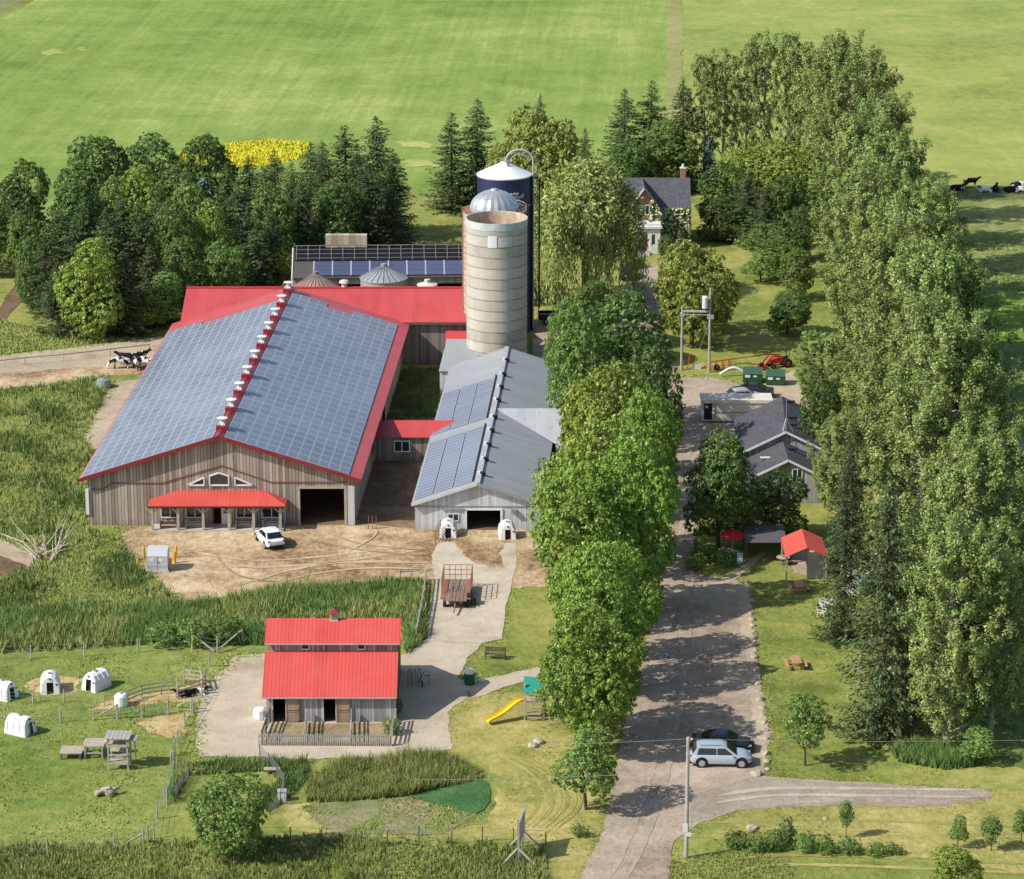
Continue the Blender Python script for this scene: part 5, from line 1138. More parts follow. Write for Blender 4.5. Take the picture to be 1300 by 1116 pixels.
    slab(lo, [(xa, y0, 2.6), (xb, y0, 2.6), (xb+.6, y0+8, 4.0), (xa+.7, y0+8, 4.0)], .08); lo.build('lean_to_roof', GREYM, t)
    lw = MB(); wallrun(lw, lambda s, z: (s, y0+.2, z), xa+.1, xb, lambda s: 2.5); wallrun(lw, lambda s, z: (xa+.1+(s-y0)*.08, s, z), y0+.2, y0+8, lambda s: 2.5+(s-y0)*.17); lw.build('lean_to_wall', WHITEB, t)
    # front fittings
    wp = lambda s, z, o=0: K(s, -.02-o, z)
    window(t, wp, -2.7, -1.8, .95, 1.55, panes=2)
    tr = MB(); tr.box(-3.3, -1.1, -.16, -.03, 1.98, 2.08); tr.build('door_track', GREY, t)
    fr = MB(); fr.box(-1.2, -1.0, -.1, 0, 0, 2.0); fr.box(2.1, 2.3, -.1, 0, 0, 2.0); fr.box(-1.2, 2.3, -.12, 0, 1.96, 2.1); fr.build('door_frame', WHITE, t)
    lm = MB(); lm.box(3.1, 3.6, -.4, -.02, 1.75, 2.05); lm.build('wall_light', GREY, t)
milk_barn()
# ---------------------------------------------------------------- link building
def link():
    O = at(520, 586); t = thing('link_building', 'low red roofed passage joining the big barn and the milking barn', 'passage', O)
    xa = at(440, 586).x-O.x; xb = at(575, 586).x-O.x+1.4
    b = MB(); wallrun(b, lambda s, z: (s, 0, z), xa, xb-2.6, lambda s: 2.7); wallrun(b, lambda s, z: (s, 4.6, z), xa, xb-2.6, lambda s: 2.7); b.build('wall', BOLD, t)
    for sg in (0, 1):
        r = MB(); q = [(xa, -.3, 2.62), (xb-2.2, -.3, 2.62), (xb, 2.3, 3.6), (xa, 2.3, 3.6)] if sg == 0 else [(xb-2.2, 4.9, 2.62), (xa, 4.9, 2.62), (xa, 2.3, 3.6), (xb, 2.3, 3.6)]
        slab(r, q, .08); r.build('roof_slope', RED, t)
    X = lambda px: (px-520)/12.75
    window(t, lambda s, z, o=0: (s, -.02-o, z), X(501.5), X(519.5), 1.1, 2.1, panes=2)
link()
# ---------------------------------------------------------------- small red roofed goat barn
def goat_barn():
    O = at(339, 917); Wd = 10.05; t = thing('goat_barn', 'small weathered board barn with a two tier bright red roof and cupola', 'barn', O)
    RED2 = ribbed('bright_red_roof', (0.63, 0.085, 0.07), w=.3, ribk=.55, seam=None)
    K = Fr(0.0)
    ops = [(.45, 1.5, 0, 2.05), (4.4, 5.4, 0, 2.05)]
    f = MB(); wallrun(f, lambda s, z: (s, 0, z), 0, Wd, lambda s: 2.4, ops); f.build('wall', SILVB, t)
    prof = [(0, 2.45), (3.5, 4.6), (3.5, 5.5), (5.5, 6.55), (7.5, 5.5), (7.5, 4.6), (11, 2.45)]
    def top(s):
        if s <= 3.5: return 2.4+(s/3.5)*2.15
        if s < 5.5: return 5.4+(s-3.5)*.55
        if s <= 7.5: return 5.4+(7.5-s)*.55
        return 2.4+((11-s)/3.5)*2.15
    sd = MB()
    for x in (0, Wd):
        for a, c in ((0, 3.5), (3.5, 5.5), (5.5, 7.5), (7.5, 11)):
            ta = top(a+1e-3); tc = top(c-1e-3)
            if a == 3.5: ta = 5.4
            if c == 7.5: tc = 5.4
            if a == 7.5: ta = 4.55
            if c == 3.5: tc = 4.55
            sd.face([(x, a, 0), (x, c, 0), (x, c, tc), (x, a, ta)])
    wallrun(sd, lambda s, z: (s, 11, z), 0, Wd, lambda s: 2.4); sd.build('side_wall', BOLD, t)
    cl = MB(); wallrun(cl, lambda s, z: (s, 3.5, z), 0, Wd, lambda s: 5.45, [(2.6, 3.1, 4.75, 5.35), (7.0, 7.5, 4.75, 5.35)], z0=4.4); wallrun(cl, lambda s, z: (s, 7.5, z), 0, Wd, lambda s: 5.45, z0=4.4); cl.build('clerestory_wall', PURB, t)
    for x in (2.6, 7.0): window(t, lambda s, z, o=0: (s, 3.47-o, z), x, x+.5, 4.82, 5.32, frame=CREAM, name='clerestory_window')
    e = .32
    r = MB(); slab(r, [(-e, -.35, 2.25), (Wd+.1, -.35, 2.25), (Wd+.1, 3.47, 4.62), (-e, 3.47, 4.62)], .07); r.build('lower_roof', RED2, t)
    r = MB(); slab(r, [(Wd+.1, 11.35, 2.25), (-e, 11.35, 2.25), (-e, 7.53, 4.62), (Wd+.1, 7.53, 4.62)], .07); r.build('lower_roof', RED2, t)
    r = MB(); slab(r, [(-e, 3.15, 5.38), (Wd+.3, 3.15, 5.38), (Wd+.3, 5.5, 6.62), (-e, 5.5, 6.62)], .07); r.build('upper_roof', RED2, t)
    r = MB(); slab(r, [(Wd+.3, 7.85, 5.38), (-e, 7.85, 5.38), (-e, 5.5, 6.62), (Wd+.3, 5.5, 6.62)], .07); r.build('upper_roof', RED2, t)
    g = MB(); g.box(-e, Wd+.3, 3.08, 3.14, 5.26, 5.36); g.box(-e, Wd+.1, -.42, -.36, 2.12, 2.22); g.build('gutter', paint('pale_gutter', (0.55, 0.42, 0.38), .6), t)
    c = MB(); c.box(4.75, 5.35, 5.2, 5.8, 6.4, 7.1); cu = c.build('cupola', CREAM, t)
    cr = MB(); q = [(4.65, 5.1, 7.1), (5.45, 5.1, 7.1), (5.45, 5.9, 7.1), (4.65, 5.9, 7.1)]
    for i in range(4): cr.face([q[i], q[(i+1) % 4], (5.05, 5.5, 7.5)])
    cr.build('cupola_roof', REDM, cu)
    lv = MB()
    for k in range(4): lv.box(4.8, 5.3, 5.16, 5.2, 6.65+k*.11, 6.7+k*.11)
    lv.build('louvre', RUST, cu)
    for x in (1.5, 5.42):
        d = MB(); d.box(x, x+1.06, -.16, -.06, .05, 1.0); d.box(x, x+1.06, -.16, -.06, 1.04, 2.1)
        for z in (.1, .92, 1.1, 2.0): d.box(x+.03, x+1.03, -.19, -.16, z, z+.08)
        for xx in (x+.02, x+.96): d.box(xx, xx+.08, -.19, -.16, .08, 2.08)
        d.build('dutch_door', DWOOD, t)
    fl = MB(); fl.face([(0, .1, .05), (Wd, .1, .05), (Wd, 11, .05), (0, 11, .05)]); fl.build('floor', MUD, t)
    jb = MB()
    for x in (.45, 1.5, 4.4, 5.4): jb.box(x-.04, x+.04, -.05, .06, 0, 2.1)
    jb.build('door_jamb', CREAM, t)
    sh = MB(); sh.face([(Wd+.02, .1, 2.2), (Wd+.02, 10.8, 2.2), (Wd+1.3, 10.8, 1.9), (Wd+1.3, .1, 1.9)]) if False else None
goat_barn()
# ---------------------------------------------------------------- farmhouse
def farmhouse():
    O = at(819, 323); s = 10.05; X = lambda px: (px-819)/s; Z = lambda py: (323-py)/(s*.965)
    t = thing('farmhouse', 'brick farmhouse with a charcoal roof, white porch and flowering climber on its wall', 'house', O)
    g = MB(); gx0, gx1 = X(796), X(842); gm = X(818); ye = 2.0; ez, az = 5.2, 8.3; sg = (az-ez)/(gx1-gm)
    wallrun(g, lambda q, z: (q, ye, z), gx0, gx1, lambda q: az-abs(q-gm)*sg-.1, brk=[gm])
    wallrun(g, lambda q, z: (gx0, q, z), ye, ye+9, lambda q: ez)
    wr = X(876); wallrun(g, lambda q, z: (q, ye+1.5, z), gx1, wr, lambda q: 5.3); wallrun(g, lambda q, z: (wr, q, z), ye+1.5, ye+9.5, lambda q: 5.3+(4-abs(q-ye-5.5))*.75, brk=[ye+5.5])
    wallrun(g, lambda q, z: (q, ye+9.5, z), gx0, wr, lambda q: 5.3); wallrun(g, lambda q, z: (gx1, q, z), ye, ye+1.5, lambda q: 5.2)
    g.build('wall', BRICK, t)
    r = MB(); yr = ye+5.5; zr = 8.35
    slab(r, [(gx0-.3, ye+1.2, 5.1), (wr+.3, ye+1.2, 5.1), (wr+.3, yr, zr), (gx0-.3, yr, zr)], .12); slab(r, [(wr+.3, yr+4.3, 5.1), (gx0-.3, yr+4.3, 5.1), (gx0-.3, yr, zr), (wr+.3, yr, zr)], .12); r.build('roof', SHING2, t)
    for sgn, xe in ((-1, gx0-.3), (1, gx1+.3)):
        gr = MB(); zz = az-(abs(xe-gm))*sg; slab(gr, [(gm, ye-.4, az+.04), (xe, ye-.4, zz), (xe, yr-.3, zz), (gm, yr-.1, az+.04)][::sgn], .1); gr.build('gable_roof', SHING, t)
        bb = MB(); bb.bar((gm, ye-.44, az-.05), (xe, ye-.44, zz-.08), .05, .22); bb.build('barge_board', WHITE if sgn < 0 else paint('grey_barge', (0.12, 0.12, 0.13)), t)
    window(t, lambda q, z, o=0: (q, ye-.02-o, z), X(814.5), X(824), 4.75, 5.9, panes=2)
    window(t, lambda q, z, o=0: (q, ye+1.48-o, z), X(848), X(856), 1.0, 2.6, panes=2)
    p = MB(); px0, px1 = X(795), X(838); pz = Z(290)
    wallrun(p, lambda q, z: (q, 0, z), px0, px1, lambda q: pz, [(X(809.5), X(822), .5, .5+2.2), (X(827), X(831.5), 1.3, 2.6)], z0=.05); wallrun(p, lambda q, z: (px1, q, z), 0, ye, lambda q: pz, z0=.05); p.build('porch_wall', WHITE, t)
    pr_ = MB(); pr_.box(px0-.2, px1+.2, -.3, ye, pz, pz+.28); pr_.box(px0-.05, px1+.05, -.1, ye-.03, pz+.283, pz+.6); pr_.build('porch_roof', WHITE, t)
    d = MB(); d.box(X(810), X(821.5), .04, .12, .5, 2.68); dd = d.build('door', paint('red_brown_door', (0.24, 0.05, 0.035), .5), t)
    gl = MB()
    for k in range(2): gl.box(X(811.5)+k*.5, X(811.5)+k*.5+.34, .0, .038, 1.3, 2.5)
    gl.build('pane', GLASS, dd)
    gw = MB(); gw.face([(X(827), .05, 1.3), (X(831.5), .05, 1.3), (X(831.5), .05, 2.6), (X(827), .05, 2.6)]); gw.build('porch_window', GLASS, t)
    st = MB()
    for k in range(4): st.box(X(808), X(824), -1.4+k*.36, -.02, k*.12+.01, (k+1)*.12)
    st.build('steps', CONCR, t)
    sr = MB()
    for x in (X(807), X(824.5)): sr.bar((x, -1.4, .9), (x, -.1, 1.3), .05); sr.bar((x, -1.4, 0), (x, -1.4, .9), .05)
    sr.build('hand_rail', WHITE, t)
    ch = MB(); cx = X(870); ch.box(cx-.35, cx+.35, yr-.1, yr+.6, 7.6, 9.5); c_ = ch.build('chimney', BRICK, t); cc = MB(); cc.box(cx-.42, cx+.42, yr-.17, yr+.67, 9.5, 9.65); cc.tube((cx, yr+.2, 9.65), (cx, yr+.2, 10.1), .2, .16, 10); cc.build('chimney_cap', CREAM, c_)
    # climber
    rg = np.random.default_rng(5); n = 2600; q = rg.uniform(X(826), wr+.2, n); z = np.where(q < gx1, rg.uniform(2.6, 7.4, n), rg.uniform(.3, 5.3, n))
    k = ~((q < gx1) & (z > az-abs(q-gm)*sg-.2)); q, z = q[k], z[k]
    y = np.where(q < gx1, ye-.25, ye+1.2)-rg.uniform(0, .4, len(q)); C = np.stack([q, y, z], 1); nr = rg.normal(size=C.shape)*.6+np.array([0, -1, .4])
    V = leaf_quads(C, nr, rg.uniform(.12, .26, len(q)), rg); kk = rg.random(len(q)) < .3
    for nm, sel, m in (('climber', ~kk, L_DARK), ('blossom', kk, paint('cream_blossom', (0.7, 0.7, 0.45), .8, var=.1))):
        v = V.reshape(-1, 4, 3)[sel].reshape(-1, 3)
        if nm == 'blossom': v = v-np.array([0, .08, 0])
        o = bpy.data.objects.new(nm, mesh_np(nm, v, np.arange(len(v)).reshape(-1, 4), m)); COL.objects.link(o); o.parent = t
farmhouse()
# ---------------------------------------------------------------- shop
def shop():
    K = Fr(0.0)
    A = at(998, 548, 5.4); t = thing('shop_building', 'low shop building with two stepped charcoal shingle gable roofs and white edges', 'building', (A.x, A.y, 0))
    B = at(993, 503, 5.4); L = B.y-A.y; kx = (B.x-A.x)/L; HWd = 4.75; sl = .5; za = 5.4; ze = za-HWd*sl
    def q(x, y, z): return (x+kx*y, y, z)
    for sg in (-1, 1):
        r = MB(); slab(r, [q(0, 0, za), q(sg*HWd, 0, ze), q(sg*HWd, L, ze), q(0, L, za)][::sg], .12); r.build('roof_slope', SHING, t)
        b = MB(); b.bar(q(0, -.05, za-.05), q(sg*HWd, -.05, ze-.05), .06, .2); b.build('barge_board', WHITE, t)
    w = MB(); wallrun(w, lambda s, z: q(s, .3, z), -HWd+.3, HWd-.3, lambda s: za-abs(s)*sl-.12, brk=[0]); wallrun(w, lambda s, z: q(s, L-.3, z), -HWd+.3, HWd-.3, lambda s: za-abs(s)*sl-.12, brk=[0])
    for x in (-HWd+.3, HWd-.3): wallrun(w, lambda s, z: q(x, s, z), .3, L-.3, lambda s: ze)
    w.build('wall', SILVB, t)
    f = MB(); D = 7.0; h2 = 3.55; z2 = 4.42
    Cc = at(1001, 584, z2); dx = Cc.x-A.x; dy = Cc.y-A.y
    for sg in (-1, 1):
        r = MB(); xe = dx+sg*h2; slab(r, [(dx, dy, z2), (xe, dy, z2-h2*sl), (xe+.02, .28, z2-h2*sl), (dx, .28, z2)][::sg], .12); r.build('lower_roof', SHING, t)
        b = MB(); b.bar((dx, dy-.05, z2-.05), (xe, dy-.05, z2-h2*sl-.05), .06, .2); b.build('barge_board', WHITE, t)
    w = MB(); wallrun(w, lambda s, z: (dx+s, dy+.3, z), -h2+.3, h2-.3, lambda s: z2-abs(s)*sl-.12, brk=[0])
    for x in (-h2+.3, h2-.3): wallrun(w, lambda s, z: (dx+x, s, z), dy+.3, .3, lambda s: z2-h2*sl)
    w.build('lower_wall', SILVB, t)
    window(t, lambda s, z, o=0: (dx+s, dy+.27-o, z), .5, 1.3, 2.2, 3.4, panes=2)
    s_ = MB(); s_.cbox((dx-1.75, dy+3.3, z2-1.75*sl+.1), (1.3, .3, .1), rz=0, tilt=0); s_.build('skylight', WHITE, t)
    dn = MB(); dn.bar(q(HWd-.3, 6.5, .2), q(HWd-.3, 6.5, ze+.4), .15); dn.build('downpipe', WHITE, t)
    for (yy, zb, xx) in ((L-1.2, za, .15), (L*.45, za, .2), (L*.25, za, .1)):
        v = MB(); v.cbox(q(xx+.55, yy, zb-.2), (1.1, .32, .14), tilt=0); v.build('ridge_vent', BLACK, t)
    v = MB(); v.cbox((dx+.65, dy+4.2, z2-.2), (1.2, .34, .14)); v.build('ridge_vent', BLACK, t)
    an = MB(); c = q(0, .6, za)
    an.path([c, (c[0], c[1], za+3.4)], [.03, .02], 5)
    for a in (0, 2.1, 4.2): an.bar((c[0]+.7*math.cos(a), c[1]+.5*math.sin(a), za-.2), (c[0], c[1], za+1.2), .04)
    an.build('antenna', LGREY, t)
    # white flat topped trailer behind
    O = at(891, 537); t2 = thing('site_trailer', 'white flat topped trailer with a dark door behind the shop', 'trailer', O)
    W2 = 7.2; D2 = 2.5; H2 = 2.45
    b = MB(); wallrun(b, lambda s, z: (s, 0, z), 0, W2, lambda s: H2, [(.2, 1.05, .35, 2.2)], z0=.2); wallrun(b, lambda s, z: (0, s, z), 0, D2, lambda s: H2, z0=.2); wallrun(b, lambda s, z: (W2, s, z), 0, D2, lambda s: H2, z0=.2); wallrun(b, lambda s, z: (s, D2, z), 0, W2, lambda s: H2, z0=.2); b.build('wall', CREAM, t2)
    r = MB(); r.box(-.1, W2+.1, -.12, D2+.1, H2-.3, H2+.04); r.build('roof', paint('trailer_roof', (0.72, 0.68, 0.58), .8, var=.15), t2)
    d = MB(); d.box(.22, 1.03, .02, .06, .35, 2.2); dr = d.build('door', BLACK, t2); s = MB(); s.box(.35, .6, -.01, .018, 1.6, 1.85); s.build('notice', WHITE, dr)
    f = MB(); f.box(1.35, W2-.3, -.05, -.01, 1.1, 1.2); f.box(1.3, 1.38, -.05, -.01, .3, 2.1); f.build('trim', BWOOD, t2)
    u = MB()
    for x in (1.2, 5.8): u.tube((x, .2, .35), (x, .45, .35), .35, .35, 12)
    u.build('wheel', BLACK, t2)
shop()
def canopy():
    A = at(1003, 739); t = thing('canopy', 'orange red gable canopy on posts beside the windbreak', 'canopy', A)
    f = MB(); hw, ze, za, d = 1.85, 2.45, 3.3, 5.0; x0 = -.45
    cl = paint('orange_red_canvas', (0.62, 0.1, 0.075), .85, var=.12)
    slab(f, [(x0, -.3, ze), (x0+hw, -.3, za), (x0+hw, d, za), (x0, d, ze)], .04); slab(f, [(x0+hw, -.3, za), (x0+2*hw, -.3, ze), (x0+2*hw, d, ze), (x0+hw, d, za)], .04); f.build('canvas', cl, t)
    v = MB(); v.face([(x0, -.3, ze-.25), (x0, d, ze-.25), (x0, d, ze), (x0, -.3, ze)]); v.build('valance', cl, t)
    for x in (x0+.1, x0+2*hw-.1):
        for y in (0, d-.3): p = MB(); p.box(x-.07, x+.07, y-.07, y+.07, 0, ze+.02); p.build('post', TIMB, t)
    A2 = at(1024, 735); t2 = thing('board_fence', 'tall grey board fence under the right side of the orange canopy', 'fence', A2)
    for k in range(9): m = MB(); m.box(k*.2, k*.2+.18, 0, .04, .05, 2.5+random.uniform(-.06, .06)); m.build('board', GTIMB, t2)
    for z in (.5, 2.0): m = MB(); m.box(0, 1.8, .045, .1, z, z+.1); m.build('rail', GTIMB, t2)
    c = at(930, 706); t3 = thing('parasol', 'red parasol in the shade under the trees by the shop', 'parasol', c)
    m = MB(); m.tube((0, 0, 0), (0, 0, 2.5), .04, .04, 8); m.build('pole', TIMB, t3)
    m = MB(); m.lathe([(1.25, 1.95), (1.2, 2.05), (.05, 2.6), (0, 2.62)], 8); m.build('shade', paint('crimson_cloth', (0.62, 0.02, 0.05), .8, var=.1), t3)
    c = at(946, 716); t6 = thing('awning', 'low wide charcoal awning between the red parasol and the orange canopy', 'awning', c)
    m = MB(); slab(m, [(0, 0, 2.05), (3.7, 0, 2.05), (3.7, 4.2, 2.35), (0, 4.2, 2.35)], .06); m.build('canvas', paint('charcoal_canvas', (0.11, 0.105, 0.115), .9, var=.2), t6)
    for x in (.1, 3.6):
        for y in (.1, 4.1): m = MB(); m.bar((x, y, 0), (x, y, 2.04), .08); m.build('post', DTIMB, t6)
    e = at(1299, 600); t4 = thing('white_shed', 'corner of a pale blue white shed at the right frame edge', 'shed', e)
    m = MB(); m.box(0, 3, 0, 3, 0, 2.2); m.build('wall', paint('pale_blue_wall', (0.55, 0.6, 0.68)), t4); m = MB(); slab(m, [(-.2, -.2, 2.2), (3.2, -.2, 2.2), (3.2, 3.2, 2.6), (-.2, 3.2, 2.6)], .08); m.build('roof', GREY, t4)
    e = at(1068, 754); t5 = thing('garden_shed', 'small white shed half hidden in the branches at the left foot of the windbreak', 'shed', e, R_(-20))
    m = MB(); m.box(0, 1.6, 0, 1.6, 0, 1.4); m.build('wall', WHITE, t5)
    m = MB(); slab(m, [(-.1, -.1, 1.35), (.8, -.1, 1.85), (.8, 1.7, 1.85), (-.1, 1.7, 1.35)], .05); slab(m, [(.8, -.1, 1.85), (1.7, -.1, 1.35), (1.7, 1.7, 1.35), (.8, 1.7, 1.85)], .05); m.build('roof', WHITE, t5)
canopy()
# ================================================================ VEHICLES
def carpaint(name, col, metal=0.25):
    g = N(name); return g.bsdf(col, 0.28, metal, 0.6)
TYRE = paint('tyre_rubber', (0.02, 0.02, 0.02), .85, var=.1); RIMM = paint('wheel_rim', (0.5, 0.5, 0.52), .35, .5, var=.1)
REDL = paint('red_lamp', (0.45, 0.01, 0.01), .3); LAMP = paint('clear_lamp', (0.4, 0.42, 0.45), .15)
CGL = glass_mat('car_glass', (0.012, 0.014, 0.018))
def car(name, label, loc, rz, col, style='suv', cat='car', group=None):
    """nose along +x"""
    t = thing(name, label, cat, loc, rz, group)
    st = {'suv': dict(L=4.7, W=.92, belt=1.02, roof=1.66, hood=1.0, sill=.32, x=(-2.3, -2.2, -1.8, .35, 1.2, 2.15), wr=.36),
          'sedan': dict(L=4.8, W=.91, belt=.92, roof=1.43, hood=.86, sill=.24, x=(-2.3, -1.75, -.75, .35, 1.15, 2.25), wr=.33),
          'hatch': dict(L=4.4, W=.88, belt=1.0, roof=1.55, hood=.95, sill=.3, x=(-2.1, -1.9, -1.2, .3, 1.05, 2.0), wr=.34)}[style]
    W_, be, ro, ho, si, X = st['W'], st['belt'], st['roof'], st['hood'], st['sill'], st['x']; h = st['L']/2
    # lower body: stations (x, half width, z top side, z crown)
    stn = [(-h, W_*.78, be*.86, be*.88), (-h+.12, W_*.93, be*.97, be*.99), (-h+.5, W_, be, be+.02), (0, W_, be, be+.02), (X[4], W_*.99, be-.02, be+.02), (X[4]+.5, W_*.96, ho-.06, ho+.02), (h-.4, W_*.9, ho*.86, ho*.93), (h-.08, W_*.75, ho*.7, ho*.76), (h, W_*.62, ho*.56, ho*.6)]
    b = MB(); rows = []
    for x, w, z, zc in stn:
        zz = si+(.12 if abs(x) > h-.15 else 0)
        rows.append([(x, -w*.93, zz), (x, -w, zz+.18), (x, -w, z-.14), (x, -w*.9, z), (x, 0, zc), (x, w*.9, z), (x, w, z-.14), (x, w, zz+.18), (x, w*.93, zz)])
    vs = [p for r in rows for p in r]; m = 9
    fs = [(i*m+k, i*m+k+1, (i+1)*m+k+1, (i+1)*m+k) for i in range(len(rows)-1) for k in range(m-1)]
    fs += [tuple(range(m)), tuple(reversed(range((len(rows)-1)*m, len(rows)*m)))]
    fs += [(i*m+8, i*m, (i+1)*m, (i+1)*m+8) for i in range(len(rows)-1)]
    b.poly(vs, fs)
    # cabin
    g0 = [(X[1], W_*.86, be-.03), (X[2], W_*.7, ro-.07), (X[3]-.35, W_*.72, ro), (X[3], W_*.7, ro-.06), (X[4], W_*.88, be-.03)]
    c = []
    rear0, rear1, mid, fr1, fr0 = g0
    prof = [rear0, rear1, (X[2]+.4, W_*.72, ro-.01), mid, fr1, fr0]
    for (x, w, z) in prof: c.append([(x, -w, z), (x, -w*.6, z+(.03 if z > be+.2 else .0)), (x, w*.6, z+(.03 if z > be+.2 else .0)), (x, w, z)])
    vs = [p for r in c for p in r]; fs = [(i*4+k, (i+1)*4+k, (i+1)*4+k+1, i*4+k+1) for i in range(len(c)-1) for k in range(3)]
    # sides
    base = [(prof[0][0], W_*.9, be-.03), (prof[-1][0], W_*.9, be-.03)]
    b.poly(vs, fs)
    for s in (-1, 1):
        poly = [(p[0], s*p[1], p[2]) for p in prof]; b.face(poly if s < 0 else poly[::-1])
    body = b.build('body', col, t, smooth=True); bev = None
    # glass: windscreen, rear, sides, sitting 12 mm proud of the cabin
    def lerp(a, c_, f): return tuple(a[i]+(c_[i]-a[i])*f for i in range(3))
    def pane(name, q, off):
        g = MB(); v = [tuple(Vector(p)+Vector(off)) for p in q]; g.face(v); g.build(name, CGL, t)
    a_, bb = prof[-1], prof[-2]
    q = [(a_[0], -a_[1], a_[2]), (a_[0], a_[1], a_[2]), (bb[0], bb[1], bb[2]), (bb[0], -bb[1], bb[2])]
    pane('windscreen', [lerp(q[0], q[3], .08), lerp(q[1], q[2], .08), lerp(q[1], q[2], .93), lerp(q[0], q[3], .93)], (.03, 0, .045))
    a_, bb = prof[0], prof[1]
    q = [(a_[0], a_[1], a_[2]), (a_[0], -a_[1], a_[2]), (bb[0], -bb[1], bb[2]), (bb[0], bb[1], bb[2])]
    pane('rear_window', [lerp(q[0], q[3], .15), lerp(q[1], q[2], .15), lerp(q[1], q[2], .9), lerp(q[0], q[3], .9)], (-.03, 0, .045))
    for s in (-1, 1):
        zt, zb = ro-.15, be+.02; wt, wb = W_*.735+.0, W_*.865
        xr0, xr1 = X[1]+.28, X[2]+.12; xf1, xf0 = X[3]-.06, X[4]-.28; xm = (X[2]+X[4])/2-.05
        for (p0, p1, p2, p3) in (((xr0+.1, zb), (xm-.04, zb), (xm-.04, zt), (xr1, zt)), ((xm+.04, zb), (xf0, zb), (xf1, zt), (xm+.04, zt))):
            def Q(p): f = (p[1]-(be-.03))/(ro-be); return (p[0], s*(W_*.88+(W_*.7-W_*.88)*f+.025), p[1])
            qq = [Q(p) for p in (p0, p1, p2, p3)]; g = MB(); g.face(qq if s < 0 else qq[::-1]); g.build('side_window', CGL, t)
        m_ = MB(); m_.cbox((X[4]-.35, s*(W_+.1), be+.02), (.14, .22, .14)); m_.build('mirror', col, t)
        hl = MB(); hl.cbox((h-.27, s*W_*.7, ho*.76), (.3, .2, .09), rz=-s*.35); hl.build('headlight', LAMP, t)
        tl = MB(); tl.cbox((-h+.1, s*W_*.76, be*.86), (.16, .24, .2)); tl.build('taillight', REDL, t)
    bp = MB(); bp.box(-h-.02, -h+.2, -W_*.8, W_*.8, si-.02, si+.22); bp.box(h-.2, h+.02, -W_*.62, W_*.62, si-.02, si+.2); bp.build('bumper', BLACK if style != 'sedan' else col, t)
    pl = MB(); pl.box(-h-.03, -h+.0, -.26, .26, be*.62, be*.62+.13); pl.build('number_plate', WHITE, t)
    r = .39 if style == 'suv' else .34
    for x in (X[0]+.85, X[5]-.62):
        for s in (-1, 1):
            w = MB(); w.tube((x, s*(W_-.2), r), (x, s*(W_+.02), r), r, r, 20); wh = w.build('wheel', TYRE, t)
            arch = MB(); arch.tube((x, s*(W_-.1), r+.02), (x, s*(W_+.004), r+.02), r+.09, r+.09, 20); arch.build('wheel_arch', BLACK, t)
            rr = MB(); rr.tube((x, s*(W_+.0), r), (x, s*(W_+.03), r), r*.62, r*.62, 14)
            rr.build('rim', RIMM, wh)
            w2 = MB(); w2.tube((x, s*(W_+.031), r), (x, s*(W_+.036), r), r*.15, r*.15, 8); w2.build('hub', GREY, wh)
    if style == 'suv':
        for s in (-1, 1): q = MB(); q.bar((X[2]+.2, s*W_*.62, ro+.05), (X[3]-.3, s*W_*.62, ro+.07), .05); q.build('roof_rail', GREY, t)
    return t
car('parked_car', 'silver blue suv parked beside the black sedan, nearer the side road', at(915, 969.5), R_(-2), carpaint('silver_blue_paint', (0.47, 0.54, 0.61)), 'suv')
car('parked_car', 'black sedan parked just behind the silver blue suv', at(917, 951), R_(-9), carpaint('black_car_paint', (0.015, 0.016, 0.02)), 'sedan')
car('parked_car', 'white suv parked on the dirt at the right end of the barn porch', at(342, 690), R_(112), carpaint('white_car_paint', (0.8, 0.81, 0.83), 0), 'hatch')
car('parked_car', 'dark car parked beside the willow at the farmhouse', at(797, 352), R_(80), carpaint('dark_grey_car_paint', (0.03, 0.035, 0.045)), 'hatch')
car('parked_car', 'silver car showing over the roof of the white trailer', at(945, 511), R_(12), carpaint('silver_car_paint', (0.5, 0.52, 0.55)), 'hatch')
car('parked_car', 'black car just behind the silver one at the trailer', at(953, 503), R_(170), carpaint('black_car_paint_two', (0.02, 0.02, 0.022)), 'sedan')
def pickup():
    O = at(712, 410); t = thing('pickup_truck', 'black pickup with an open bed between the silos and the trees', 'pickup', O, R_(3))
    m = MB(); m.box(-2.6, 2.6, -.9, .9, .55, .8); m.build('chassis', BLACK, t)
    m = MB(); m.box(-2.6, -.2, -.95, -.85, .8, 1.3); m.box(-2.6, -.2, .85, .95, .8, 1.3); m.box(-2.65, -2.55, -.95, .95, .8, 1.3); m.build('bed', BLACK, t)
    m = MB(); m.box(-2.5, -.3, -.84, .84, .81, .95); m.build('bed_liner', LGREY, t)
    m = MB(); m.poly([(-.2, -.95, .8), (1.2, -.95, .8), (2.6, -.9, .8), (2.6, -.9, 1.15), (1.3, -.95, 1.25), (.8, -.8, 1.85), (-.15, -.8, 1.85), (-.2, -.95, 1.25)]+[(-.2, .95, .8), (1.2, .95, .8), (2.6, .9, .8), (2.6, .9, 1.15), (1.3, .95, 1.25), (.8, .8, 1.85), (-.15, .8, 1.85), (-.2, .95, 1.25)],
       [tuple(range(8)), tuple(reversed(range(8, 16)))]+[((k+1) % 8, k, k+8, (k+1) % 8+8) for k in range(8)]); m.build('cab', BLACK, t)
    for x in (-1.7, 1.8):
        for s in (-1, 1):
            w = MB(); w.tube((x, s*.75, .4), (x, s*.99, .4), .4, .4, 18); wh = w.build('wheel', TYRE, t); r = MB(); r.tube((x, s*.99, .4), (x, s*1.01, .4), .24, .24, 12); r.build('rim', RIMM, wh)
pickup()
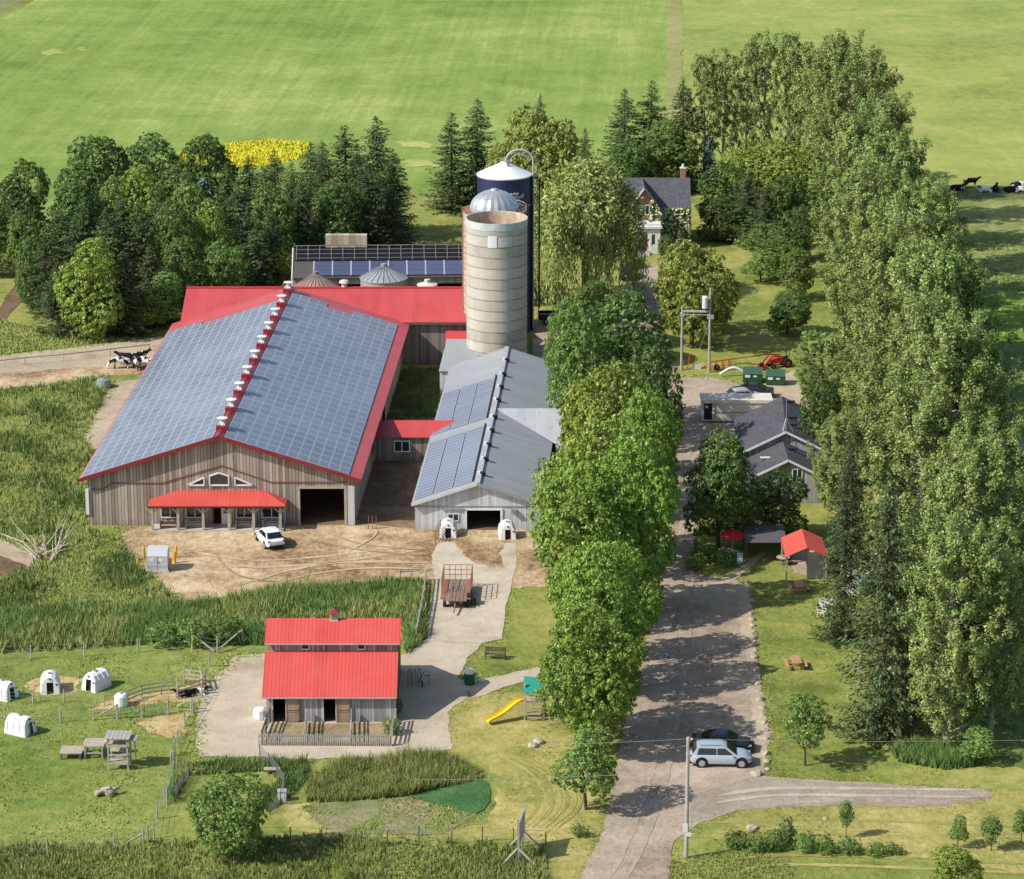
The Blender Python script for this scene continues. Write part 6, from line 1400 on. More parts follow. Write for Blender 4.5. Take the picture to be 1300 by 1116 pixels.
def wagon():
    O = at(578, 772); t = thing('hay_wagon', 'rusty red hay wagon with a tall barred rack standing on the concrete', 'wagon', O, R_(-2))
    red = paint('faded_rack_red', (0.36, 0.14, 0.1), .8, var=.35)
    m = MB()
    for k in range(6): m.box(-.95+k*.33, -.95+k*.33+.29, -.4, 5.2, .75, .8)
    m.build('deck', paint('wagon_planks', (0.25, 0.17, 0.13), .9, var=.35, scale=4), t)
    m = MB(); m.bar((-.5, -.4, .62), (-.5, 5.2, .62), .12); m.bar((.5, -.4, .62), (.5, 5.2, .62), .12); m.bar((0, -2.2, .35), (0, 0, .6), .1); m.build('frame', red, t)
    def rack(x0, y0, x1, y1, n):
        m = MB()
        for i in range(n+1): f = i/n; m.bar((x0+(x1-x0)*f, y0+(y1-y0)*f, .8), (x0+(x1-x0)*f, y0+(y1-y0)*f, 2.15), .05)
        for z in (1.25, 1.7, 2.15): m.bar((x0, y0, z), (x1, y1, z), .045)
        m.build('rack', red, t)
    rack(-1.25, 5.2, 1.25, 5.2, 5); rack(-1.25, 1.5, -1.25, 5.2, 5); rack(1.25, 1.5, 1.25, 5.2, 5)
    for s in (-1, 1): m = MB(); m.box(min(s*.95, s*1.3), max(s*.95, s*1.3), .1, 5.2, .75, .82); m.build('side_board', red, t)
    for y in (.3, 4.2):
        for s in (-1, 1):
            w = MB(); w.tube((s*.8, y, .38), (s*1.05, y, .38), .38, .38, 16); wh = w.build('wheel', TYRE, t); r = MB(); r.tube((s*1.05, y, .38), (s*1.07, y, .38), .2, .2, 10); r.build('rim', red, wh)
    c = at(597, 768); g = thing('garden_engine', 'small dark engine unit standing right of the hay wagon', 'machine', c)
    m = MB(); m.box(-.3, .3, -.4, .5, .35, .95); m.tube((.1, .2, .95), (.1, .2, 1.4), .05, .05, 6); m.build('engine', BLACK, g)
    for s in (-1, 1): w = MB(); w.tube((s*.35, 0, .3), (s*.5, 0, .3), .3, .3, 12); w.build('wheel', TYRE, g)
    m = MB(); m.bar((0, -.4, .5), (0, -1.1, .9), .05); m.build('handle', GREY, g)
wagon()
def farm_machines():
    O = at(990, 466); t = thing('tractor', 'bright red tractor loader parked beyond the green dumpsters', 'tractor', O, R_(200))
    m = MB(); m.poly([(-.4, -.4, .7), (1.7, -.35, .7), (1.8, -.35, 1.2), (.4, -.4, 1.5), (-.4, -.4, 1.3)]+[(-.4, .4, .7), (1.7, .35, .7), (1.8, .35, 1.2), (.4, .4, 1.5), (-.4, .4, 1.3)], [tuple(range(5)), (9, 8, 7, 6, 5)]+[((k+1) % 5, k, k+5, (k+1) % 5+5) for k in range(5)]); m.build('hood', REDP, t)
    m = MB(); m.box(-1.2, -.3, -.45, .45, .6, 1.1); m.box(-1.1, -.9, -.3, .3, 1.1, 1.6); m.build('seat', BLACK, t)
    m = MB(); [m.bar((-1.15, s*.5, 1.0), (-1.2, s*.5, 2.3), .07) for s in (-1, 1)]; m.bar((-1.2, -.5, 2.3), (-1.2, .5, 2.3), .07); m.build('roll_bar', BLACK, t)
    for x, r in ((-.9, .65), (1.3, .38)):
        for s in (-1, 1):
            w = MB(); w.tube((x, s*.5, r), (x, s*.85, r), r, r, 16); wh = w.build('wheel', TYRE, t); q = MB(); q.tube((x, s*.85, r), (x, s*.88, r), r*.5, r*.5, 10); q.build('rim', YELP if False else REDP, wh)
    m = MB()
    for s in (-1, 1): m.bar((-.3, s*.55, 1.6), (1.4, s*.55, 1.9), .12, .18); m.bar((1.4, s*.55, 1.9), (2.6, s*.55, .6), .12, .18)
    m.build('loader_arm', REDP, t)
    m = MB(); m.poly([(2.5, -.9, .2), (3.1, -.9, .15), (2.6, -.9, .8), (2.5, .9, .2), (3.1, .9, .15), (2.6, .9, .8)], [(0, 1, 4, 3), (0, 3, 5, 2), (0, 2, 1), (3, 4, 5)]); m.build('bucket', REDP, t)
    m = MB(); m.poly([(2.0, -.3, 1.0), (2.9, -.3, .9), (2.8, -.3, 2.0), (2.0, .3, 1.0), (2.9, .3, .9), (2.8, .3, 2.0)], [(0, 1, 2), (5, 4, 3), (0, 3, 4, 1), (1, 4, 5, 2), (2, 5, 3, 0)])
    t.scale = (.78,)*3
    # long orange implement
    O = at(905, 470); t = thing('hay_rake', 'long orange hay rake folded on the grass beside the utility poles', 'implement', O, R_(8))
    m = MB(); m.bar((0, 0, 1.0), (6.8, 1.2, 1.3), .14); m.bar((0, .6, .9), (5.6, 1.6, 1.0), .1); m.bar((0, 0, 1), (-1.2, -.3, .5), .12); m.build('beam', paint('orange_frame', (0.62, 0.3, 0.06), .6, var=.3), t)
    for k in range(4):
        x = -.4+k*.75; w = MB()
        for j in range(12): a = j*math.pi/6; w.bar((x, .1*k, .6), (x+.15, .1*k+.6*math.cos(a), .6+.6*math.sin(a)), .03)
        w.lathe([(0.55, 0), (0.6, .03), (.55, .06)], 14, 0, (0, 0, 0))
        n0 = len(w.v)-42
        for i in range(n0, len(w.v)): p = w.v[i]; w.v[i] = (x+.05+p[2], .1*k+p[0], .62+p[1])
        w.build('rake_wheel', ORANGEP, t)
    for x in (.4, 5.5): w = MB(); w.tube((x, -.3, .35), (x, -.1, .35), .35, .35, 12); w.build('wheel', TYRE, t)
    c = at(868, 468); b = thing('cable_guard', 'orange marker boards at the foot of the shorter utility pole', 'marker', c)
    for k, (x, h) in enumerate(((-.3, .9), (.4, 1.7), (1.0, 1.5))): m = MB(); m.bar((x, 0, 0), (x+.25, 0, h), .1); m.build('marker_board', ORANGEP, b)
    m = MB(); m.box(.9, 1.9, -.2, .2, 0, .55); m.build('rubble_box', CREAM, b)
    c = at(928, 478); b = thing('white_hose', 'white corrugated pipe arched on the grass left of the dumpsters', 'pipe', c)
    m = MB(); pts = [(-1.2+2.6*i/8, 0, .25+.75*math.sin(math.pi*i/9)) for i in range(9)]; m.path(pts, [.14]*9, 8); m.build('pipe', WHITE, b)
    for i, (px, py, l) in enumerate(((955, 487, 'left green dumpster with white stickers'), (984, 490, 'right green dumpster with white stickers'))):
        c = at(px, py); t = thing('dumpster', l, 'dumpster', c, R_(-6), 'green dumpsters')
        m = MB(); m.poly([(-1, 0, .12), (1, 0, .12), (1, 1.5, .12), (-1, 1.5, .12), (-1, -.12, 1.1), (1, -.12, 1.1), (1, 1.5, 1.45), (-1, 1.5, 1.45)], [(0, 3, 2, 1), (0, 1, 5, 4), (1, 2, 6, 5), (2, 3, 7, 6), (3, 0, 4, 7)]); m.build('body', GREENP, t)
        m = MB(); m.face([(-1.05, -.18, 1.1), (1.05, -.18, 1.1), (1.05, 1.55, 1.47), (-1.05, 1.55, 1.47)]); m.build('lid', paint('dusty_green_lid', (0.05, 0.12, 0.08), .6) if i == 0 else bpy.data.materials['dusty_green_lid'], t)
        m = MB(); m.face([(-.8, -.12, .7), (-.25, -.12, .7), (-.25, -.145, 1.0), (-.8, -.145, 1.0)]); m.face([(.1, -.11, .75), (.5, -.11, .75), (.5, -.135, .95), (.1, -.135, .95)]); m.build('sticker', WHITE, t)
        for s in (-1, 1): m = MB(); m.box(s*1.0-.04, s*1.0+.08 if s > 0 else s*1.0+.04, .2, 1.2, .6, .75); m.build('lift_pocket', GREENP, t)
farm_machines()
# ================================================================ POLES AND WIRES
def pole(name, px, py, top, label, r=.15, mat=None, cat='pole'):
    O = at(px, py); H = hgt(px, py, top); t = thing(name, label, cat, O); m = MB(); m.tube((0, 0, 0), (0, 0, H), r, r*.75, 10); m.build('shaft', mat or GTIMB, t); return t, O, H
t, OA, HA = pole('utility_pole', 900, 473, 366, 'taller utility pole carrying the grey transformer')
m = MB(); m.tube((-.55, -.1, HA-2.2), (-.55, -.1, HA-1.0), .34, .34, 14); m.lathe([(.36, HA-1.0), (.2, HA-.85), (0, HA-.82)], 14, 0, (-.55, -.1, 0)); m.build('transformer', paint('transformer_grey', (0.62, 0.68, 0.7), .5, var=.08), t)
m = MB(); m.bar((-.3, 0, HA-3.2), (.4, 0, HA-3.2), .2, .5); m.tube((.2, .1, HA-.4), (.2, .1, HA-.1), .08, .05, 8); m.build('bracket', LGREY, t)
m = MB(); m.bar((0, 0, HA-3.6), (-1.9, .3, 0.1), .03); m.build('stay_wire', LGREY, t)
t, OB, HB = pole('utility_pole', 865, 470, 388, 'shorter utility pole joined by a beam to the transformer pole')
d = OA-OB
m = MB(); m.bar((0, 0, HB-.6), (d.x, d.y, HA-2.6), .16, .2); m.bar((0, 0, HB-1.0), (d.x, d.y, HA-3.0), .06); m.build('cross_beam', GTIMB, t)
m = MB(); m.bar((-.25, 0, HB-1), (.25, 0, HB-1), .25, .4); m.build('bracket', LGREY, t)
t, OC, HC_ = pole('lamp_pole', 708, 392, 308, 'slim pale yard lamp pole between the silos and the willow', .09, GTIMB)
m = MB(); m.bar((0, 0, HC_-.6), (.9, 0, HC_-.3), .08); m.cbox((.95, 0, HC_-.32), (.45, .25, .15)); m.bar((-.4, 0, HC_-.9), (.4, 0, HC_-.9), .06); m.build('lamp_arm', WHITE, t)
t, OD, HD = pole('utility_pole', 871, 1089, 936, 'bare roadside utility pole in front of the parked cars', .155)
m = MB(); m.cbox((-.1, -.17, 2.35), (.34, .03, .62)); m.cbox((.12, -.17, 1.85), (.4, .03, .3), tilt=0); m.build('notice_sheet', WHITE, t)
m = MB(); m.bar((0, 0, HD-.25), (.3, 0, HD-.1), .1); m.build('insulator', WHITE, t)
def wire(name, a, b, sag, label, r=.009):
    m = MB(); a = Vector(a); b = Vector(b); n = 20; pts = []
    for i in range(n+1): f = i/n; p = a.lerp(b, f); p.z -= sag*4*f*(1-f); pts.append(p-a)
    m.path(pts, [r]*(n+1), 4); o = m.build(name, paint('wire_grey', (0.35, 0.35, 0.35), .5) if 'wire_grey' not in bpy.data.materials else bpy.data.materials['wire_grey']); o.location = a; props(o, label, 'wire')
topD = OD+Vector((0, 0, HD-.12)); lowD = OD+Vector((0, 0, HD-2.55))
eR = at(1450, 955, 8.0); eL = at(560, 985, 6.2)
wire('overhead_wire', topD, atY(1500, 934, OD.y), .3, 'overhead wire running right from the roadside pole')
wire('overhead_wire', topD, atY(520, 948, OD.y+4), .15, 'upper overhead wire crossing the driveway left of the roadside pole')
wire('overhead_wire', lowD, atY(520, 990, OD.y+4), .15, 'lower overhead wire crossing the driveway left of the roadside pole')
wire('overhead_wire', OA+Vector((0, 0, HA-4)), at(975, 395, 7), .4, 'service wire running from the transformer pole towards the windbreak')
# ================================================================ YARD THINGS
def pad_transformer():
    O = at(200, 727); t = thing('transformer_cabinet', 'pale grey ground transformer cabinet between yellow bollards', 'cabinet', O)
    m = MB(); m.box(-1.05, 1.05, -.1, 1.7, 0, .16); m.build('plinth', CONCR, t)
    m = MB(); m.poly([(-.92, 0, .16), (.92, 0, .16), (.92, 1.5, .16), (-.92, 1.5, .16), (-.92, 0, 1.55), (.92, 0, 1.55), (.92, 1.5, 2.05), (-.92, 1.5, 2.05), (-.92, .3, 1.95), (.92, .3, 1.95)], [(0, 1, 5, 4), (1, 2, 6, 9, 5), (3, 0, 4, 8, 7), (2, 3, 7, 6), (4, 5, 9, 8), (8, 9, 6, 7)]); m.build('cabinet_body', paint('cabinet_grey', (0.55, 0.57, 0.58), .5, var=.08), t)
    m = MB(); m.box(-.015, .015, -.02, .0, .25, 1.5); m.box(-.9, .9, -.015, .0, .55, .58); m.box(-.04, .08, -.06, 0, .95, 1.1); m.build('door_seam', GREY, t)
    m = MB(); m.box(-.65, -.3, -.02, -.005, 1.05, 1.35); m.build('label_plate', WHITE, t); m = MB(); m.box(.15, .5, -.02, -.005, 1.05, 1.3); m.build('label_plate', WHITE, t)
    for i, (px, py) in enumerate(((175, 725), (183, 709), (217, 724), (224, 708), (222, 715))):
        c = at(px, py); m = MB(); m.tube((0, 0, 0), (0, 0, 1.05), .11, .11, 12); m.lathe([(.11, 1.05), (.06, 1.12), (0, 1.14)], 12); o = m.build('bollard', YELP); o.location = c
        props(o, ['front left yellow bollard by the transformer cabinet', 'back left yellow bollard by the transformer cabinet', 'front right yellow bollard by the transformer cabinet', 'back right yellow bollard by the transformer cabinet', 'middle right yellow bollard by the transformer cabinet'][i], 'bollard', 'yellow bollards round the transformer cabinet')
pad_transformer()
# calf hutches
HUT = paint('hutch_plastic', (0.82, 0.82, 0.82), .4, var=.05)
def hutch_proto():
    t = thing('calf_hutch', 'x', 'hutch')
    W_, L, H = .78, 2.1, 1.42
    m = MB(); rows = []
    for x, k in ((0, .92), (.12, 1), (L-.15, 1), (L, .9)):
        sec = [(-W_, 0), (-W_*.97, .35), (-W_*.86, .95), (-W_*.55, 1.3), (-W_*.2, H), (W_*.2, H), (W_*.55, 1.3), (W_*.86, .95), (W_*.97, .35), (W_, 0)]
        rows.append([(y*k, x+(.18*z/H if x < .2 else (-.12*z/H if x > 1 else 0)), z*(.97 if k < 1 else 1)) for y, z in sec])
    vs = [p for r in rows for p in r]; n = 10
    fs = [(i*n+j, i*n+j+1, (i+1)*n+j+1, (i+1)*n+j) for i in range(3) for j in range(n-1)]; fs.append(tuple(range(3*n, 4*n))[::-1])
    m.poly(vs, fs)
    # front face round the doorway
    f = rows[0]; dx, dz = .27, .98
    def yf(z): return .18*z/H-.001
    m.face([f[0], (-dx, 0, 0), (-dx, yf(dz), dz), f[2], f[1]]); m.face([(dx, 0, 0), f[9], f[8], f[7], (dx, yf(dz), dz)]); m.face([f[2], (-dx, yf(dz), dz), (dx, yf(dz), dz), f[7], f[6], f[5], f[4], f[3]])
    m.build('shell', HUT, t)
    d = MB(); d.face([(-dx, .25, .02), (dx, .25, .02), (dx, .4, dz), (-dx, .4, dz)]); d.build('doorway', paint('hutch_shade', (0.06, 0.035, 0.03), .9), t)  # dark panel paints the shade inside the doorway
    for y in (.6, 1.2, 1.75):
        r = MB(); r.path([(-W_*1.0, y, .3), (-W_*.9, y, .95), (-W_*.57, y, 1.32), (0, y, H+.01), (W_*.57, y, 1.32), (W_*.9, y, .95), (W_*1.0, y, .3)], [.03]*7, 5); r.build('rib', HUT, t)
    v = MB(); v.cbox((0, .12, 1.27), (.14, .08, .1)); v.cbox((.5, .08, .8), (.12, .05, .14)); v.build('vent', BLACK, t)
    v = MB(); v.cbox((0, 1.0, H+.05), (.25, .25, .08)); v.build('roof_vent', GREY, t)
    return t
hp = hutch_proto()
hs = [(569, 684, 0, 'white calf hutch left of the milking barn door'), (645, 686, 5, 'white calf hutch right of the milking barn door'),
      (17, 888, 60, 'white calf hutch at the left frame edge of the upper line, turned to the right'), (64, 882, 8, 'white calf hutch facing the viewer, middle of the upper line in the paddock'), (112, 878, -32, 'white calf hutch at the right end of the upper line'), (30, 930, 62, 'white closed calf hutch alone in the lower paddock by the post fence')]
for i, (px, py, a, l) in enumerate(hs):
    o = hp if i == 0 else copy_tree(hp); o.location = at(px, py); o.rotation_euler = (0, 0, R_(a)); o['label'] = l; o['group'] = 'white calf hutches'
o.location = at(40, 933); o.rotation_euler = (0, 0, R_(60))
for c in list(o.children):
    if c.name.startswith('doorway') and i == 5: c.data = c.data.copy(); c.data.materials[0] = HUT
# ---------------------------------------------------------------- fences
def fence(name, pts, label, h=1.25, step=None, rails=(), wires=(.4, .8, 1.15), post=.12, mat=GTIMB, brace=(), group=None, mesh=None, wiremat=None):
    P = [at(*p) for p in pts]; t = thing(name, label, 'fence', P[0], 0, group); o0 = P[0]; loc = []
    for a, c in zip(P, P[1:]):
        n = max(1, int(round((c-a).length/step))) if step else 1
        for i in range(n): loc.append(a.lerp(c, i/n))
    loc.append(P[-1])
    for q in loc:
        m = MB(); l = q-o0; hh = h*random.uniform(.92, 1.1); m.tube((l.x, l.y, 0), (l.x+random.uniform(-.05, .05), l.y, hh), post/2, post/2*.9, 7); m.build('post', mat, t)
    for z in wires:
        m = MB()
        for a, c in zip(loc, loc[1:]): m.bar(a-o0+Vector((0, 0, z)), c-o0+Vector((0, 0, z)), .015)
        m.build('wire', wiremat or GREY, t)
    for z in rails:
        m = MB()
        for a, c in zip(loc, loc[1:]): m.bar(a-o0+Vector((0, 0, z)), c-o0+Vector((0, 0, z)), .05, .12)
        m.build('rail', mat, t)
    for (a, c, za, zc) in brace:
        A_, C_ = at(*a)-o0, at(*c)-o0; m = MB(); m.bar(A_+Vector((0, 0, za)), C_+Vector((0, 0, zc)), .1); m.build('brace', TIMB, t)
    if mesh:
        for a, c in zip(loc, loc[1:]):
            a_, c_ = a-o0, c-o0; m = MB(); n = max(2, int((c_-a_).length/.22))
            for i in range(n): p = a_.lerp(c_, i/n); m.bar(p+Vector((0, 0, .05)), p+Vector((0, 0, mesh[0])), .02)
            for k in range(6): m.bar(a_+Vector((0, 0, .1+k*(mesh[0]-.1)/5)), c_+Vector((0, 0, .1+k*(mesh[0]-.1)/5)), .018)
            m.build('netting', mesh[1], t)
    return t
NETG = paint('green_wire_netting', (0.05, 0.2, 0.13), .7)
fence('post_fence', [(-30, 838), (39, 837), (107, 834), (175, 829), (244, 825)], 'post and wire fence along the top of the paddock below the ditch')
fence('post_fence', [(244, 824), (276, 829), (308, 818)], 'braced corner fence with slanting timbers behind the gravel pad', 1.45, rails=(), brace=(((246, 824), (272, 829), 1.2, .2), ((278, 829), (306, 818), .3, 1.2)))
fence('post_fence', [(276, 829), (266, 846), (261, 866), (257, 886), (245, 906), (235, 922), (226, 945), (222, 958)], 'post fence running down the right side of the paddock beside the gravel', 1.2)
fence('post_fence', [(222, 960), (218, 975), (209, 1020), (200, 1040), (196, 1065), (188, 1070)], 'post fence with green netting curving down the paddock edge', 1.3, mesh=None)
fence('netting_fence', [(221, 958), (220, 1000), (212, 1022)], 'short run of green netting on the lower paddock fence', 1.2, mesh=(1.1, NETG), wires=(), step=2.5)
fence('post_fence', [(188, 1070), (182, 1074), (145, 1080), (61, 1086), (-20, 1092)], 'post and wire fence along the bottom of the paddock', 1.3, brace=(((150, 1078), (182, 1070), .1, .7),))
fence('post_fence', [(-20, 915), (6, 912), (77, 918), (119, 915), (149, 913), (214, 906), (243, 905)], 'post and wire fence crossing the paddock above the goat tower', 1.25, brace=(((126, 910), (150, 908), .1, .9), ((225, 898), (243, 903), .1, 1.1)))
fence('netting_fence', [(150, 913), (180, 911), (214, 908)], 'panel of green netting on the cross fence in the paddock', 1.1, mesh=(1.0, NETG), wires=())
fence('post_fence', [(-20, 892), (42, 893), (81, 892), (132, 896), (162, 893), (226, 888), (258, 876)], 'thin wire fence behind the lone calf hutch', 1.1, wires=(.3, .6, .9))
fence('calf_pen', [(162, 893), (180, 886), (205, 882), (225, 880), (226, 888), (258, 878), (255, 868), (234, 866)], 'wooden railed calf pen with straw by the gravel pad', 1.15, rails=(.35, .7, 1.05), wires=(), mat=TIMB)
fence('post_fence', [(330, 1070), (369, 1069), (408, 1071), (452, 1072), (492, 1074), (532, 1070), (573, 1073), (612, 1069), (652, 1072), (693, 1074)], 'post and wire fence below the garden beds', 1.15, mat=DTIMB, post=.1)
fence('netting_fence', [(330, 962), (342, 974), (352, 985), (361, 1000), (356, 1022), (343, 1034)], 'dark wire netting fence curving below the goat barn', 1.1, mesh=(1.0, GREY), wires=(), mat=DTIMB, post=.08, step=2.2)
fence('wire_fence', [(240, 985), (226, 1008), (222, 1018)], 'short curved wire fence left of the lower bushy tree', 1.0, mat=DTIMB, mesh=(.9, GREY), wires=(), step=2.2)
fence('post_fence', [(540, 738), (522, 738), (508, 739)], 'short grey rail fence at the top end of the ditch by the wagon', 1.1, rails=(.95,), wires=())
fence('rail_fence', [(541, 738), (538, 765), (533, 790), (529, 812)], 'grey rail fence along the left edge of the concrete ramp', 1.15, rails=(.4, .75, 1.1), wires=(), step=3.0)
fence('pasture_fence', [(1188, 352), (1222, 352), (1262, 350), (1300, 349), (1345, 348)], 'old post fence crossing the pasture right of the windbreak', 1.2, mat=DTIMB)
fence('lane_fence', [(-30, 470), (32, 463), (80, 459), (140, 452), (190, 446)], 'low post fence along the lane beside the cows', 1.0, rails=(.8,), wires=(), mat=TIMB, post=.1)
def picket():
    A_ = at(329, 947); B_ = at(497, 948); t = thing('picket_fence', 'grey picket fence closing the goat pens in front of the small barn', 'fence', A_)
    d = B_-A_; n = 62
    for i in range(n):
        f = i/(n-1); h = 1.05+random.uniform(-.08, .08); m = MB(); x = d.x*f; y = d.y*f; tl = random.uniform(-.02, .02)
        m.poly([(x-.045, y-.02, 0), (x+.045, y-.02, 0), (x+.045+tl, y-.02, h-.08), (x+tl, y-.02, h), (x-.045+tl, y-.02, h-.08), (x-.045, y+.02, 0), (x+.045, y+.02, 0), (x+.045+tl, y+.02, h-.08), (x+tl, y+.02, h), (x-.045+tl, y+.02, h-.08)], [(0, 1, 2, 3, 4), (9, 8, 7, 6, 5)]+[((k+1) % 5, k, k+5, (k+1) % 5+5) for k in range(5)])
        m.build('picket', GTIMB, t)
    for z in (.3, .8): m = MB(); m.bar((0, .05, z), (d.x, d.y+.05, z), .05, .09); m.build('rail', GTIMB, t)
    for k, (a, b_, l) in enumerate((((333, 946), (343, 918), 'left end rail fence of the goat pens'), ((387, 946), (389, 919), 'middle rail divider between the goat pens'), ((446, 946), (446, 919), 'right rail divider between the goat pens'), ((496, 947), (503, 919), 'right end rail fence of the goat pens'))):
        fence('pen_divider', [a, b_], l, 1.25, rails=(.3, .65, 1.0, 1.25), wires=(), step=2.3, mat=GTIMB if k else DTIMB, group='goat pen rails')
    for i, (px, py) in enumerate(((346, 920), (470, 925), (450, 936))):
        pass
picket()
sheet('pen_floor', [(332, 946), (345, 919), (502, 919), (496, 946)], 0.06, ground_mat('pen_floor_dirt', [(0.14, 0.14, 0.05), (0.24, 0.19, 0.1), (0.34, 0.26, 0.16), (0.42, 0.34, 0.23)], big=.3, mid=1, fine=3), amp=.1)
# ---------------------------------------------------------------- goat tower, benches, logs
def goat_tower():
    O = at(150, 978); t = thing('goat_tower', 'tall pale timber climbing tower in the paddock', 'tower', O, R_(-3)); s = 17.2
    for x in (-.7, .75):
        for y in (0, 1.3): m = MB(); m.bar((x, y, 0), (x, y, 2.55), .12); m.build('leg', GTIMB, t)
    for z in (.55, 1.25, 1.95): m = MB(); m.bar((-.7, -.06, z), (.75, -.06, z), .06, .14); m.bar((-.7, 1.36, z), (.75, 1.36, z), .06, .14); m.build('cross_rail', GTIMB, t)
    for z, y0, y1 in ((.62, 0, .7), (1.3, .5, 1.3), (2.0, 0, .9)): m = MB(); m.box(-.68, .73, y0, y1, z, z+.05); m.build('platform', TIMB, t)
    m = MB()
    for k in range(6): m.box(-.95+k*.32, -.95+k*.32+.29, -.2, 1.5, 2.56, 2.61)
    m.build('top_deck', GTIMB, t)
    m = MB(); m.box(.9, 1.4, .2, 1.3, 2.3, 2.36); m.bar((1.3, .3, .9), (1.3, .3, 2.3), .1); m.build('side_shelf', GTIMB, t)
    O = at(118, 964); t = thing('goat_platform', 'middle wooden climbing platform with a ramp beside the tower', 'platform', O)
    m = MB(); m.box(-.75, .85, 0, 1.6, 1.0, 1.07); m.build('deck', TIMB, t)
    for x in (-.6, .7):
        for y in (.1, 1.5): m = MB(); m.bar((x, y, 0), (x, y, 1.0), .12); m.build('leg', GTIMB, t)
    m = MB(); m.bar((-.6, .1, .45), (.7, .1, .45), .06, .12); m.build('cross_rail', GTIMB, t)
    m = MB(); m.bar((.8, .9, 1.05), (1.5, 1.0, 1.6), .5, .05); m.build('ramp', TIMB, t)
    O = at(88, 965); t = thing('goat_platform', 'lowest wooden climbing platform, leftmost in the paddock', 'platform', O)
    m = MB(); m.box(-.75, .95, 0, 1.5, .48, .56); m.build('deck', TIMB, t)
    for x in (-.6, .8):
        for y in (.1, 1.4): m = MB(); m.bar((x, y, 0), (x, y, .48), .14); m.build('leg', DTIMB, t)
    m = MB(); m.bar((.95, .8, .5), (1.35, .8, .95), .5, .05); m.build('ramp', TIMB, t)
    O = at(136, 1012); t = thing('log_pile', 'small heap of pale logs in the lower paddock', 'log pile', O)
    rg = random.Random(4)
    for k in range(9):
        a = rg.uniform(-.9, .9); m = MB(); x = rg.uniform(-.6, .6); z = .12+.5*(1-abs(x))*rg.random(); m.tube((x-.5*math.cos(a), .3*rg.random()-.4*math.sin(a), z*.6+.08), (x+.5*math.cos(a), .5+.4*math.sin(a), z+.15), .13, .1, 8); m.build('log', GTIMB if k % 2 else TIMB, t)
    for i, (px, py) in enumerate(((142, 1010), (131, 1008))):
        m = MB(); c = at(px, py)
goat_tower()
def boxy(name, px, py, parts, label, cat, rz=0, group=None):
    t = thing(name, label, cat, at(px, py), R_(rz), group)
    for n, m, mat in parts: m.build(n, mat, t)
    return t
m = MB(); m.lathe([(.5, 0), (.55, .1), (.52, .85), (.4, 1.0), (.12, 1.05)], 16); m2 = MB(); m2.tube((0, 0, 1.04), (0, 0, 1.14), .14, .12, 10)
boxy('water_tank', 154, 896, [('body', m, WHITE), ('lid', m2, LGREY)], 'white rounded water tank beside the paddock cross fence', 'tank')
m = MB(); m.lathe([(.48, 0), (.55, .1), (.5, .75), (.35, .88), (0, .9)], 12); m2 = MB(); m2.box(-.5, .5, -.42, -.3, .05, .2)
boxy('water_tank', 330, 912, [('body', m, WHITE), ('skirt', m2, WHITE)], 'white plastic tub at the left wall of the goat barn', 'tub')
m = MB(); m.box(-.3, .3, 0, .5, .0, .75); m2 = MB(); m2.box(-.33, .33, -.05, .55, .75, .82)
boxy('beehive', 358, 1018, [('box', m, WHITE), ('lid', m2, LGREY)], 'white box on the fence below the goat barn', 'box')
m = MB(); m.box(-.6, .6, 0, .5, .38, .44); m2 = MB(); m2.box(-.4, -.3, .1, .4, 0, .38); m2.box(.3, .4, .1, .4, 0, .38)
boxy('small_bench', 345, 984, [('seat', m, TIMB), ('leg', m2, TIMB)], 'small pale bench by the curved netting fence', 'bench')
# recycling bin with a white bag
m = MB(); m.lathe([(.36, 0), (.42, .1), (.44, .95), (.4, 1.0)], 14); m2 = MB(); m2.lathe([(.4, .98), (.42, 1.05), (.3, 1.3), (.1, 1.38), (0, 1.38)], 12)
boxy('litter_bin', 596, 869, [('body', m, GREENP), ('lid', m2, WHITE)], 'green litter bin with a white domed lid', 'bin')
m = MB(); m.lathe([(.3, 0), (.3, .8), (.24, .9), (0, .92)], 12); m2 = MB(); m2.tube((0, 0, .9), (0, 0, .98), .1, .1, 8)
boxy('litter_bin', 602, 867, [('body', m, LGREY), ('lid', m2, WHITE)], 'pale narrow bin right of the green one', 'bin')
m = MB(); m.box(-.25, .3, 0, .3, .0, .18); m2 = MB(); m2.box(-.1, .1, .05, .2, .18, .26)
boxy('feed_sack', 611, 866, [('sack', m, WHITE), ('fold', m2, WHITE)], 'white sack lying on the gravel by the bins', 'sack')
def bench():
    t = thing('garden_bench', 'dark slatted garden bench on the grass above the bins', 'bench', at(628, 838), R_(-8))
    dk = paint('dark_bench', (0.13, 0.11, 0.07), .8)
    m = MB()
    for k in range(4): m.box(-.85, .85, .05+k*.12, .14+k*.12, .42, .46)
    m.build('seat', dk, t); m = MB()
    for k in range(3): m.box(-.85, .85, .55, .6, .55+k*.14, .64+k*.14)
    for k in range(9): m.box(-.8+k*.19, -.76+k*.19, .55, .58, .46, .95)
    m.build('backrest', dk, t)
    for x in (-.8, .8): m = MB(); m.bar((x, .08, 0), (x, .08, .65), .07); m.bar((x, .56, 0), (x, .56, .95), .07); m.bar((x, .05, .65), (x, .58, .65), .06); m.build('arm_frame', dk, t)
bench()
